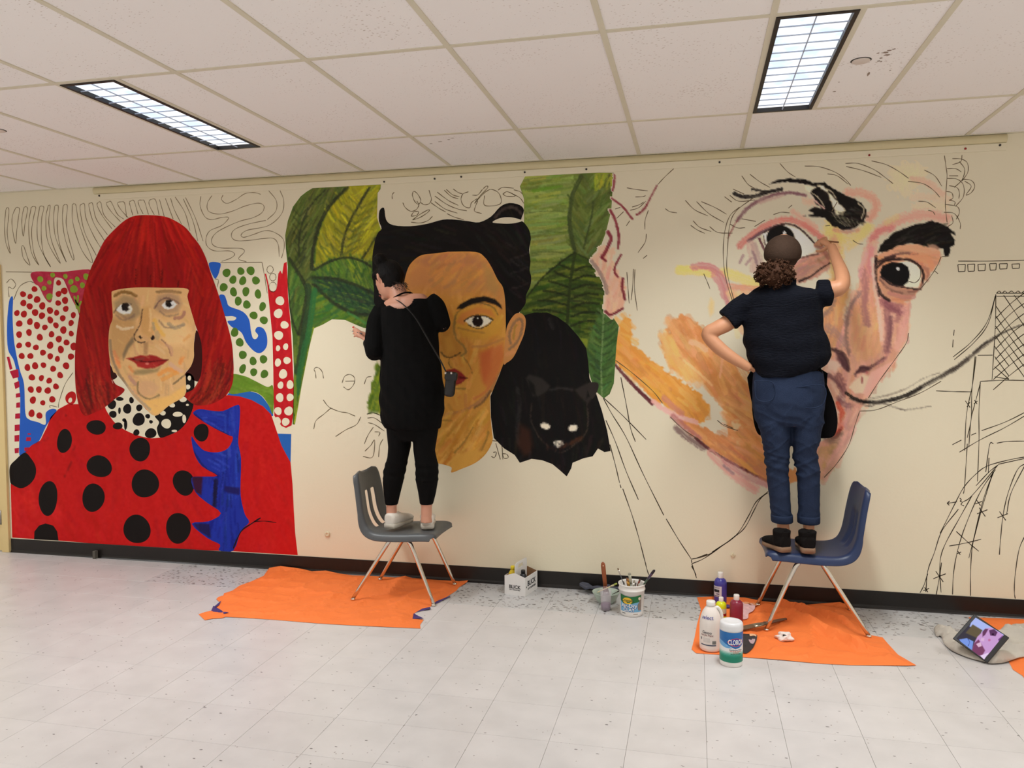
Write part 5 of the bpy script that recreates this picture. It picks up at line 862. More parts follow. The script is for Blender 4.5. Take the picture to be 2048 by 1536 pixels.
LK += [K('n', p) for p in ([(165, 65), (260, 65), (380, 110), (460, 165), (530, 220)], [(170, 88), (300, 120), (440, 172)], [(365, 45), (480, 75), (580, 130), (650, 180)], [(770, 115), (850, 160), (905, 240)], [(645, 202), (760, 220), (840, 270), (890, 325)], [(725, 355), (790, 362), (858, 405)], [(800, 425), (835, 435), (852, 460)], [(925, 5), (935, 80), (945, 160), (935, 300), (932, 400), (945, 515)], [(985, 28), (1050, 30), (1100, 60), (1105, 130), (1060, 200)], [(1060, 0), (1050, 50), (985, 75)], [(1040, 50), (1080, 110), (1060, 190), (1000, 250)], [(945, 105), (1010, 105), (1055, 130)], [(960, 160), (1030, 160)], [(945, 180), (1020, 185), (1070, 230), (1070, 320), (1010, 395)], [(960, 235), (1020, 250), (1040, 290), (1035, 335)], [(1060, 185), (1130, 195), (1158, 240), (1130, 290), (1090, 310)], [(1080, 200), (1130, 240), (1090, 305)], [(940, 280), (980, 290), (990, 330), (960, 350)], [(960, 345), (1005, 360), (1000, 390)], [(935, 380), (1020, 395), (1040, 440), (1015, 495)], [(920, 440), (1000, 450), (1045, 520), (1045, 570)], [(950, 550), (990, 520), (980, 465)], [(900, 780), (870, 850), (820, 930), (740, 1030)], [(905, 780), (955, 778)], [(850, 890), (875, 912)], [(650, 970), (700, 980), (738, 940), (740, 880), (710, 840)])]
LK += [K('q', p) for p in ([(120, 310), (240, 400), (400, 540), (480, 640)], [(900, 770), (960, 815), (1060, 850)], [(950, 800), (1020, 830)], [(540, 745), (640, 840), (760, 920)])]
LK += [K('o', p) for p in ([(650, 100), (630, 180), (540, 310), (430, 460), (340, 600)], [(272, 705), (240, 800), (190, 960), (100, 1100), (0, 1210)], [(270, 700), (400, 690), (560, 630), (740, 560), (900, 470)])]
lines('marker_line', LK, Q_, 1.1 * U, (84, 72, 54), 1.4)

# ---- line drawings on bare wall: stems in the middle, bridge at the right
D1 = mural('line_drawing', 1300, 1100, 'thin black marker lines trailing down the bare wall beneath the leaves')
SL = [K('q', p) for p in ([(25, 600), (90, 720), (200, 900), (330, 1180), (490, 1500)], [(30, 600), (180, 740), (355, 918)], [(160, 440), (200, 640), (235, 830), (272, 935)], [(45, 770), (120, 940), (200, 1160), (295, 1380)])]
SL += [K('r', p) for p in ([(180, 40), (230, 230), (268, 390)], [(272, 402), (280, 432)], [(296, 440), (380, 680), (440, 880), (500, 1110)], [(498, 1100), (515, 1170), (532, 1220)], [(688, 712), (800, 900), (915, 1075)], [(915, 1080), (920, 1110)], [(920, 1120), (945, 1190), (962, 1248)], [(918, 1140), (950, 1200), (958, 1235)], [(918, 1076), (1000, 1060), (1100, 1020), (1200, 950), (1330, 850), (1430, 690), (1500, 560), (1610, 465)], [(920, 1118), (1030, 1070), (1190, 960), (1300, 880), (1400, 790), (1480, 640), (1540, 530), (1605, 478)], [(1100, 1015), (1250, 915), (1340, 845)], [(960, 1068), (1060, 1030)])]
lines('marker_line', SL, D1, U, (56, 48, 36), 1.6)
D2 = mural('line_drawing', 1950, 1000, 'black marker sketch of a bridge tower and cables on bare wall')
BL = [K('n', p) for p in ([(1030, 815), (1250, 815), (1536, 808), (1700, 806)], [(1325, 1062), (1345, 1045), (1365, 1062), (1390, 1045), (1410, 1062), (1440, 1045), (1465, 1062), (1490, 1045), (1515, 1062), (1540, 1044), (1570, 1060)], [(1325, 1085), (1700, 1083)], [(1322, 1062), (1700, 1060)], [(1318, 1070), (1320, 1090)])]
for (x, y, w_, h_) in ((1028, 842, 58, 52), (1103, 840, 55, 52), (1182, 840, 58, 48), (1272, 835, 52, 48), (1346, 836, 62, 38), (1443, 838, 60, 32)):
    q_ = [(x, y), (x + w_, y - 2), (x + w_ - 4, y + h_), (x + 4, y + h_ + 2), (x, y)]
    for k in range(4): BL.append(K('n', [q_[k], q_[k + 1]]))
O = lambda *p: BL.append(K('o', p))
O((1320, -195), (1315, 60), (1290, 460)); O((1320, -190), (1250, 20), (1130, 170), (990, 285)); O((1315, -185), (1260, 30), (1150, 175), (1000, 305)); O((1000, 75), (995, 120)); O((992, 150), (988, 210))
for k in range(8):                                   # diamond lattice of the tower
    y = -150 + k * 78; O((1318, y + 40), (1400, y + 160), (1600, y + 440)) if k < 4 else O((1310, y + 40), (1420, min(455, y + 190)))
    O((1300 if y > 200 else 1316, y + 140), (1450, y + 10), (1600, y - 100))
O((1380, -190), (1480, -40), (1600, 140)); O((1460, -190), (1600, -10))
O((1180, 272), (1295, 270)); O((860, 544), (1000, 550), (1135, 552)); O((1168, 280), (1140, 500), (1095, 720), (1080, 1005)); O((1160, 280), (1135, 560), (1130, 760), (1100, 905)); O((1200, 475), (1190, 700), (1190, 950), (1178, 1240)); O((1202, 480), (1160, 640), (1130, 760), (1112, 970)); O((1200, 472), (1380, 462), (1600, 466)); O((1210, 850), (1400, 780), (1600, 680)); O((1040, 1015), (1200, 920), (1400, 820), (1600, 700)); O((985, 958), (1055, 922)); O((1130, 885), (1168, 868))
O((1085, 620), (1122, 672)); O((1098, 668), (1120, 630)); O((1155, 615), (1175, 645)); O((1150, 645), (1178, 622)); O((1100, 950), (1090, 1120), (1078, 1290), (1070, 1335))
S_ = lambda *p: BL.append((K('s', p), 1.6, (52, 44, 34)))
S_((1060, 280), (920, 305), (750, 352), (660, 415), (568, 515), (500, 640), (385, 870)); S_((1060, 290), (830, 340)); S_((735, 400), (765, 190), (795, 182)); S_((755, 405), (760, 290)); S_((820, 178), (900, 165), (1060, 162)); S_((830, 345), (760, 400), (660, 505)); S_((825, 350), (630, 580), (560, 630)); S_((630, 580), (530, 760), (430, 940), (388, 1060), (380, 1200), (355, 1340)); S_((810, 380), (700, 540), (600, 760), (530, 960), (490, 1160), (480, 1340)); S_((800, 390), (720, 600), (640, 930), (620, 1130), (618, 1350)); S_((790, 400), (700, 700), (605, 1060)); S_((525, 685), (400, 850), (340, 1020), (290, 1160), (275, 1320)); S_((1050, 330), (980, 380), (910, 550), (870, 720), (850, 900), (840, 1035)); S_((1040, 340), (930, 560), (895, 725)); S_((1040, 880), (990, 1000), (960, 1200), (955, 1320), (962, 1372)); S_((290, 1180), (260, 1270), (230, 1328)); S_((395, 1095), (385, 1200), (392, 1325)); S_((455, 968), (580, 945), (700, 916)); S_((508, 855), (600, 940), (682, 1008))
for (x, y, r_) in ((680, 635, 26), (708, 705, 40), (865, 735, 40), (380, 1200, 48), (278, 1302, 22), (530, 1020, 16)): S_((x - r_, y + r_ * .4), (x + r_, y - r_ * .4)); S_((x - r_ * .6, y - r_ * .8), (x + r_ * .6, y + r_ * .9))
S_((438, 640), (475, 635), (515, 628)); S_((438, 640), (458, 622)); S_((438, 640), (456, 655)); S_((535, 600), (548, 612), (538, 625), (556, 632), (546, 648), (568, 660))
lines('marker_line', BL, D2, U, (60, 52, 38), 1.5)
# ------------------------------------------------------------------ things on the floor
V3 = lambda p: Vector((float(p[0]), float(p[1]), float(p[2])))
def copy_tree(o, parent=None):
    c = o.copy(); COL.objects.link(c); c.parent = parent
    for ch in list(o.children): copy_tree(ch, c)
    return c
# ---- moulded shell chairs with chrome legs
M['chrome'] = mat('chrome', (214, 208, 198), 0.14, 0.05, 30, metal=1.0)
def shell_mat(name, c): return mat(name, c, 0.38, 0.10, 120, bump=0.06, bscale=500, spec=0.45)
def make_chair(name, m, label, slots=True):
    e = empty(name, (0, 0, 0), 0, label, 'chair')
    prof = cr([(.285, .398), (.280, .420), (.255, .432), (.19, .432), (.08, .424), (-.03, .420), (-.10, .424), (-.145, .445), (-.168, .49), (-.180, .55), (-.192, .63), (-.206, .71), (-.222, .775), (-.238, .795)], False, 5)
    hw = np.interp(np.linspace(0, 1, len(prof)), [0, .08, .2, .45, .6, .75, .88, .95, 1], [.165, .198, .212, .215, .208, .20, .186, .160, .105])
    nu = 30; us = np.concatenate([[-1.0, -.985, -.96, -.92], np.linspace(-.85, .85, nu - 8), [.92, .96, .985, 1.0]]); nu = len(us); nv = len(prof)
    d = np.gradient(prof, axis=0); d /= np.hypot(d[:, 0], d[:, 1])[:, None]; nrm = np.stack([-d[:, 1], d[:, 0]], 1)      # outward = under / behind
    V = []
    for v in range(nv):
        t = v / (nv - 1); back = min(1, max(0, (prof[v, 1] - .44) / .1)) if prof[v, 0] < 0 else 0
        for u in us:
            a = abs(u); lip = max(0, (a - .86) / .14) ** 2 * min(1, v / 9); dish = (1 - a ** 2) * (.010 + .016 * back)
            out = (.046 - .012 * back) * lip + dish
            off = nrm[v] * out * (1 if nrm[v][1] < 0 or back > .5 else 1)
            V.append((prof[v, 0] + off[0], u * hw[v] * (1 - .02 * lip), prof[v, 1] + off[1]))
    V = np.array(V)
    if (V.reshape(nv, nu, 3)[nv // 3, 0, 2] > V.reshape(nv, nu, 3)[nv // 3, 5, 2]):                          # make sure the rim turns down, not up
        V = []
        for v in range(nv):
            back = min(1, max(0, (prof[v, 1] - .44) / .1)) if prof[v, 0] < 0 else 0
            for u in us:
                a = abs(u); lip = max(0, (a - .86) / .14) ** 2 * min(1, v / 9); dish = (1 - a ** 2) * (.010 + .016 * back); off = -nrm[v] * ((.046 - .012 * back) * lip + dish); V.append((prof[v, 0] + off[0], u * hw[v], prof[v, 1] + off[1]))
        V = np.array(V)
    if not slots:                                                                                            # pressed grooves instead of open slots
        for v in range(nv):
            for k in range(nu):
                if prof[v, 0] < -.10 and .445 < prof[v, 1] < .655 and .10 < abs(us[k]) < .32: V[v * nu + k, :2] += np.array([-.016, 0]) * math.sin(math.pi * (prof[v, 1] - .445) / .21) ** .4; V[v * nu + k, 2] -= .006
    F = []
    for v in range(nv - 1):
        for k in range(nu - 1):
            zc = (prof[v, 1] + prof[v + 1, 1]) / 2; uc = (us[k] + us[k + 1]) / 2
            if slots and prof[v, 0] < -.10 and .440 < zc < .655 and (.11 < abs(uc) < .33): continue                    # the two slots in the back
            F.append((v * nu + k, v * nu + k + 1, (v + 1) * nu + k + 1, (v + 1) * nu + k))
    o = mesh('seat_shell', V, F, m, e, True)
    bm = bmesh.new(); bm.from_mesh(o.data); bmesh.ops.delete(bm, geom=[v for v in bm.verts if not v.link_faces], context='VERTS'); bmesh.ops.recalc_face_normals(bm, faces=bm.faces); bm.to_mesh(o.data); bm.free()
    sd = o.modifiers.new('thickness', 'SOLIDIFY'); sd.thickness = .007; sd.offset = 0; sb = o.modifiers.new('smooth', 'SUBSURF'); sb.levels = 1; sb.render_levels = 1
    for sx in (1, -1):
        for sy in (1, -1):
            P = cr([(.05 + sx * .035, sy * .10, .398), (.05 + sx * .045, sy * .150, .397), (.05 + sx * .062, sy * .175, .378), (.05 + sx * .10, sy * .186, .315), (.02 + sx * .262, sy * .216, .012)], False, 6)
            R = np.interp(np.linspace(0, 1, len(P)), [0, .5, 1], [.0140, .0140, .0112])
            lg = tube('leg', P, R, M['chrome'], e, 14)
            gl = lathe('foot_glide', [(.009, .016), (.0145, .010), (.0145, .004), (.010, .001), (.0, .001)], M['chrome'], lg, 16); gl.location = (P[-1][0], P[-1][1], 0)
    box('seat_bracket', -.03, .13, -.12, .12, .393, .405, M['chrome'], e, .002)
    return e
ch1 = make_chair('school_chair', shell_mat('grey_plastic', (82, 84, 86)), 'grey plastic shell chair with chrome legs under the person in leggings'); ch1.location = (-1.815, -.307, 0); ch1.rotation_euler = (0, 0, .0)
ch2 = make_chair('school_chair', shell_mat('navy_plastic', (34, 50, 86)), 'navy blue plastic shell chair with chrome legs under the person in jeans', False); ch2.location = (.665, -.305, 0); ch2.rotation_euler = (0, 0, math.pi + .03)

# ---- orange paper on the floor
M['orange'] = mat('orange_paper', (252, 130, 58), 0.75, 0.05, 5, bump=0.5, bscale=11, c2=(246, 121, 50))
M['purple'] = mat('purple_paint', (64, 48, 110), 0.7, 0.15, 30)
def floor_pts(P, ylim=-.022):
    out = []
    for (x, y) in P:
        p = on_z(x, y, 0.0)
        if p[1] > ylim: p = on_y(x, y, ylim)
        out.append(p)
    return np.array(out)
PAPER = []
def paper_z(x, y):                                                              # height of the sheet beneath a point
    return max([.0] + [float(V[np.argsort((V[:, 0] - x) ** 2 + (V[:, 1] - y) ** 2)[:4], 2].max()) for V in PAPER if ((V[:, 0] - x) ** 2 + (V[:, 1] - y) ** 2).min() < .03 ** 2])
def paper(name, px, label, ridges=(), flat=(), amp=.006, step=.03, seed=2, m=None, cat='paper'):
    O3 = floor_pts(px); O = O3[:, :2]
    V2, F = sheet(O, step); n = len(V2); z = np.zeros(n)
    ed = edge_dist(V2, O); z += .0012 + amp * np.clip(ed / .08, .25, 1) * np.clip(vnoise(V2[:, 0] * 7 + 50, V2[:, 1] * 7 + 50, seed) * 1.5 - .45, 0, 1) + amp * .6 * vnoise(V2[:, 0] * 19 + 9, V2[:, 1] * 19 + 60, seed + 1) * np.clip(ed / .05, 0, 1)
    rg = 1 - np.abs(vnoise(V2[:, 0] * 4.3 + 31, V2[:, 1] * 5.1 + 77, seed + 2) - .5) * 2; z += amp * 1.6 * rg ** 6 * np.clip(ed / .06, .1, 1)
    rg = 1 - np.abs(vnoise(V2[:, 0] * 9 + 81, V2[:, 1] * 8 + 17, seed + 4) - .5) * 2; z += amp * .9 * rg ** 5 * np.clip(ed / .06, .1, 1)
    for (pts, h, w) in ridges:
        R3 = floor_pts(pts)[:, :2]; d = edge_dist(V2, R3, False); z += h * np.exp(-(d / w) ** 2)
    for q in flat:
        c = np.array(q[:2]) if len(q) == 3 else on_z(*q)[:2]; d = np.hypot(V2[:, 0] - c[0], V2[:, 1] - c[1]); z = np.where(d < .10, .0012 + (z - .0012) * np.clip((d - .035) / .065, 0, 1), z)
    up = np.array([np.interp(0, [0], [0])]);
    for k, p in enumerate(O3):                                                   # the edge that rides up against the wall
        if p[2] > .001: z = np.maximum(z, p[2] * np.exp(-((V2[:, 0] - p[0]) ** 2 + (V2[:, 1] - p[1]) ** 2) / .05 ** 2))
    V = np.stack([V2[:, 0], V2[:, 1], z], 1); PAPER.append(V)
    o = mesh(name, V, F, m or M['orange'], None, False)
    bm = bmesh.new(); bm.from_mesh(o.data); bmesh.ops.recalc_face_normals(bm, faces=bm.faces)
    if sum(f.normal.z for f in bm.faces) < 0: bmesh.ops.reverse_faces(bm, faces=bm.faces)
    bm.to_mesh(o.data); bm.free()
    return tag(o, label, cat)
def c38(p): return [(380 + x / 3.531, 1100 + y / 3.531) for x, y in p]
pp1 = paper('drop_sheet', c38([(60, 455), (105, 440), (155, 430), (200, 432), (250, 445), (270, 450), (225, 440), (185, 405), (215, 375), (185, 350), (200, 335), (235, 325), (240, 310), (300, 290), (350, 255), (430, 225), (520, 185), (560, 140), (590, 120), (640, 113), (740, 125), (800, 135), (860, 150), (960, 145), (1050, 165), (1150, 180), (1300, 185), (1450, 195), (1520, 182), (1570, 200), (1750, 212), (1900, 220), (1965, 213), (1955, 240), (1900, 265), (1880, 290), (1830, 322), (1800, 340), (1740, 370), (1695, 403), (1640, 420), (1590, 445), (1570, 488), (1650, 495), (1625, 530), (1628, 556), (1400, 547), (1150, 535), (900, 520), (600, 495), (400, 482), (250, 475), (228, 484), (160, 488), (105, 498)]),
      'crumpled orange paper drop sheet with torn edges under the grey chair', [(c38([(1060, 260), (900, 380), (780, 450)]), .006, .02), (c38([(1530, 190), (1450, 260), (1400, 330)]), .012, .03), (c38([(500, 300), (700, 280), (880, 300)]), .005, .02), (c38([(1200, 420), (1350, 400)]), .005, .02)], [(697, 1200), (855, 1211), (760, 1160), (912, 1170)] + [(-1.795 + sx * .262, -.307 + sy * .216, 0) for sx in (1, -1) for sy in (1, -1)], .009, .022, 2)
def flap(pts, z0, parent, h=.006):
    P = floor_pts(pts); n = len(P); V = [(p[0], p[1], z0 + (h if k % 2 else 0)) for k, p in enumerate(P)]
    mesh('torn_edge', V, [tuple(range(n))], M['purple'], parent)
flap(c38([(150, 432), (165, 405), (240, 440), (275, 450), (215, 466)]), .004, pp1); flap(c38([(165, 410), (222, 368), (205, 395), (178, 418)]), .005, pp1); flap(c38([(1572, 490), (1580, 456), (1600, 462), (1652, 494)]), .003, pp1); flap(c38([(1590, 446), (1640, 424), (1695, 405), (1700, 425), (1640, 432)]), .003, pp1); flap(c38([(1700, 402), (1740, 372), (1835, 326), (1842, 334), (1760, 372)]), .003, pp1)
pp2 = paper('drop_sheet', [(1394, 1195), (1425, 1193), (1453, 1194), (1490, 1195), (1524, 1202), (1560, 1208), (1600, 1212), (1640, 1207), (1680, 1204), (1705, 1213), (1716, 1232), (1728, 1256), (1738, 1270), (1765, 1275), (1776, 1288), (1796, 1310), (1833, 1332), (1815, 1333), (1700, 1331), (1640, 1328), (1560, 1321), (1486, 1315), (1440, 1310), (1392, 1307), (1383, 1299), (1389, 1276), (1394, 1250), (1402, 1220)],
      'orange paper drop sheet with a long fold under the navy chair', [([(1530, 1222), (1590, 1240), (1650, 1268), (1720, 1300)], .045, .032), ([(1560, 1212), (1640, 1238), (1725, 1262)], .040, .026), ([(1600, 1300), (1700, 1312)], .008, .03)], [(1532, 1266), (1420, 1300), (1462, 1300), (1473, 1245), (1440, 1208), (1443, 1240), (1730, 1262), (1720, 1275)] + [(.645 - sx * .262, -.305 - sy * .216, 0) for sx in (1, -1) for sy in (1, -1)], .010, .022, 5)
pp3 = paper('drop_sheet', [(1937, 1235), (2000, 1237), (2090, 1241), (2200, 1249), (2240, 1400), (2100, 1395), (2060, 1374), (2045, 1352), (2026, 1340), (2018, 1325), (2000, 1300), (1960, 1260)], 'orange paper drop sheet beneath the grey cloth and tablet', [([(1960, 1250), (2100, 1262)], .004, .03)], [], .005, .03, 6)
# paint marks and scraps lying on the second sheet
def scrap(name, px, c, label, z=.011, cat='scrap', wig=.003, m=None):
    P = floor_pts(px); O = cr(P[:, :2], True, 4); V2, F = sheet(O, .02); zz = np.array([max(z * .2, paper_z(*q) + .0025) for q in V2]) + wig * vnoise(V2[:, 0] * 30 + 5, V2[:, 1] * 30 + 9, 3) + (z if wig > .01 else 0)
    o = mesh(name, np.stack([V2[:, 0], V2[:, 1], zz], 1), F, m or mat(name + '_mat', c, .6, .2, 40, c2=tuple(min(255, int(v * 1.15)) for v in c)), None)
    sd = o.modifiers.new('thick', 'SOLIDIFY'); sd.thickness = .0012; sd.offset = 1
    return tag(o, label, cat)
def cb(p): return [(1360 + x / 6.679, 1130 + y / 6.679) for x, y in p]
scrap('paint_scrap', cb([(800, 570), (900, 560), (1000, 580), (985, 650), (920, 690), (905, 735), (830, 745), (790, 680)]), (222, 176, 176), 'torn pink paint-smeared paper behind the red paint bottle', .012, 'scrap')
scrap('clear_strip', cb([(850, 560), (940, 532), (1020, 535), (1030, 596), (950, 594), (860, 590)]), (236, 150, 104), 'pale peach strip of film on the orange paper by the chair leg', .017, 'scrap')
p_bl = scrap('palette_sheet', cb([(830, 990), (900, 980), (1020, 990), (1025, 1030), (990, 1110), (930, 1180), (870, 1205), (825, 1170)]), (48, 42, 44), 'scrap of paper smeared with black and mauve paint beside the wipes canister', .010, 'scrap')
for (pts, c) in ((cb([(930, 985), (1015, 995), (1005, 1030), (950, 1030)]), (232, 182, 140)), (cb([(920, 1045), (1000, 1035), (985, 1090), (940, 1085)]), (186, 156, 160))):
    P = floor_pts(pts); O = cr(P[:, :2], True, 4); V2, F = sheet(O, .02); mesh('paint_patch', np.stack([V2[:, 0], V2[:, 1], np.array([paper_z(*q) + .0075 for q in V2])], 1), F, mat('patch', c, .6, .1, 30), p_bl)
bm = bmesh.new(); bmesh.ops.create_icosphere(bm, subdivisions=3, radius=1.0)
for v in bm.verts:
    k = .6 + .8 * vnoise(np.array([v.co.x * 2.2 + 20]), np.array([v.co.y * 2.2 + v.co.z * 1.7 + 30]), 4)[0]; v.co = Vector((v.co.x * .042 * k, v.co.y * .034 * k, max(-.012, v.co.z * .022 * k)))
pc = on_z(1570, 1283); o = from_bm('crumpled_tissue', bm, mat('tissue', (236, 222, 214), .8, .12, 60), None, False); o.location = (pc[0], pc[1], paper_z(pc[0], pc[1]) + .013); tag(o, 'crumpled white tissue with a black paint smear on the orange paper', 'tissue')
sm = bmesh.new(); bmesh.ops.create_icosphere(sm, subdivisions=2, radius=.011); bmesh.ops.scale(sm, vec=(1, .9, .5), verts=sm.verts); s_ = from_bm('paint_smear', sm, M['pinb'], o, True); s_.location = (-.004, -.018, .016)
# loose floor brush
def brush(name, P0, P1, label, hc=(96, 70, 52), bc=(96, 74, 50), fc=(190, 180, 160), w=.014, flat=.45, bl=.25, fl=.2, group=None, hole=False, parts=True):
    """paintbrush from bristle tip P0 to handle end P1"""
    P0, P1 = V3(P0), V3(P1); e = empty(name, P0, 0, label, 'paintbrush', group); d = P1 - P0; q = lambda t: tuple(d * t)
    mh = mat('brush_handle', hc, .45, .15, 40); mb = mat('bristle', bc, .8, .3, 150, stretch=(1, 1, 1)); mf = mat('ferrule', fc, .3, .1, 40, metal=.7)
    tube('bristles', [q(0), q(bl * .3), q(bl * .8), q(bl)], [w * .75, w * 1.0, w, w * .95], mb, e, 12, flat)
    tube('ferrule', [q(bl * .97), q(bl + fl * .5), q(bl + fl)], [w * 1.02, w * 1.0, w * .75], mf, e, 12, flat)
    tube('handle', [q(bl + fl * .98), q(bl + fl + (1 - bl - fl) * .15), q(bl + fl + (1 - bl - fl) * .45), q(bl + fl + (1 - bl - fl) * .8), q(.985), q(1)], [w * .72, w * .55, w * .62, w * .5, w * .42, w * .2], mh, e, 12, max(flat, .6))
    return e
a, b_ = on_z(1478, 1266, .014), on_z(1573, 1241, .014); brush('paintbrush', (a[0], a[1], paper_z(a[0], a[1]) + .010), (b_[0], b_[1], paper_z(b_[0], b_[1]) + .010), 'wide worn paintbrush lying on the orange paper by the chair leg', (98, 66, 48), (108, 82, 56), (150, 140, 120), .022, .4, .28, .26)

# ---- writing: text meshes laid on flat or curved faces
def text_data(s, size, bold=0.0, align='CENTER'):
    cu = bpy.data.curves.new('txt', 'FONT'); cu.body = s; cu.size = size; cu.align_x = align; cu.align_y = 'CENTER'; cu.offset = bold; cu.resolution_u = 3
    ob = bpy.data.objects.new('txt', cu); COL.objects.link(ob); dg = bpy.context.evaluated_depsgraph_get(); me = bpy.data.meshes.new_from_object(ob.evaluated_get(dg))
    V = np.array([tuple(v.co) for v in me.vertices]); F = [tuple(p.vertices) for p in me.polygons]
    bpy.data.objects.remove(ob); bpy.data.meshes.remove(me); return V, F
def write(name, s, size, fn, m, parent, bold=0.0, sx=1.0, align='CENTER'):
    V, F = text_data(s, size, bold, align); V[:, 0] *= sx
    return mesh(name, [fn(x, y) for x, y, _ in V], F, m, parent)
def patch(name, poly, fn, m, parent, step=.008):
    Q = np.asarray(poly, float); E_ = []
    for k in range(len(Q)):
        a, b = Q[k], Q[(k + 1) % len(Q)]; n = max(1, int(np.hypot(*(b - a)) / step)); E_ += [a + (b - a) * t for t in np.linspace(0, 1, n, endpoint=False)]
    V2, F = sheet(np.array(E_), step); V = np.array([fn(x, y) for x, y in V2])
    return mesh(name, V, F, m, parent, True)
def on_cyl(r, face, z0, out=.0006, taper=None):
    """label coordinates (along the surface, up) to a cylinder or cone whose label centre faces the angle given"""
    def fn(x, y):
        rr = (r if taper is None else taper(z0 + y)); a = face + x / rr; rr += out; return (rr * math.cos(a), rr * math.sin(a), z0 + y)
    return fn
def stand(px, py_front, wpx):
    """centre and radius of a round thing whose foot touches the floor at the pixel"""
    p = on_z(px, py_front); d = np.array([p[0] - CAMP[0], p[1] - CAMP[1]]); dist = np.hypot(*d); depth = (p - CAMP) @ _f; r = wpx / 2 / FPX * depth
    c = p[:2] + d / dist * r; return np.array([c[0], c[1], 0]), r
def top_z(px, py, c): return on_y(px, py, c[1])[2]
def facing(c): return math.atan2(CAMP[1] - c[1], CAMP[0] - c[0])
WHITE = mat('white_plastic', (236, 232, 226), .35, .03, 30); INK = {}
def ink(c):
    if c not in INK: INK[c] = mat('print_%d_%d_%d' % c, c, .4, .04, 40)
    return INK[c]

# wipes canister
c, r = stand(1462, 1336, 46); zt = top_z(1462, 1240, c); FA = facing(c)
e = empty('wipes_canister', c, 0, 'white wipes canister with blue and green label standing on bare floor', 'canister')
h = zt; k = h / .235
lathe('body', [(r * .93, 0), (r * .97, .004), (r * .985, .016), (r * .985, h * .80), (r * .97, h * .81)], WHITE, e, 48)
lathe('lid', [(r * 1.0, h * .80), (r * 1.01, h * .83), (r * 1.0, h * .91), (r * .97, h * .955), (r * .88, h * .985), (r * .7, h * .992), (r * .52, h * .975), (r * .3, h * .965), (0, h * .965)], mat('frosted_lid', (226, 226, 228), .3, .03, 20), e, 48)
fn = on_cyl(r * .985, FA, 0, .0008); hw = r * 1.45
zb, zm, zl = h * .115, h * .48, h * .795
patch('label_ground', [(-hw, zb), (hw, zb), (hw, zl), (-hw, zl)], on_cyl(r * .985, FA, 0, .0005), ink((238, 238, 236)), e)
patch('label_blue', [(-hw, zl), (hw, zl), (hw, h * .55), (r * .75, h * .45), (r * .35, h * .43), (-r * .2, h * .49), (-r * .8, h * .57), (-hw, h * .60)], fn, mat('print_blue', (20, 92, 190), .4, .5, 10, c2=(40, 140, 214)), e)
patch('label_blue_sweep', [(-hw, h * .60), (-r * .8, h * .57), (-r * .2, h * .49), (r * .1, h * .44), (-r * .5, h * .44), (-hw, h * .50)], fn, ink((110, 172, 222)), e)
zg = np.linspace(0, 1, 7); GR = [(6, 128, 100), (18, 138, 112), (60, 158, 136), (120, 186, 170), (186, 216, 206)]
for q in range(5):
    y0, y1 = zb + (h * .36 - zb) * (q / 5 if q else 0), zb + (h * .36 - zb) * (q + 1) / 5
    if q == 0: y1 = zb + (h * .36 - zb) * .5
    else: y0, y1 = zb + (h * .36 - zb) * (.5 + (q - 1) * .125), zb + (h * .36 - zb) * (.5 + q * .125)
    patch('label_green', [(-hw, y0), (hw, y0), (hw, y1), (-hw, y1)], fn, ink(GR[q]), e)
ox = r * .42
lozenge = lambda s_, y_: [(ox - r * .78 * s_, y_), (ox - r * .42 * s_, y_ + h * .07 * s_), (ox, y_ + h * .098 * s_), (ox + r * .42 * s_, y_ + h * .07 * s_), (ox + r * .78 * s_, y_), (ox + r * .42 * s_, y_ - h * .07 * s_), (ox, y_ - h * .098 * s_), (ox - r * .42 * s_, y_ - h * .07 * s_)]
patch('logo_border', lozenge(1.0, h * .575), on_cyl(r * .985, FA, 0, .0011), ink((216, 60, 62)), e); patch('logo_ground', lozenge(.86, h * .575), on_cyl(r * .985, FA, 0, .0014), ink((24, 54, 150)), e)
fl = on_cyl(r * .985, FA, 0, .0019)
write('lettering', 'CLOROX', .0265, lambda x, y: fl(ox + x, h * .573 + y * 1.3), ink((240, 240, 240)), e, .0007, .70)
for (s_, sz, y_, c_) in (('Disinfecting Wipes', .0085, .405, (70, 80, 90)), ('Kills 99.9% of Viruses', .0068, .372, (206, 96, 60)), ('and Bacteria', .0058, .345, (206, 120, 80)), ('BLEACH-FREE', .0085, .312, (20, 104, 84))):
    write('lettering', s_, sz, lambda x, y, y_=y_: fl(ox + x, h * y_ + y), ink(c_), e, .0002)

# gesso jug with handle
c, r = stand(1421, 1307, 44); zt = top_z(1423, 1203, c); FA = facing(c)
e = empty('paint_jug', c, 0, 'white plastic paint jug with a side handle on the orange paper', 'jug')
h = zt; e.location.z = .004
lathe('body', [(r * .9, 0), (r * .98, .006), (r, .02), (r, h * .50), (r * .985, h * .58), (r * .90, h * .68), (r * .72, h * .79), (r * .48, h * .87), (r * .36, h * .90), (r * .36, h * .93)], mat('milky_plastic', (238, 228, 220), .4, .03, 8), e, 48)
lathe('cap', [(r * .40, h * .905), (r * .41, h * .93), (r * .41, h * .985), (r * .38, h), (0, h)], WHITE, e, 30)
rt = np.array([math.cos(FA + math.pi / 2), math.sin(FA + math.pi / 2)])
tube('handle', cr([(rt[0] * r * t, rt[1] * r * t, h * z) for t, z in ((.38, .86), (.62, .87), (.86, .80), (.97, .70), (.98, .60), (.90, .52))], False, 5), r * .155, WHITE, e, 12)
fn = on_cyl(r, FA - .25, 0, .0008)
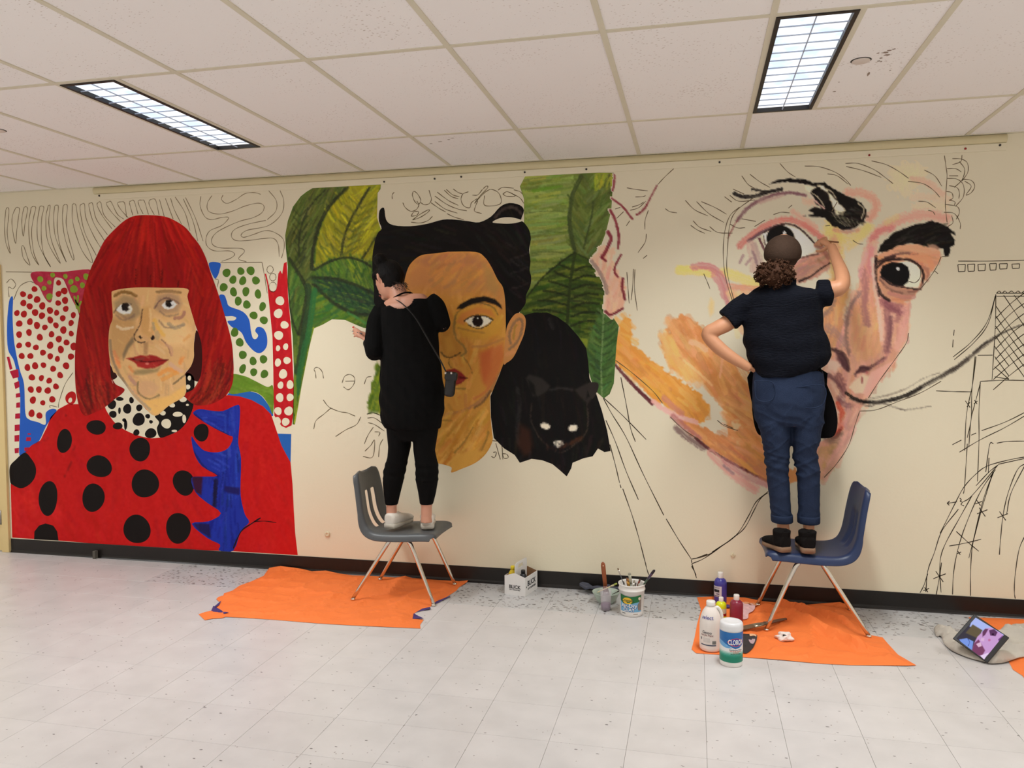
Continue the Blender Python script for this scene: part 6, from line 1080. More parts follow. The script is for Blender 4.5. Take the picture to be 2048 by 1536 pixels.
# the shoulder lettering follows the slope
write('lettering', 'select', .026, lambda x, y: ((lambda rr, a: (rr * math.cos(a), rr * math.sin(a), h * .70 + y))(np.interp(h * .70 + y, [h * .58, h * .68, h * .79], [r * .985, r * .90, r * .72]) + .0012, FA - .35 + x / (r * .88))), ink((70, 70, 150)), e, .0003)
for (s_, sz, y_, c_) in (('Gesso', .020, .40, (70, 64, 70)), ('Acrylic Paint', .013, .345, (150, 100, 96))): write('lettering', s_, sz, lambda x, y, y_=y_: fn(-r * .1 + x, h * y_ + y), ink(c_), e, .0003)
for (x0, x1, y0, y1, c_) in ((-r * .7, r * .75, .135, .155, (36, 52, 84)), (-r * .45, r * .2, .20, .29, (214, 206, 200)), (r * .4, r * .75, .17, .24, (120, 120, 116)), (-r * .75, -r * .62, .24, .29, (110, 106, 110))): patch('label_print', [(x0, h * y0), (x1, h * y0), (x1, h * y1), (x0, h * y1)], fn, ink(c_), e)

def bottle(px, py, wpx, ptop, col, label, cap=(238, 234, 228), name='paint_bottle', z=.0):
    c, r = stand(px, py, wpx); h = top_z(px, ptop, c); e = empty(name, (c[0], c[1], z), 0, label, 'bottle'); h -= z
    lathe('body', [(r * .9, 0), (r * .98, .003), (r, .01), (r, h * .62), (r * .97, h * .68), (r * .82, h * .755), (r * .55, h * .80), (r * .42, h * .815)], mat('bottle_paint', col, .3, .08, 30, spec=.5), e, 36)
    lathe('cap', [(r * .43, h * .80), (r * .45, h * .82), (r * .44, h * .97), (r * .40, h), (0, h)], mat('cap_mat', cap, .4, .05), e, 24)
    return e, c, r, h
e, c, r, h = bottle(1440.5, 1209, 25, 1144, (66, 62, 152), 'tall purple paint bottle with a white cap against the baseboard', z=.004)
FA = facing(c); fn = on_cyl(r, FA - .35, 0, .0007)
for (x0, x1, y0, y1, c_) in ((-r * 1.0, r * .55, .22, .57, (214, 210, 216)), (-r * .8, r * .2, .37, .46, (30, 26, 34)), (-r * .3, r * .2, .29, .34, (120, 110, 130)), (-r * .8, r * .2, .235, .26, (36, 30, 50))): patch('label_print', [(x0, h * y0), (x1, h * y0), (x1, h * y1), (x0, h * y1)], on_cyl(r, FA - .35, 0, .0007 if c_[0] > 200 else .0011), ink(c_), e)
write('lettering', 'ACRYLIC', .0095, lambda x, y: on_cyl(r, FA - .35, 0, .0013)(-r * .25 + x, h * .515 + y), ink((60, 52, 70)), e, .0002)
e, c, r, h = bottle(1442, 1243, 21, 1194, (222, 232, 20), 'short yellow paint bottle between the white jug and purple bottle', z=.006)
FA = facing(c); fn = on_cyl(r, FA, 0, .0007)
for (y0, y1, c_) in ((.30, .52, (206, 206, 180)), (.18, .30, (150, 24, 24))): patch('label_print', [(-r * 1.3, h * y0), (r * 1.3, h * y0), (r * 1.3, h * y1), (-r * 1.3, h * y1)], fn, ink(c_), e)
e, c, r, h = bottle(1472.5, 1249, 26, 1189, (140, 38, 62), 'crimson paint bottle with white cap behind the wipes canister', z=.006)
pl = on_z(1456, 1217, .012); o = lathe('screw_top', [(.016, 0), (.017, .004), (.016, .012), (.012, .014), (0, .014)], mat('purple_cap', (70, 44, 120), .4), None, 24); o.location = (pl[0], pl[1], paper_z(pl[0], pl[1]) + .001); tag(o, 'loose purple screw top on the orange paper', 'bottle top')

# ---- cardboard carrier with bottles
N0, L0, R0 = on_z(1050, 1193.4), on_z(1010.8, 1187.6), on_z(1082, 1176); N0[2] = 0
vx = (L0 - N0)[:2]; vx = vx / np.hypot(*vx); vy = np.array([vx[1], -vx[0]]);
if vy @ (R0 - N0)[:2] < 0: vy = -vy
w_, d_ = .14, .185; hz = on_y(1050, 1156, N0[1])[2]
e = empty('bottle_carrier', (N0[0], N0[1], 0), 0, 'white cardboard bottle carrier with cut-out handle against the baseboard', 'carton')
CW = mat('white_card', (232, 229, 226), .6, .03, 20); CB_ = mat('brown_card', (150, 112, 76), .8, .08, 30)
def bxp(a, b2, z): return (vx[0] * a + vy[0] * b2, vx[1] * a + vy[1] * b2, z)
def panel(name, pts, th, m, mi=None):
    """flat board from points in carrier coordinates (a along the short side, b along the long side, z)"""
    n = len(pts); P = [Vector(bxp(*p)) for p in pts]; nn = (P[1] - P[0]).cross(P[2] - P[0]).normalized() * th
    V = [tuple(p) for p in P] + [tuple(p + nn) for p in P]; F = [tuple(range(n))[::-1], tuple(range(n, 2 * n))] + [(k, (k + 1) % n, n + (k + 1) % n, n + k) for k in range(n)]
    o = mesh(name, V, F, m, e); 
    if mi:                                              # brown inside, white outside
        o.data.materials.append(mi); mid = Vector(bxp(w_ / 2, d_ / 2, h2 / 2)); a, b = o.data.polygons[0], o.data.polygons[1]
        (a if (a.center - mid).length < (b.center - mid).length else b).material_index = 1
    return o
h2 = hz
panel('end_panel', [(0, 0, 0), (w_, 0, 0), (w_, 0, h2), (w_ * .55, 0, h2 * 1.17), (w_ * .45, 0, h2 * 1.17), (0, 0, h2)], -.0025, CW, CB_)
panel('end_panel', [(0, d_, 0), (w_, d_, 0), (w_, d_, h2), (w_ * .55, d_, h2 * 1.17), (w_ * .45, d_, h2 * 1.17), (0, d_, h2)], .0025, CW, CB_)
panel('side_panel', [(0, 0, 0), (0, d_, 0), (0, d_, h2), (0, 0, h2)], .0025, CW, CB_); panel('side_panel', [(w_, 0, 0), (w_, d_, 0), (w_, d_, h2), (w_, 0, h2)], -.0025, CW, CB_); panel('base_panel', [(0, 0, .001), (w_, 0, .001), (w_, d_, .001), (0, d_, .001)], .002, CB_)
# handle board down the middle with an oblong hole
hp = w_ / 2; ztp = h2 * 1.68; b0, b1 = .004, d_ - .004
outer = np.array([(b0, .003), (b1, .003), (b1, ztp * .96), (b1 - .012, ztp), (b0 + .030, ztp), (b0 + .010, ztp * .97), (b0, ztp * .90)])
hole = cr([(d_ * .32, ztp * .80), (d_ * .62, ztp * .80), (d_ * .68, ztp * .85), (d_ * .62, ztp * .90), (d_ * .32, ztp * .90), (d_ * .26, ztp * .85)], True, 4)
V2, F = sheet(outer, .012); keep = [f for f in F if not inside(V2[list(f)].mean(0)[None], hole)[0]]
o = mesh('handle_panel', [bxp(hp, b, z) for b, z in V2], keep, CW, e); sd = o.modifiers.new('t', 'SOLIDIFY'); sd.thickness = .003
lf = lambda x, y: bxp(w_ * .5 - x, -.0032, y); rf = lambda x, y: bxp(-.0032, x, y)
DKI = ink((40, 40, 44))
write('lettering', 'BLICK', .030, lambda x, y: lf(x, h2 * .44 + y), DKI, e, .0010); write('lettering', 'art materials', .0145, lambda x, y: lf(x, h2 * .30 + y), DKI, e, .0003)
write('lettering', 'BLICK', .046, lambda x, y: rf(d_ * .50 + x, h2 * .60 + y), DKI, e, .0014); write('lettering', 'art materials', .0235, lambda x, y: rf(d_ * .52 + x, h2 * .34 + y), DKI, e, .0005)
patch('print_dot', [(d_ * .10 + .006 * math.cos(t), h2 * .46 + .006 * math.sin(t)) for t in np.linspace(0, 6.28, 12, endpoint=False)], rf, DKI, e)
for (a_, b__, col, cap, top, lab, nm) in ((w_ * .76, d_ * .24, (226, 196, 30), (230, 206, 40), 1.42, 'yellow paint bottle in the white cardboard carrier', 'paint_bottle'), (w_ * .25, d_ * .26, (24, 24, 32), (22, 22, 26), 1.26, 'black paint bottle in the white cardboard carrier', 'paint_bottle')):
    q = bxp(a_, b__, 0); eb = empty(nm, (N0[0] + q[0], N0[1] + q[1], .004), 0, lab, 'bottle'); rr, hh = .027, h2 * top
    lathe('body', [(rr * .95, 0), (rr, .01), (rr, hh * .68), (rr * .8, hh * .78), (rr * .5, hh * .84), (rr * .45, hh * .86)], mat('bottle_paint', col, .3, .05), eb, 28); lathe('cap', [(rr * .5, hh * .85), (rr * .5, hh * .98), (rr * .42, hh), (0, hh)], mat('cap_mat', cap, .4), eb, 20)

# ---- white pail of brushes
c, r = stand(1263.5, 1235.5, 47); zt = on_y(1263.5, 1165, c[1])[2]; FA = facing(c); h = zt; rt_ = r * 1.16
e = empty('brush_pail', c, 0, 'white plastic pail with green and blue label full of paintbrushes', 'pail')
tp = lambda z: r * .97 + (rt_ * .96 - r * .97) * z / h
lathe('body', [(r * .9, 0), (r * .96, .004), (tp(.02), .02), (tp(h * .80), h * .80), (tp(h * .8) + .004, h * .805), (tp(h * .8) + .0045, h * .835), (tp(h * .85), h * .84), (tp(h * .95), h * .95), (rt_, h * .965), (rt_, h), (rt_ * .95, h), (rt_ * .93, h * .95), (r * .90, .012), (0, .010)], WHITE, e, 56)
fn = on_cyl(r, FA - .12, 0, .0008, tp); f2 = on_cyl(r, FA - .12, 0, .0014, tp); f3 = on_cyl(r, FA - .12, 0, .002, tp); f4 = on_cyl(r, FA - .12, 0, .0026, tp); hw = r * 1.0
patch('label_blue', [(-hw, h * .17), (hw, h * .17), (hw, h * .62), (-hw, h * .62)], fn, ink((120, 178, 216)), e)
patch('label_green', [(-hw, h * .71), (-hw * .5, h * .675), (0, h * .66), (hw * .5, h * .675), (hw, h * .71), (hw, h * .50), (hw * .4, h * .47), (0, h * .42), (-hw * .6, h * .42), (-hw, h * .50)], f2, ink((16, 104, 52)), e)
patch('logo_oval', [(-r * .26 + r * .44 * math.cos(t), h * .525 + h * .105 * math.sin(t)) for t in np.linspace(0, 6.28, 28, endpoint=False)], f3, ink((236, 188, 40)), e)
write('lettering', 'Crayola', .0235, lambda x, y: f4(-r * .26 + x, h * .535 + y), ink((30, 70, 40)), e, .0004); patch('logo_swoosh', [(-r * .33, h * .49), (-r * .05, h * .51), (r * .08, h * .545), (-r * .05, h * .475), (-r * .25, h * .465)], f4, ink((26, 110, 60)), e)
for (s_, y_, sz) in (('Air-Dry', .365, .0305), ('CLAY', .240, .0275)):
    write('lettering_outline', s_, sz, lambda x, y, y_=y_: f3(-r * .12 + x + .001, h * y_ + y - .001), ink((22, 66, 140)), e, .0022, .95); write('lettering', s_, sz, lambda x, y, y_=y_: f4(-r * .12 + x, h * y_ + y), ink((244, 246, 248)), e, .0006, .95)
patch('label_clay', [(hw * .70, h * .22), (hw * .98, h * .22), (hw, h * .55), (hw * .92, h * .66), (hw * .74, h * .62), (hw * .80, h * .50), (hw * .64, h * .42), (hw * .62, h * .30)], f3, mat('print_clay', (132, 118, 108), .5, .2, 40), e); patch('label_clay_ball', [(hw * .80 + r * .12 * math.cos(t), h * .60 + h * .05 * math.sin(t)) for t in np.linspace(0, 6.28, 14, endpoint=False)], f4, ink((220, 206, 178)), e)
for (x0, x1, y_, c_) in ((-.80, -.45, .115, (60, 60, 66)), (.25, .65, .105, (170, 150, 130))): patch('label_print', [(r * x0, h * (y_ - .012)), (r * x1, h * (y_ - .012)), (r * x1, h * (y_ + .012)), (r * x0, h * (y_ + .012))], fn, ink(c_), e)
pc_ = c
def cp(x, y): return 1220 + x / 11.815, 1120 + y / 11.815
G_ = 'paintbrushes standing in the white pail'
BASE = iter([(-.0595, .0168, -.0295), (-.048, -.0365, .0295), (-.0577, .0223, -.0427), (.0169, -.0015, -.027), (-.0363, .0078, -.0065), (.0474, -.02, .0482), (.0176, -.017, -.0148), (.0179, -.0082, .0391), (-.0559, .0081, .008), (-.038, .0151, -.0185)])   # depth of the tip, foot of the handle in the pail
for (x0, y0, x1, y1, dy, w__, hc, bc, fc, bl, fl, lab) in (
    (185, 195, 350, 640, .02, .0042, (64, 66, 70), (110, 80, 50), (196, 188, 176), .08, .25, 'thin round-tipped paintbrush leaning left out of the white pail'),
    (1045, 245, 720, 640, .0, .0135, (70, 92, 76), (44, 34, 40), (84, 72, 96), .14, .30, 'wide flat paintbrush with dark bristles leaning right out of the white pail'),
    (458, 305, 505, 640, .03, .0085, (150, 152, 138), (150, 148, 130), (170, 168, 150), .12, .45, 'grey flat paintbrush standing upright in the white pail'),
    (395, 420, 425, 640, .01, .0052, (150, 84, 54), (120, 84, 60), (196, 150, 90), .2, .3, 'short brown wooden paintbrush beside the orange one in the white pail'),
    (432, 445, 450, 640, -.01, .0060, (220, 150, 54), (190, 130, 60), (226, 176, 80), .2, .3, 'orange-yellow wooden paintbrush in the white pail'),
    (712, 455, 640, 640, .02, .0055, (116, 44, 36), (96, 60, 50), (140, 70, 56), .15, .3, 'dark red-handled paintbrush in the white pail'),
    (575, 475, 545, 640, .03, .0045, (190, 186, 170), (150, 140, 120), (196, 190, 176), .2, .3, 'pale thin-handled paintbrush in the middle of the white pail'),
    (610, 535, 590, 640, .0, .0050, (110, 96, 90), (120, 110, 104), (150, 140, 130), .2, .3, 'short brown-grey paintbrush low in the white pail'),
    (690, 560, 670, 650, -.01, .0050, (214, 206, 190), (196, 190, 176), (214, 206, 190), .2, .3, 'short white-handled paintbrush low in the white pail'),
    (310, 500, 360, 640, .03, .0045, (176, 168, 150), (120, 110, 100), (190, 180, 166), .2, .3, 'short grey paintbrush by the rim of the white pail')):
    dy, fx, fy = next(BASE); q0 = on_y(*cp(x0, y0), c[1] + dy); q1 = np.array([c[0] + fx, c[1] + fy, .018])
    brush('paintbrush', q0, q1, lab, hc, bc, fc, w__, .55, bl * .5, fl * .5, G_)

# ---- bowl, water cup, standing brush, rag
c, r = stand(1212, 1214, 56); zr = on_y(1212, 1183, c[1])[2]; c0 = c.copy(); r0 = r
e = lathe('mixing_bowl', [(r * .50, 0), (r * .54, .003), (r * .70, zr * .25), (r * .86, zr * .6), (r * .97, zr * .95), (r, zr), (r * .97, zr), (r * .84, zr * .62), (r * .66, zr * .27), (r * .5, .008), (0, .006)], mat('sage_plastic', (176, 190, 176), .4, .06, 20), None, 48); e.location = c; tag(e, 'pale green plastic bowl holding a wooden-handled brush', 'bowl')
c, r = stand(1211.5, 1223.5, 23); zt = on_y(1211.5, 1180, c[1])[2]
cg = empty('water_cup', c, 0, 'clear plastic cup with purple paint water before the green bowl', 'cup')
def glass(name, col, rough, a):
    m, nt, b = nodes_of(name); N, L = nt.nodes, nt.links; tr = N.new('ShaderNodeBsdfTransparent'); mx = N.new('ShaderNodeMixShader'); nz = N.new('ShaderNodeTexNoise'); nz.inputs['Scale'].default_value = 30
    mr = N.new('ShaderNodeMapRange'); mr.inputs['To Min'].default_value = a * .5; mr.inputs['To Max'].default_value = a * 1.4; L.new(nz.outputs['Fac'], mr.inputs['Value']); L.new(mr.outputs[0], mx.inputs[0]); L.new(tr.outputs[0], mx.inputs[1]); L.new(b.outputs[0], mx.inputs[2]); b.inputs['Base Color'].default_value = rgba(col); b.inputs['Roughness'].default_value = rough
    L.new(mx.outputs[0], N['Material Output'].inputs[0]); return m
lathe('cup_wall', [(r * .80, .0), (r * .82, .002), (r * 1.0, zt), (r * .97, zt), (r * .79, .004), (0, .004)], glass('clear_plastic', (214, 204, 208), .2, .28), cg, 36)
lathe('paint_water', [(r * .77, .005), (r * .83, zt * .34), (0, zt * .34)], mat('purple_water', (106, 70, 112), .3, .15, 40), cg, 32)
# brush handle standing in the bowl
a = on_y(1205.5, 1124, c0[1] + .02); b_ = np.array([c0[0] + .004, c0[1] + .004, .012]) + .36 * (a - np.array([c0[0] + .004, c0[1] + .004, .012])); e = empty('paintbrush', (b_[0], b_[1], b_[2]), 0, 'wide brown wooden brush handle standing up out of the green bowl', 'paintbrush')
d = V3(a) - V3(b_); q = lambda t: tuple(d * t)
WD_ = mat('brown_wood', (150, 78, 40), .45, .2, 30, stretch=(1, 1, .15)); tube('handle', [q(0), q(.25), q(.6), q(.85), q(.95), q(1)], [.012, .0125, .0135, .014, .011, .004], WD_, e, 16, .55)
hh = lathe('hang_hole', [(.0042, -.0005), (.0042, .0005), (0, .0005)], ink((226, 190, 160)), e, 12); hh.rotation_euler = (math.pi / 2, 0, 0); hh.location = V3(q(.86)) + Vector((0.002, -.0085, 0))
tube('ferrule', [q(-.34), q(.02)], [.022, .014], mat('ferrule', (120, 90, 84), .4, .1, metal=.5), e, 14, .5); tube('bristles', [q(-.55), q(-.33)], [.016, .021], mat('red_bristle', (120, 30, 34), .8, .2), e, 14, .5)
a, b_ = on_y(1234, 1167, c0[1] - .02), on_y(1194, 1185, c0[1] - .06)
e = brush('paintbrush', a, b_, 'cream-handled brush with green tip resting across the cup and bowl', (206, 190, 150), (150, 160, 70), (196, 186, 150), .0085, .6, .16, .18)
a, b_ = on_z(1238, 1182, zr + .008), on_z(1224, 1189, zr * .62); e = brush('paintbrush', a, b_, 'small dark brush lying over the right side of the green bowl', (66, 48, 44), (50, 36, 34), (120, 110, 100), .006, .6, .2, .2)
P = [(1159, 1185), (1165, 1176), (1180, 1176), (1200, 1177), (1222, 1172), (1242, 1174), (1242, 1186), (1215, 1192), (1190, 1190), (1172, 1189)]
rag = scrap('rag', P, (74, 76, 86), 'dark grey-blue rag bunched on the floor behind the green bowl', .012, 'rag', .03, mat('rag_cloth', (74, 76, 88), .9, .2, 60)); rag.modifiers[0].thickness = .012

# ---- tablet propped on a grey cloth
CL = [(1868, 1260), (1878, 1251), (1892, 1262), (1912, 1272), (1935, 1262), (1968, 1272), (2000, 1268), (2025, 1256), (2050, 1254), (2100, 1256), (2150, 1275), (2150, 1315), (2080, 1318), (2040, 1321), (2010, 1328), (1985, 1330), (1968, 1326), (1940, 1319), (1905, 1305), (1888, 1290), (1882, 1275), (1872, 1274)]
O3 = floor_pts(CL); O = cr(O3[:, :2], True, 3); V2, F = sheet(O, .011); ed = edge_dist(V2, O)
wv = vnoise(V2[:, 0] * 6 + 4, V2[:, 1] * 6 + 30, 2) * 1.6
r1 = 1 - np.abs(2 * vnoise(V2[:, 0] * 13 + 8 + wv, V2[:, 1] * 5 + 3 + wv, 4) - 1); r2 = 1 - np.abs(2 * vnoise(V2[:, 0] * 5 + 18 - wv, V2[:, 1] * 15 + 23 + wv, 6) - 1)
zz = .004 + np.clip(ed / .035, 0, 1) ** .6 * (.012 + .034 * r1 ** 3 + .026 * r2 ** 3)
bc_ = np.array(on_z(1955, 1290))[:2]; zz *= 1 - .65 * np.exp(-((V2[:, 0] - bc_[0]) ** 2 + (V2[:, 1] - bc_[1]) ** 2) / .10 ** 2)
zz = np.maximum(zz, np.array([paper_z(*q) + .008 for q in V2]))
o = mesh('cloth', np.stack([V2[:, 0], V2[:, 1], zz], 1), F, mat('grey_cloth', (196, 188, 176), .95, .06, 40, bump=.2, bscale=200), None, True); sd = o.modifiers.new('t', 'SOLIDIFY'); sd.thickness = .006; sd.offset = -1; tag(o, 'bunched light grey cloth propping up the tablet', 'cloth')
Bc = on_z(1975, 1326, .012); hv = CAMP - Bc; hv[2] = 0; hv /= np.linalg.norm(hv); nrm_ = hv * math.cos(math.radians(38)) + np.array([0, 0, 1]) * math.sin(math.radians(38))
def on_tab(x, y, lift=0.0):
    d = ray(x, y); t = ((Bc - CAMP) @ nrm_) / (d @ nrm_); return CAMP + d * t + nrm_ * lift
cs = [on_tab(*p) for p in ((1909, 1273), (1949, 1231), (2019, 1275), (1975, 1326))]; c0_ = cs[3]; ux = (cs[2] - cs[3]); uy = (cs[0] - cs[3]); lx, ly = np.linalg.norm(ux), np.linalg.norm(uy)
ux /= lx; uy = uy - ux * (uy @ ux); uy /= np.linalg.norm(uy)
te = empty('tablet', tuple(c0_), 0, 'black-framed tablet showing a face, leaning on the grey cloth', 'tablet')
tb = bmesh.new(); box_bm(tb, 0, lx, 0, ly, -.008, 0, .003); tm_ = Matrix.Identity(4)
nz_ = np.cross(ux, uy); 
if nz_ @ nrm_ < 0: nz_ = -nz_
for k_ in range(3): tm_[k_][0], tm_[k_][1], tm_[k_][2] = ux[k_], uy[k_], nz_[k_]
bmesh.ops.transform(tb, matrix=tm_, verts=tb.verts); from_bm('case', tb, mat('tablet_black', (20, 18, 20), .3, .1), te)
m_s, nt, b = nodes_of('screen'); at = nt.nodes.new('ShaderNodeAttribute'); at.attribute_name = 'Col'; em = nt.nodes.new('ShaderNodeEmission'); em.inputs[1].default_value = .95; nt.links.new(at.outputs['Color'], em.inputs[0]); nt.links.new(em.outputs[0], nt.nodes['Material Output'].inputs[0])
def tb_px(p): return [(1840 + x / 7.678, 1180 + y / 7.678) for x, y in p]
scr = np.array(tb_px([(855, 425), (1290, 690), (985, 1070), (560, 745)])); V2, F = sheet(np.array([scr[k] + (scr[(k + 1) % 4] - scr[k]) * t for k in range(4) for t in np.linspace(0, 1, 10, endpoint=False)]), .9); cv = Canvas(V2, (66, 62, 72))
cv.fill(tb_px([(830, 400), (1330, 700), (1200, 800), (760, 560)]), (176, 190, 246), 1, 1.2); cv.fill(tb_px([(810, 530), (960, 620), (880, 740), (700, 660)]), (104, 92, 70), 1, 2); cv.fill(tb_px([(600, 760), (720, 740), (820, 790), (800, 920), (700, 900)]), (126, 156, 232), 1, 1.2); cv.stroke(tb_px([(735, 750), (760, 800), (740, 860)]), 1.2, (40, 50, 100), 1, .6)
cv.fill(tb_px([(960, 640), (1010, 590), (1100, 580), (1200, 640), (1290, 700), (1150, 880), (1060, 1000), (900, 1010), (800, 930), (830, 820), (880, 720)]), (206, 160, 214), 1, 1.5); cv.fill(tb_px([(830, 820), (900, 760), (960, 860), (1000, 930), (960, 1000), (880, 1010), (800, 930)]), (118, 60, 92), .9, 2); cv.fill(tb_px([(960, 640), (1000, 595), (1050, 600), (1000, 690), (960, 720)]), (96, 52, 84), .9, 1.5); cv.fill(tb_px([(1060, 620), (1140, 600), (1190, 650), (1160, 710), (1080, 700)]), (84, 48, 84), .9, 1.5); cv.fill(ell('x', *tb_px([(1120, 680)])[0], 2.2, 1.6), (40, 24, 40), 1, .8); cv.fill(tb_px([(860, 830), (930, 800), (950, 860), (900, 880)]), (236, 200, 226), .9, 1); cv.fill(tb_px([(940, 740), (990, 740), (980, 790), (930, 780)]), (226, 186, 222), .9, 1); cv.fill(ell('x', *tb_px([(1065, 770)])[0], 2.5, 2.5), (190, 96, 140), .7, 1.5); cv.fill(tb_px([(1200, 760), (1270, 700), (1280, 720), (1220, 800)]), (96, 48, 110), .9, 1.5); cv.fill(tb_px([(920, 1010), (1060, 960), (985, 1070)]), (236, 214, 246), 1, 1)
me = bpy.data.meshes.new('screen'); me.from_pydata([tuple(on_tab(x, y, .0008) - c0_) for x, y in V2], [], [tuple(int(i) for i in f) for f in F]); ca = me.color_attributes.new('Col', 'FLOAT_COLOR', 'POINT'); A4 = np.ones((len(V2), 4)); A4[:, :3] = lin(np.clip(cv.col, 0, 255)); ca.data.foreach_set('color', A4.ravel()); link('screen', me, m_s, te)
# ------------------------------------------------------------------ the two painters
def ringpx(py, xl, xr, b, Y, n=20, sq=2.0):
    """horizontal body section: silhouette between two pixels at the distance Y, half depth b"""
    L_, R_ = on_y(xl, py, Y), on_y(xr, py, Y); c = (L_ + R_) / 2; w = abs(R_[0] - L_[0]) / 2
    th = (c[0] - CAMP[0]) / (c[1] - CAMP[1]); a = math.sqrt(max(w * w - (b * th) ** 2, (w * .6) ** 2)); out = []
    for k in range(n):
        t = 2 * math.pi * k / n; cx, sy = math.cos(t), math.sin(t)
        out.append((c[0] + a * math.copysign(abs(cx) ** (2 / sq), cx), c[1] + b * math.copysign(abs(sy) ** (2 / sq), sy), c[2]))
    return out
def loft(rings):
    n = len(rings[0]); V = [p for r_ in rings for p in r_]; F = []
    for i in range(len(rings) - 1):
        for k in range(n):
            k2 = (k + 1) % n; F.append((i * n + k, i * n + k2, (i + 1) * n + k2, (i + 1) * n + k))
    F.append(tuple(reversed(range(n)))); F.append(tuple((len(rings) - 1) * n + k for k in range(n))); return V, F
def limb(pts, n=14, flat=1.0):
    """tapering limb through (point, radius) pairs"""
    P = cr([tuple(p) for p, r_ in pts], False, 5); R = np.interp(np.linspace(0, len(pts) - 1, len(P)), range(len(pts)), [r_ for p, r_ in pts]); return tube_data(P, R, n, flat)
def ball(c, r, sub=3):
    bm = bmesh.new(); bmesh.ops.create_icosphere(bm, subdivisions=sub, radius=1); r = r if hasattr(r, '__len__') else (r, r, r)
    V = [(c[0] + v.co.x * r[0], c[1] + v.co.y * r[1], c[2] + v.co.z * r[2]) for v in bm.verts]; F = [tuple(v.index for v in f.verts) for f in bm.faces]; bm.free(); return V, F
def fuse(name, parts, m, parent, voxel=.008, it=4, fold=None, cut=None):
    """one continuous skin grown over overlapping solids"""
    V, F = [], []
    for v, f in parts:
        b = len(V); V += [tuple(map(float, p)) for p in v]; F += [tuple(int(i) + b for i in ff) for ff in f]
    me = bpy.data.meshes.new('tmp'); me.from_pydata(V, [], F); bm = bmesh.new(); bm.from_mesh(me); bmesh.ops.recalc_face_normals(bm, faces=bm.faces); bm.to_mesh(me); bm.free()
    t = bpy.data.objects.new('tmp', me); COL.objects.link(t); r_ = t.modifiers.new('r', 'REMESH'); r_.mode = 'VOXEL'; r_.voxel_size = voxel
    if it: s_ = t.modifiers.new('s', 'SMOOTH'); s_.iterations = it; s_.factor = .5
    dg = bpy.context.evaluated_depsgraph_get(); out = bpy.data.meshes.new_from_object(t.evaluated_get(dg)); bpy.data.objects.remove(t); bpy.data.meshes.remove(me); out.name = name
    if fold:
        n = len(out.vertices); co = np.zeros(n * 3); nr = np.zeros(n * 3); out.vertices.foreach_get('co', co); out.vertices.foreach_get('normal', nr); co = co.reshape(-1, 3); nr = nr.reshape(-1, 3)
        co = co + nr * fold(co)[:, None]; out.vertices.foreach_set('co', co.ravel()); out.update()
    if cut:                                              # opening (neckline): faces whose view from the back falls inside the outline are removed
        poly, ylim = cut; bm = bmesh.new(); bm.from_mesh(out); kill = []
        for f in bm.faces:
            c = f.calc_center_median()
            if c.y < ylim:
                d = np.array(c) - CAMP; z = d @ _f; p = np.array([[1024 + FPX * (d @ _R) / z, 768 - FPX * (d @ _U) / z]])
                if inside(p, poly)[0]: kill.append(f)
        bmesh.ops.delete(bm, geom=kill, context='FACES'); bm.to_mesh(out); bm.free()
    out.materials.clear(); return link(name, out, m, parent, True)
TIPS = []
def hand_parts(w, d, nrm, thumb, s=1.0, curl=(.5, .6, .7, .8), spread=.06):
    """palm, four fingers and thumb; w wrist, d finger direction, nrm back-of-hand normal, thumb side direction"""
    w, d, nrm, th = V3(w), V3(d).normalized(), V3(nrm).normalized(), V3(thumb).normalized(); out = []
    pe = w + d * .085 * s
    out.append(limb([(w - d * .02, .021 * s), (w + d * .02 * s, .026 * s), (w + d * .055 * s, .034 * s), (pe, .033 * s)], 14, .5))
    for k, (o_, L_) in enumerate(((.027, .070), (.009, .078), (-.009, .073), (-.027, .058))):
        b = pe + th * o_ * s - d * .008 * s; a = curl[k]; dd = (d + th * (o_ * spread * 20 * .1)).normalized(); P = [b]; cur = dd
        for q, fr in enumerate((.45, .32, .23)):
            ang = a * (.5, .6, .45)[q]; cur = (cur * math.cos(ang) - nrm * math.sin(ang)).normalized(); P.append(P[-1] + cur * L_ * fr * s)
        TIPS.append((P[-1], cur))
        out.append(limb(list(zip(P, [.0092 * s, .0088 * s, .0078 * s, .006 * s])), 10))
    b = w + d * .03 * s + th * .026 * s; P = [b, b + (th * .8 + d * .6 - nrm * .25).normalized() * .032 * s]; P.append(P[-1] + (d * .9 + th * .25 - nrm * .4).normalized() * .030 * s); P.append(P[-1] + (d * .9 - th * .1 - nrm * .4).normalized() * .022 * s)
    out.append(limb(list(zip(P, [.013 * s, .0115 * s, .0095 * s, .007 * s])), 10)); return out
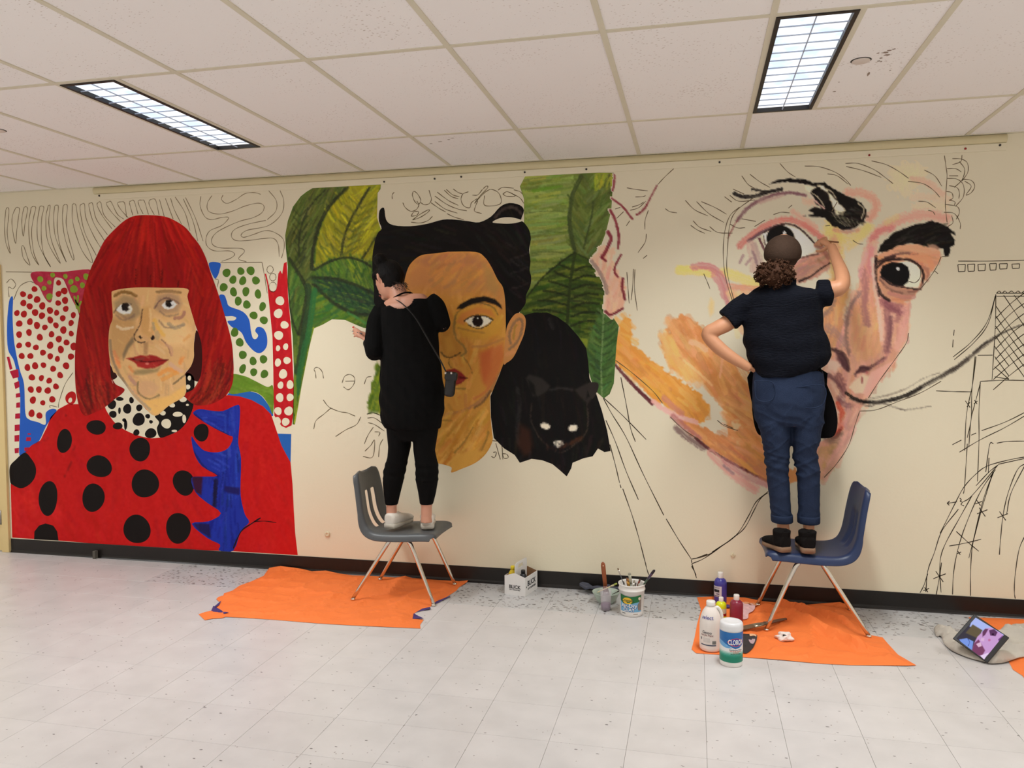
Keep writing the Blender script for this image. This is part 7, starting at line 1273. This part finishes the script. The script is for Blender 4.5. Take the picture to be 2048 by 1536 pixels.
def head_parts(c, fwd, up, s=1.0):
    """skull, jaw, nose and ears; returns solids and the local frame"""
    f = V3(fwd).normalized(); u = V3(up); u = (u - f * u.dot(f)).normalized(); r_ = f.cross(u); c = V3(c)
    W = lambda x, y, z: c + r_ * (x * s) + f * (y * s) + u * (z * s); bm = bmesh.new(); bmesh.ops.create_icosphere(bm, subdivisions=4, radius=1); V = []
    for v in bm.verts:
        x, y, z = v.co; X, Y_, Z = x * .076, y * .096, z * .118
        if z < 0: X *= 1 + .30 * z; Y_ = Y_ * (1 + .18 * z) + (-z) * .012
        if y > .55: Y_ *= .97
        V.append(tuple(W(X, Y_, Z)))
    F = [tuple(v.index for v in q.verts) for q in bm.faces]; bm.free(); out = [(V, F)]
    out.append(limb([(W(0, .084, .02), .007), (W(0, .098, -.012), .011), (W(0, .100, -.028), .014), (W(0, .088, -.036), .008)], 10))        # nose
    for sx in (-1, 1): out.append(limb([(W(sx * .073, -.004, .028), .010), (W(sx * .083, -.012, .018), .016), (W(sx * .081, -.008, -.012), .012), (W(sx * .074, 0, -.03), .007)], 10, .6))      # ears
    out.append(limb([(W(0, .078, -.062), .012), (W(0, .082, -.075), .010)], 10)); out.append(limb([(W(0, .06, -.09), .026), (W(0, .07, -.10), .018)], 10)); return out, W
def face_details(W, e, s, lip=(150, 70, 64), brow=(30, 22, 18)):
    me_, mi = mat('eye_white', (230, 226, 220), .3), mat('iris_dark', (40, 28, 22), .2)
    for sx in (-1, 1):
        v, f = ball(W(sx * .031, .078, .012), (.0125 * s,) * 3, 2); o = mesh('eye', v, f, me_, e, True); v, f = ball(W(sx * .031, .0865, .012), (.0062 * s,) * 3, 2); mesh('iris', v, f, mi, o, True)
        v, f = tube_data([W(sx * .014, .0915, .033), W(sx * .030, .090, .039), W(sx * .05, .078, .032)], [.003, .004, .002], 8); mesh('eyebrow', v, f, mat('brow', brow, .8), e, True)
    v, f = tube_data([W(-.024, .085, -.066), W(0, .094, -.064), W(.024, .085, -.066)], [.003, .006, .003], 8); mesh('lips', v, f, mat('lips_mat', lip, .5), e, True)
SKIN1 = mat('skin_light', (206, 148, 122), .5, .06, 40); SKIN2 = mat('skin_warm', (198, 140, 104), .5, .06, 40)
def cloth_mat(name, c, var=.2, scale=60, rough=.9, bump=.3, stretch=None, bscale=None): return mat(name, c, rough, var, scale, bump=bump, bscale=bscale or scale, stretch=stretch, spec=.12)

# ---- painter on the grey chair
YA = -.385
pa = empty('person', tuple(on_z(815, 1058, .43)[:2]) + (.43,), 0, 'person in black top and leggings painting, standing on the grey chair', 'person')
PA = Vector(pa.location); inv = Matrix.Translation(-PA)
def at(o): o.matrix_parent_inverse = inv; return o
def q_(c, x, y): 
    ox, oy, s = {'p': (680, 480, 4.8), 'j': (580, 620, 3.84), 'f': (680, 900, 4.518), 'w': (1390, 440, 4.2667), 'v': (1460, 720, 3.84)}[c]; return ox + x / s, oy + y / s
def Pt(c, x, y, Y): return on_y(*q_(c, x, y), Y)
seat_z = .437
tors = [(588, 800, 850, .060), (598, 780, 862, .085), (615, 763, 872, .105), (645, 763, 875, .118), (690, 765, 877, .120), (730, 762, 881, .122), (770, 761, 887, .128), (805, 761, 889, .136), (830, 763, 886, .134)]
hem = [(846, 766, 883, .130), (856, 772, 880, .124)]
legL = [(820, 768, 826, .095), (857, 773, 824, .092), (893, 776.6, 822, .086), (914, 775, 817, .076), (940, 767, 812, .066), (966, 765.5, 806, .062), (990, 768, 800, .050), (1009, 770.6, 795.6, .040)]
legR = [(820, 824, 884, .095), (857, 825, 877, .092), (901, 827, 870, .084), (932, 831, 877, .070), (958, 831, 876.5, .064), (985, 836.5, 872, .050), (1009, 840, 866, .040)]
rings = lambda L_, Y, k=1.0, sq=2.0: loft([ringpx(py, (xl + xr) / 2 - (xr - xl) / 2 * k, (xl + xr) / 2 + (xr - xl) / 2 * k, b * k, Y, 20, sq) for py, xl, xr, b in L_])
ankL = [(1000, 773, 794, .036), (1015, 772.5, 793.5, .034), (1032, 772.5, 794, .036), (1044, 771, 796, .042)]
ankR = [(1000, 842, 865, .036), (1015, 842, 864, .034), (1032, 842, 864, .036), (1044, 841, 866, .042)]
headc = Vector(Pt('p', 470, 395, YA + .05)); hf = Vector((-.80, .48, -.42)); hu = Vector((.02, .22, 1))
hp_, HW = head_parts(headc, hf, hu, 1.0)
shL, shR = Pt('p', 395, 690, YA), Pt('p', 900, 600, YA); elL, elR = Pt('p', 335, 1065, YA - .05), Pt('p', 985, 820, YA + .03); wrL, wrR = Pt('p', 262, 965, YA + .15), Pt('p', 900, 720, -.13)
hdir = Vector(Pt('p', 120, 850, YA + .18)) - Vector(wrL)
handL = hand_parts(wrL, hdir, Vector((.25, -.55, .80)), Vector((-.1, .75, .6)), .95, (.12, .3, .55, .7)); TIP1 = TIPS[0]
hdR = Vector((-.25, .55, .35)); handR = hand_parts(wrR, hdR, Vector((.5, -.6, .6)), Vector((-.8, -.2, .5)), .92, (.7, .8, .9, .9))
body = hp_ + [limb([(Vector(Pt('p', 545, 470, YA + .03)), .054), (Vector(Pt('p', 575, 560, YA + .0)), .056), (Vector(Pt('p', 595, 640, YA - .01)), .075)], 16)]
body += [rings(tors, YA, .93), rings(legL, YA, .92), rings(legR, YA, .92), rings(ankL, YA), rings(ankR, YA)]
body += [limb([(shL, .050), ((Vector(shL) + Vector(elL)) / 2, .045), (elL, .040), (wrL, .024)]), limb([(shR, .050), ((Vector(shR) + Vector(elR)) / 2, .045), (elR, .040), (wrR, .024)])] + handL + handR
body += [limb([(Vector(Pt('p', 455, 640, YA)), .04), (Vector(Pt('p', 590, 610, YA - .025)), .062), (Vector(Pt('p', 720, 580, YA)), .045)], 14)]
at(fuse('body', body, SKIN1, pa, .006, 3)); face_details(HW, pa, 1.0)
for ch in pa.children: ch.matrix_parent_inverse = inv
for ch in pa.children:
    for g in ch.children: g.matrix_parent_inverse = Matrix.Identity(4)
BLK1 = cloth_mat('black_jersey', (11, 10, 10), .25, 30, .95, .25)
def fold1(co): return .003 * np.sin(co[:, 2] * 46 + co[:, 0] * 60 + 3 * vnoise(co[:, 0] * 8 + 5, co[:, 2] * 8 + 9, 1)) * np.clip((1.75 - co[:, 2]) * 3, 0, 1) + .004 * (vnoise(co[:, 0] * 22 + 50, co[:, 2] * 9 + 20, 2) - .5)
# the top: torso, wide neckline left open at the back, sleeves to mid forearm
neck_cut = [(603, 770, 866, .095), (617, 760, 874, .110)]
topp = [rings([(598, 828, 866, .078), (606, 790, 869, .098), (617, 762, 873, .112)] + tors[3:] + hem, YA, 1.03)]
topp += [limb([(Vector(Pt('p', 405, 660, YA)), .052), (Vector(Pt('p', 350, 800, YA - .02)), .060), (Vector(Pt('p', 335, 1000, YA - .045)), .064), (Vector(elL) + Vector((0, -.004, -.005)), .058), (Vector(elL) * .55 + Vector(wrL) * .45, .046), (Vector(elL) * .22 + Vector(wrL) * .78, .038)], 16)]
topp += [limb([(Vector(Pt('p', 850, 575, YA)), .055), (Vector(Pt('p', 915, 640, YA)), .062), (Vector(Pt('p', 975, 800, YA + .02)), .056), (Vector(elR) * .5 + Vector(wrR) * .5, .044), (Vector(elR) * .25 + Vector(wrR) * .75, .036)], 16)]
topp += [limb([(Vector(Pt('p', 405, 655, YA)), .045), (Vector(Pt('p', 470, 680, YA - .02)), .045)], 12)]
NECKLINE = cr([q_('p', x, y) for x, y in ((440, 585), (470, 622), (540, 655), (610, 655), (675, 620), (706, 570), (715, 520), (640, 470), (500, 480))], True, 5)
top_o = fuse('black_top', topp, BLK1, pa, .0045, 6, fold1, (NECKLINE, YA + .02)); at(top_o)
legp = [rings(legL, YA, 1.02), rings(legR, YA, 1.02), rings([(800, 764, 886, .125), (830, 766, 884, .128), (856, 772, 878, .118), (880, 777, 871, .09)], YA, .98)]
at(fuse('leggings', legp, cloth_mat('black_leggings', (12, 11, 11), .2, 50, .9, .15), pa, .007, 4, lambda co: .0018 * np.sin(co[:, 2] * 120 + 2 * vnoise(co[:, 0] * 10, co[:, 2] * 10 + 4, 1)) * (np.abs(co[:, 2] - .80) < .06)))
# sneakers
WSH = mat('white_leather', (222, 214, 202), .55, .08, 20); WSO = mat('white_rubber', (196, 188, 174), .6, .08, 40)
def shoe(parent, heel, toe, z0, upper_m, sole_m, ankle, wdt=.051, high=.096, boot=False, names=('shoe', 'sole')):
    h, t = Vector((heel[0], heel[1], z0)), Vector((toe[0], toe[1], z0)); d = (t - h); L_ = d.length; d = d / L_; s = Vector((d.y, -d.x, 0)); up = Vector((0, 0, 1))
    def ring(f, w, zb, zt, n=18, ex=(.8, .75)):
        out = []
        for k in range(n):
            a = 2 * math.pi * k / n; cx, sn = math.cos(a), math.sin(a); cx = math.copysign(abs(cx) ** ex[0], cx); sn = math.copysign(abs(sn) ** ex[1], sn); p = h + d * (L_ * f) + s * (w * cx) + up * ((zb + zt) / 2 + (zt - zb) / 2 * sn); out.append(tuple(p))
        return out
    W_ = wdt; so = loft([ring(f, w, .0, zt, 18, (.55, .3)) for f, w, zt in ((-.03, W_ * .66, .030), (.0, W_ * .80, .032), (.12, W_ * .86, .032), (.4, W_ * .80, .026), (.65, W_ * 1.0, .026), (.85, W_ * .9, .026), (.97, W_ * .55, .026), (1.0, W_ * .25, .024))])
    o = mesh(names[1], so[0], so[1], sole_m, parent, True); at(o)
    up_ = [loft([ring(f, w, .016, zt) for f, w, zt in ((-.03, W_ * .58, high * .9), (.02, W_ * .80, high), (.15, W_ * .88, high * 1.0), (.32, W_ * .88, high * .98), (.5, W_ * .90, high * .80), (.68, W_ * 1.0, high * .70), (.85, W_ * .92, high * .60), (.98, W_ * .62, .044))])]
    if boot: up_.append(limb([(h + d * L_ * .21 + up * .04, .046), (h + d * L_ * .20 + up * .08, .046), (h + d * L_ * .19 + up * .116, .049)], 16))
    u_ = fuse(names[0], up_, upper_m, parent, .005, 3); at(u_); return h, d, s, L_
Hl, Tl = on_z(779, 1057, seat_z), on_z(813, 1044, seat_z); dl = np.array(Tl - Hl); dl = dl / np.linalg.norm(dl[:2]) * .245
h0, d0, s0, L0_ = shoe(pa, Hl, Hl + dl, seat_z, WSH, WSO, None)
for k in range(3):
    p = h0 + d0 * L0_ * (.42 + .09 * k) + Vector((0, 0, .079 - .010 * k)); v, f = tube_data([p - s0 * .022, p + Vector((0, 0, .006)), p + s0 * .022], .0028, 8); at(mesh('laces', v, f, mat('lace', (120, 96, 66), .8), pa, True))
Hr = on_z(855, 1058, seat_z); h0, d0, s0, L0_ = shoe(pa, Hr, Hr + np.array([-.075, .225, 0]), seat_z, WSH, WSO, None)
v, f = tube_data([h0 + s0 * (-.022) + Vector((0, 0, .050)) - d0 * .004, h0 - d0 * .008 + Vector((0, 0, .052)), h0 + s0 * .022 + Vector((0, 0, .050)) - d0 * .004], .007, 8); at(mesh('heel_tab', v, f, WSH, pa, True))
# hair: cap, bun, loose curls at the nape
HR1 = mat('black_hair', (11, 8, 8), .6, .4, 60, bump=.5, bscale=140, stretch=(1, 1, .3), spec=.15)
hair = []
bm = bmesh.new(); bmesh.ops.create_icosphere(bm, subdivisions=4, radius=1); V = []
for v in bm.verts:
    x, y, z = v.co; k = 1.0 + .02 * math.sin(x * 30 + z * 14); X, Y_, Z = x * .088 * k, y * .104 * k - .008, z * .116 * k + .022
    if y > .25 and z < .42: Y_ = min(Y_, .018 + .045 * max(0, z + .3)); 
    if z < -.35: X *= .86; Z = max(Z, -.075)
    V.append(tuple(HW(X, Y_, Z)))
hair.append((V, [tuple(v.index for v in q.verts) for q in bm.faces])); bm.free()
bc = Vector(Pt('p', 385, 190, YA + .03)); hair.append(ball(bc, (.044, .044, .042), 3)); hair.append(ball(bc + Vector((.012, 0, -.045)), (.036, .036, .03), 3)); hair.append(ball(Vector(Pt('p', 335, 345, YA + .05)), (.022, .02, .034), 2))
ho = fuse('hair', hair, HR1, pa, .006, 3, lambda co: .004 * (vnoise(co[:, 0] * 70 + 9, co[:, 2] * 22 + 7, 3) - .5)); at(ho)
rr = np.random.default_rng(11); VV, FF = [], []
for k in range(80):
    a = Vector(Pt('p', rr.uniform(500, 640), rr.uniform(400, 470), YA + rr.uniform(-.06, .03))); dr = Vector((rr.uniform(.1, .9), rr.uniform(-.3, .3), rr.uniform(-.8, -.1))).normalized(); L_ = rr.uniform(.015, .04); P = [a + dr * L_ * t + Vector((math.sin(t * 9 + k) * .005, math.cos(t * 8 + k) * .005, math.sin(t * 7) * .003)) for t in np.linspace(0, 1, 7)]
    v, f = tube_data(P, np.linspace(.0015, .0005, 7), 5); b = len(VV); VV += v; FF += [tuple(i + b for i in q) for q in f]
at(tag(mesh('loose_curls', VV, FF, mat('curl_brown', (40, 26, 18), .6, .3, 40), pa, True), kind='stuff'))
# brush in the raised hand, marker with a red end in the other
v, f = tube_data([Vector(Pt('p', 92, 915, YA + .205)), Vector(Pt('p', 180, 893, YA + .19))], [.0012, .0032], 8)
pen = empty('paintbrush', tuple(Pt('p', 180, 893, YA + .19)), 0, 'thin brush with a pale tip held in the left hand of the person in leggings', 'paintbrush')
P1 = Vector(wrL) + hdir.normalized() * .06 + Vector((.02, -.03, .012)); P0 = TIP1[0] + Vector((-.035, .02, -.022)); o_ = Vector(pen.location)
for (nm, t0, t1, r0_, r1_, c_) in (('bristles', 0, .22, .001, .003, (214, 190, 170)), ('ferrule', .21, .45, .0032, .0036, (176, 170, 166)), ('handle', .44, 1.0, .0036, .0028, (86, 84, 90))): v, f = tube_data([P0.lerp(P1, t0) - o_, P0.lerp(P1, t1) - o_], [r0_, r1_], 8); mesh(nm, v, f, mat(nm + '_pen', c_, .4), pen, True)
v, f = ball(TIP1[0] + TIP1[1] * .003, (.0085, .0075, .0065), 2); at(mesh('fingernail', v, f, mat('red_nail', (214, 40, 36), .25), pa, True))
pb_t = Vector(wrR) + hdR.normalized() * .10; pb = empty('paintbrush', tuple(pb_t), 0, 'paintbrush held to the wall in the right hand of the person in leggings', 'paintbrush'); tipw = Vector((pb_t.x - .03, -.004, pb_t.z + .05)) - pb_t
for (nm, t0, t1, r_, c_) in (('bristles', 1, .85, .004, (60, 50, 40)), ('ferrule', .86, .65, .0045, (176, 170, 166)), ('handle', .66, -.6, .004, (120, 80, 50))): v, f = tube_data([tipw * t0, tipw * t1], r_, 8); mesh(nm, v, f, mat(nm + '_pb', c_, .5), pb, True)
# crossbody bag with strap, cord round the neck
bag = empty('crossbody_bag', tuple(Pt('p', 1060, 1380, YA - .12)), 0, 'small black crossbody bag with long strap on the person in leggings', 'bag'); BL_ = mat('black_leather', (15, 13, 13), .4, .15, 60, bump=.15, bscale=90)
ob = Vector(bag.location); bbm = bmesh.new(); box_bm(bbm, -.031, .031, -.034, .034, -.078, .065, .020); bt = from_bm('bag_body', bbm, BL_, bag, True); bt.rotation_euler = (0, .12, .2)
box('bag_flap', -.037, .037, -.038, .038, .02, .072, BL_, bag, .012).rotation_euler = (0, .12, .2)
for sx in (-1, 1): box('buckle', -.006 + sx * .018, .006 + sx * .018, -.040, -.032, .058, .070, mat('silver', (190, 186, 180), .25, metal=1), bag, .002)
SP = [Pt('p', 1015, 1260, YA - .155), Pt('p', 960, 1150, YA - .150), Pt('p', 860, 980, YA - .143), Pt('p', 740, 770, YA - .138), Pt('p', 640, 650, YA - .125), Pt('p', 560, 585, YA - .085), Pt('p', 500, 566, YA - .03)]
P = cr(SP, False, 6) - np.array(bag.location); v, f = tube_data(P, .0085, 8, .35); mesh('strap', v, f, mat('strap_black', (20, 18, 18), .6, .1), bag, True)
P = cr([Pt('p', 485, 575, YA + .0), Pt('p', 530, 548, YA - .055), Pt('p', 600, 512, YA - .07), Pt('p', 660, 503, YA - .05), Pt('p', 690, 515, YA - .0)], False, 6); v, f = tube_data(P, .0085, 8, .5); at(mesh('neck_cord', v, f, BLK1, pa, True))

# ---- painter on the navy chair
YB = -.39
pb2 = empty('person', tuple(on_z(1590, 1106, .43)[:2]) + (.43,), 0, 'person in navy shirt and jeans painting, standing on the navy chair', 'person')
inv = Matrix.Translation(-Vector(pb2.location))
def rv(c, L_, Y, k=1.0, sq=2.0): return loft([ringpx(q_(c, 0, y)[1], q_(c, xl, 0)[0] + 0, q_(c, xr, 0)[0], b * k, Y, 20, sq) for y, xl, xr, b in [(y, (a + b_) / 2 - (b_ - a) / 2 * k, (a + b_) / 2 + (b_ - a) / 2 * k, d) for y, a, b_, d in L_]])
jl = [(350, 170, 470, .10), (450, 200, 470, .098), (600, 242, 468, .094), (700, 270, 458, .084), (760, 274, 456, .076), (850, 280, 448, .072), (950, 287, 458, .070), (1080, 303, 465, .066), (1190, 318, 476, .064), (1236, 321, 481, .064)]
jr = [(350, 468, 730, .10), (450, 470, 722, .098), (600, 474, 692, .094), (700, 484, 668, .084), (760, 494, 676, .076), (850, 512, 687, .072), (950, 517, 691, .070), (1080, 524, 690, .066), (1190, 521, 686, .064), (1245, 519, 688, .064)]
hipb = [(80, 180, 715, .115), (130, 174, 725, .118), (220, 168, 733, .126), (320, 168, 735, .132), (420, 190, 728, .122), (500, 215, 712, .10)]
ts = [(560, 590, 860, .07), (590, 500, 1000, .09), (640, 440, 1080, .105), (720, 425, 1100, .115), (820, 420, 1085, .12), (950, 412, 1095, .125), (1060, 418, 1150, .13), (1160, 440, 1165, .13), (1250, 480, 1110, .128)]
hc2 = Vector(Pt('w', 752, 300, YB + .04)); hf2 = Vector((.35, .88, .20)); hu2 = Vector((.02, -.15, 1))
hp2, HW2 = head_parts(hc2, hf2, hu2, .98)
sL, sR = Pt('w', 430, 690, YB), Pt('w', 1100, 600, YB); eL, eR = Pt('w', 108, 975, YB - .03), Pt('w', 1255, 560, YB - .02); wL, wR = Pt('w', 470, 1265, YB - .02), Pt('w', 1165, 225, -.13)
hd2 = Vector(Pt('w', 1065, 165, -.035)) - Vector(wR)
hR2 = hand_parts(wR, hd2, Vector((.55, -.75, .35)), Vector((-.55, -.1, -.8)), .95, (.6, .75, .9, 1.0)); hL2 = hand_parts(wL, Vector((.75, .45, -.35)), Vector((-.3, -.9, .1)), Vector((.1, .25, .9)), .95, (.3, .4, .5, .6))
body2 = hp2 + [limb([(Vector(Pt('w', 745, 400, YB + .02)), .052), (Vector(Pt('w', 735, 500, YB)), .055), (Vector(Pt('w', 730, 600, YB)), .08)], 16), rv('w', ts, YB, .9), rv('v', hipb, YB, .92), rv('v', jl, YB, .85), rv('v', jr, YB, .85)]
body2 += [rv('v', [(1200, 362, 456, .036), (1260, 360, 455, .034), (1310, 362, 460, .036), (1380, 366, 470, .04)], YB - .02), rv('v', [(1200, 560, 652, .036), (1260, 560, 650, .034), (1310, 562, 648, .036), (1380, 560, 655, .04)], YB - .02)]
body2 += [limb([(sL, .050), (Vector(Pt('w', 300, 860, YB - .01)), .047), (Vector(Pt('w', 190, 925, YB - .025)), .043), (eL, .037), (Vector(Pt('w', 200, 1085, YB - .03)), .039), (Vector(Pt('w', 320, 1175, YB - .03)), .033), (wL, .026)], 16), limb([(sR, .052), (Vector(Pt('w', 1190, 590, YB - .01)), .047), (eR, .038), (Vector(Pt('w', 1255, 470, YB + .06)), .039), (Vector(Pt('w', 1220, 370, YB + .14)), .033), (wR, .025)], 16)] + hR2 + hL2
at(fuse('body', body2, SKIN2, pb2, .006, 3)); face_details(HW2, pb2, .98, brow=(50, 34, 26))
for ch in pb2.children: ch.matrix_parent_inverse = inv
NAVY = cloth_mat('navy_gauze', (15, 17, 25), .45, 90, .95, .9, (1, 1, 3), 45)
def fold2(co): return .0045 * np.sin(co[:, 2] * 55 + 5 * vnoise(co[:, 0] * 6 + 5, co[:, 2] * 6 + 9, 1)) * (.3 + vnoise(co[:, 0] * 5 + 3, co[:, 2] * 7, 5)) + .007 * (vnoise(co[:, 0] * 26 + 50, co[:, 2] * 11 + 20, 2) - .5)
sh = [rv('w', [(555, 560, 880, .075), (585, 500, 1010, .10), (640, 432, 1090, .115), (720, 418, 1105, .125), (820, 412, 1092, .13), (950, 405, 1105, .138), (1060, 412, 1155, .142), (1150, 432, 1168, .142), (1230, 470, 1125, .140), (1300, 505, 1040, .135), (1340, 530, 930, .128)], YB)]
sh += [limb([(Vector(Pt('w', 470, 690, YB)), .062), (Vector(Pt('w', 370, 760, YB)), .066), (Vector(Pt('w', 305, 835, YB - .01)), .070), (Vector(Pt('w', 278, 862, YB - .012)), .072)], 18), limb([(Vector(Pt('w', 1030, 620, YB)), .066), (Vector(Pt('w', 1090, 625, YB)), .072), (Vector(Pt('w', 1140, 630, YB - .005)), .074), (Vector(Pt('w', 1160, 628, YB - .005)), .070)], 18)]
sh += [limb([(Vector(Pt('w', 640, 550, YB - .04)), .03), (Vector(Pt('w', 740, 545, YB - .07)), .035), (Vector(Pt('w', 850, 535, YB - .04)), .03)], 12)]
at(fuse('shirt', sh, NAVY, pb2, .007, 3, fold2))
P = cr([Pt('w', 430, 745, YB - .128), Pt('w', 570, 728, YB - .146), Pt('w', 740, 735, YB - .150), Pt('w', 900, 690, YB - .146), Pt('w', 1060, 655, YB - .128)], False, 6); v, f = tube_data(P, .0035, 6); at(mesh('yoke_seam', v, f, NAVY, pb2, True))
DEN = cloth_mat('blue_denim', (38, 48, 70), .22, 120, .9, .25, (1, 1, 1.5), 160)
def fold3(co):
    kn = np.exp(-((co[:, 2] - .93) / .11) ** 2) + .6 * np.exp(-((co[:, 2] - 1.16) / .06) ** 2) + .4 * np.exp(-((co[:, 2] - .62) / .08) ** 2)
    w_ = vnoise(co[:, 0] * 7 + 2, co[:, 2] * 5 + 5, 6) * 2.2; n1 = vnoise(co[:, 0] * 9 + 11 + w_, co[:, 2] * 30 + co[:, 0] * 14 + 3 + w_, 3); n2 = vnoise(co[:, 0] * 8 + 40 - w_, co[:, 2] * 24 - co[:, 0] * 16 + 60 + w_, 5)
    rg = (1 - np.abs(2 * n1 - 1)) ** 3 + (1 - np.abs(2 * n2 - 1)) ** 3
    return .0085 * (rg - .5) * np.clip(kn + .12, 0, 1) + .003 * (vnoise(co[:, 0] * 20, co[:, 2] * 14 + 8, 4) - .5)
at(fuse('jeans', [rv('v', hipb, YB), rv('v', jl, YB, 1.02), rv('v', jr, YB, 1.02)], DEN, pb2, .007, 3, fold3))
for L_ in ([(1185, 314, 480, .072), (1195, 313, 482, .074), (1235, 316, 484, .073), (1242, 320, 480, .069)], [(1192, 518, 690, .072), (1202, 516, 692, .074), (1242, 517, 691, .073), (1250, 521, 687, .069)]):
    v, f = rv('v', L_, YB, 1.03); at(mesh('rolled_cuff', v, f, DEN, pb2, True))
for (pts, nm) in (([(190, 160), (330, 175), (335, 290), (270, 320), (200, 290)], 'back_pocket'), ([(490, 215), (715, 195), (722, 330), (620, 370), (500, 330)], 'back_pocket')):
    Pq = [Pt('v', x, y, YB - .118) for x, y in pts]; Pq.append(Pq[0]); v, f = tube_data(cr(Pq, False, 4), .0028, 6); at(mesh('pocket_seam', v, f, DEN, pb2, True))
# black apron hanging in front of the legs
AP = [(172, 60), (168, 330), (178, 450), (200, 540), (245, 585), (400, 600), (690, 602), (785, 592), (818, 540), (826, 450), (800, 320), (745, 190), (700, 70)]
O2 = cr(AP, True, 3); V2, F = sheet(O2, 14); V = []
for x, y in V2:
    t = (x - 470) / 330; Y = YB + .155 - .05 * t * t; V.append(Pt('v', x, y, Y))
o = mesh('apron', V, F, cloth_mat('black_apron', (15, 13, 14), .2, 60, .9, .15), pb2, True); sd = o.modifiers.new('t', 'SOLIDIFY'); sd.thickness = .003; at(o)
P = cr([Pt('w', 1062, 1260, YB - .06), Pt('w', 1085, 1330, YB - .02), Pt('w', 1110, 1400, YB + .06)], False, 5); v, f = tube_data(P, .007, 8, .4); at(mesh('apron_tie', v, f, BLK1, pb2, True))
# ankle boots with tan soles
BT = cloth_mat('black_suede', (22, 19, 18), .3, 80, .95, .2); TS = mat('tan_sole', (134, 104, 80), .7, .12, 40)
H1 = on_z(*q_('v', 440, 1478), seat_z); T1 = on_z(*q_('v', 300, 1428), seat_z); d1 = np.array([-.088, .180, 0])
for (Hh, dd) in ((H1 + np.array([-.01, .0, 0]), d1), (on_z(*q_('v', 603, 1486), seat_z), np.array([-.01, .21, 0]))):
    h0, d0, s0, L0_ = shoe(pb2, Hh, Hh + dd, seat_z, BT, TS, None, .047, .092, True, ('boot', 'boot_sole'))
    a = h0 - d0 * -.002 + Vector((0, 0, .082)); v, f = tube_data([a - d0 * .002, a - d0 * .004 + Vector((0, 0, .03)), a + d0 * .004 + Vector((0, 0, .048))], .008, 8, .4); at(mesh('pull_tab', v, f, BT, pb2, True))
# hair: close-cropped cap and curly gathered tail
HR2 = mat('brown_cap_hair', (60, 44, 34), .8, .3, 70, spec=.15, bump=.4, bscale=120, stretch=(1, 1, 2)); V = []
bm = bmesh.new(); bmesh.ops.create_icosphere(bm, subdivisions=4, radius=1)
for v in bm.verts:
    x, y, z = v.co; X, Y_, Z = x * .102, y * .112 - .010, z * .104 + .012
    if y > .15 and z < .40: Y_ = min(Y_, .012 + .05 * max(0, z + .3))
    if z < -.3: X *= .88; Z = max(Z, -.062)
    V.append(tuple(HW2(X, Y_, Z)))
at(fuse('hair', [(V, [tuple(v.index for v in q.verts) for q in bm.faces])], HR2, pb2, .006, 2)); bm.free()
CUR = mat('curly_brown_hair', (60, 36, 22), .7, .45, 90, bump=.3, bscale=200, spec=.15); rr = np.random.default_rng(5); VV, FF = [], []
cen = Vector(Pt('w', 680, 462, YB - .085)); v, f = ball(cen, (.092, .060, .062), 3); VV += v; FF += f
for k in range(210):
    a, b = rr.uniform(0, 2 * math.pi), rr.uniform(-1, 1); dr = Vector((math.sqrt(1 - b * b) * math.cos(a), math.sqrt(1 - b * b) * math.sin(a), b)); p0 = cen + Vector((dr.x * .094, dr.y * .062, dr.z * .064)); ax = (dr + Vector((-.15, 0, -.6)) * .6 + Vector(tuple(rr.normal(0, .35, 3)))).normalized(); s1 = ax.cross(Vector((0, .3, 1))).normalized(); s2 = ax.cross(s1); L_ = rr.uniform(.018, .042); ph = rr.uniform(0, 6.28); tw = rr.uniform(8, 14); P = [p0 + ax * (L_ * (t - .35)) + s1 * (.0055 * math.cos(ph + t * tw)) + s2 * (.0055 * math.sin(ph + t * tw)) for t in np.linspace(0, 1, 12)]
    v, f = tube_data(P, np.linspace(.0052, .0028, 12), 6); b_ = len(VV); VV += v; FF += [tuple(i + b_ for i in q) for q in f]
at(tag(mesh('curly_ponytail', VV, FF, CUR, pb2, True), kind='stuff'))
# brush held to the painted eye
tip = Vector(Pt('w', 1050, 175, -.006)); pbr = empty('paintbrush', tuple(tip), 0, 'short paintbrush pressed to the painted eye by the person in jeans', 'paintbrush'); dv = (Vector(wR) + hd2 * .55 + Vector((.03, -.03, .0))) - tip
for (nm, t0, t1, r_, c_) in (('bristles', 0, .25, .006, (46, 22, 22)), ('ferrule', .24, .5, .006, (160, 150, 140)), ('handle', .49, 1.5, .005, (126, 84, 50))): v, f = tube_data([dv * t0, dv * t1], r_, 8); mesh(nm, v, f, mat(nm + '_pe', c_, .5), pbr, True)
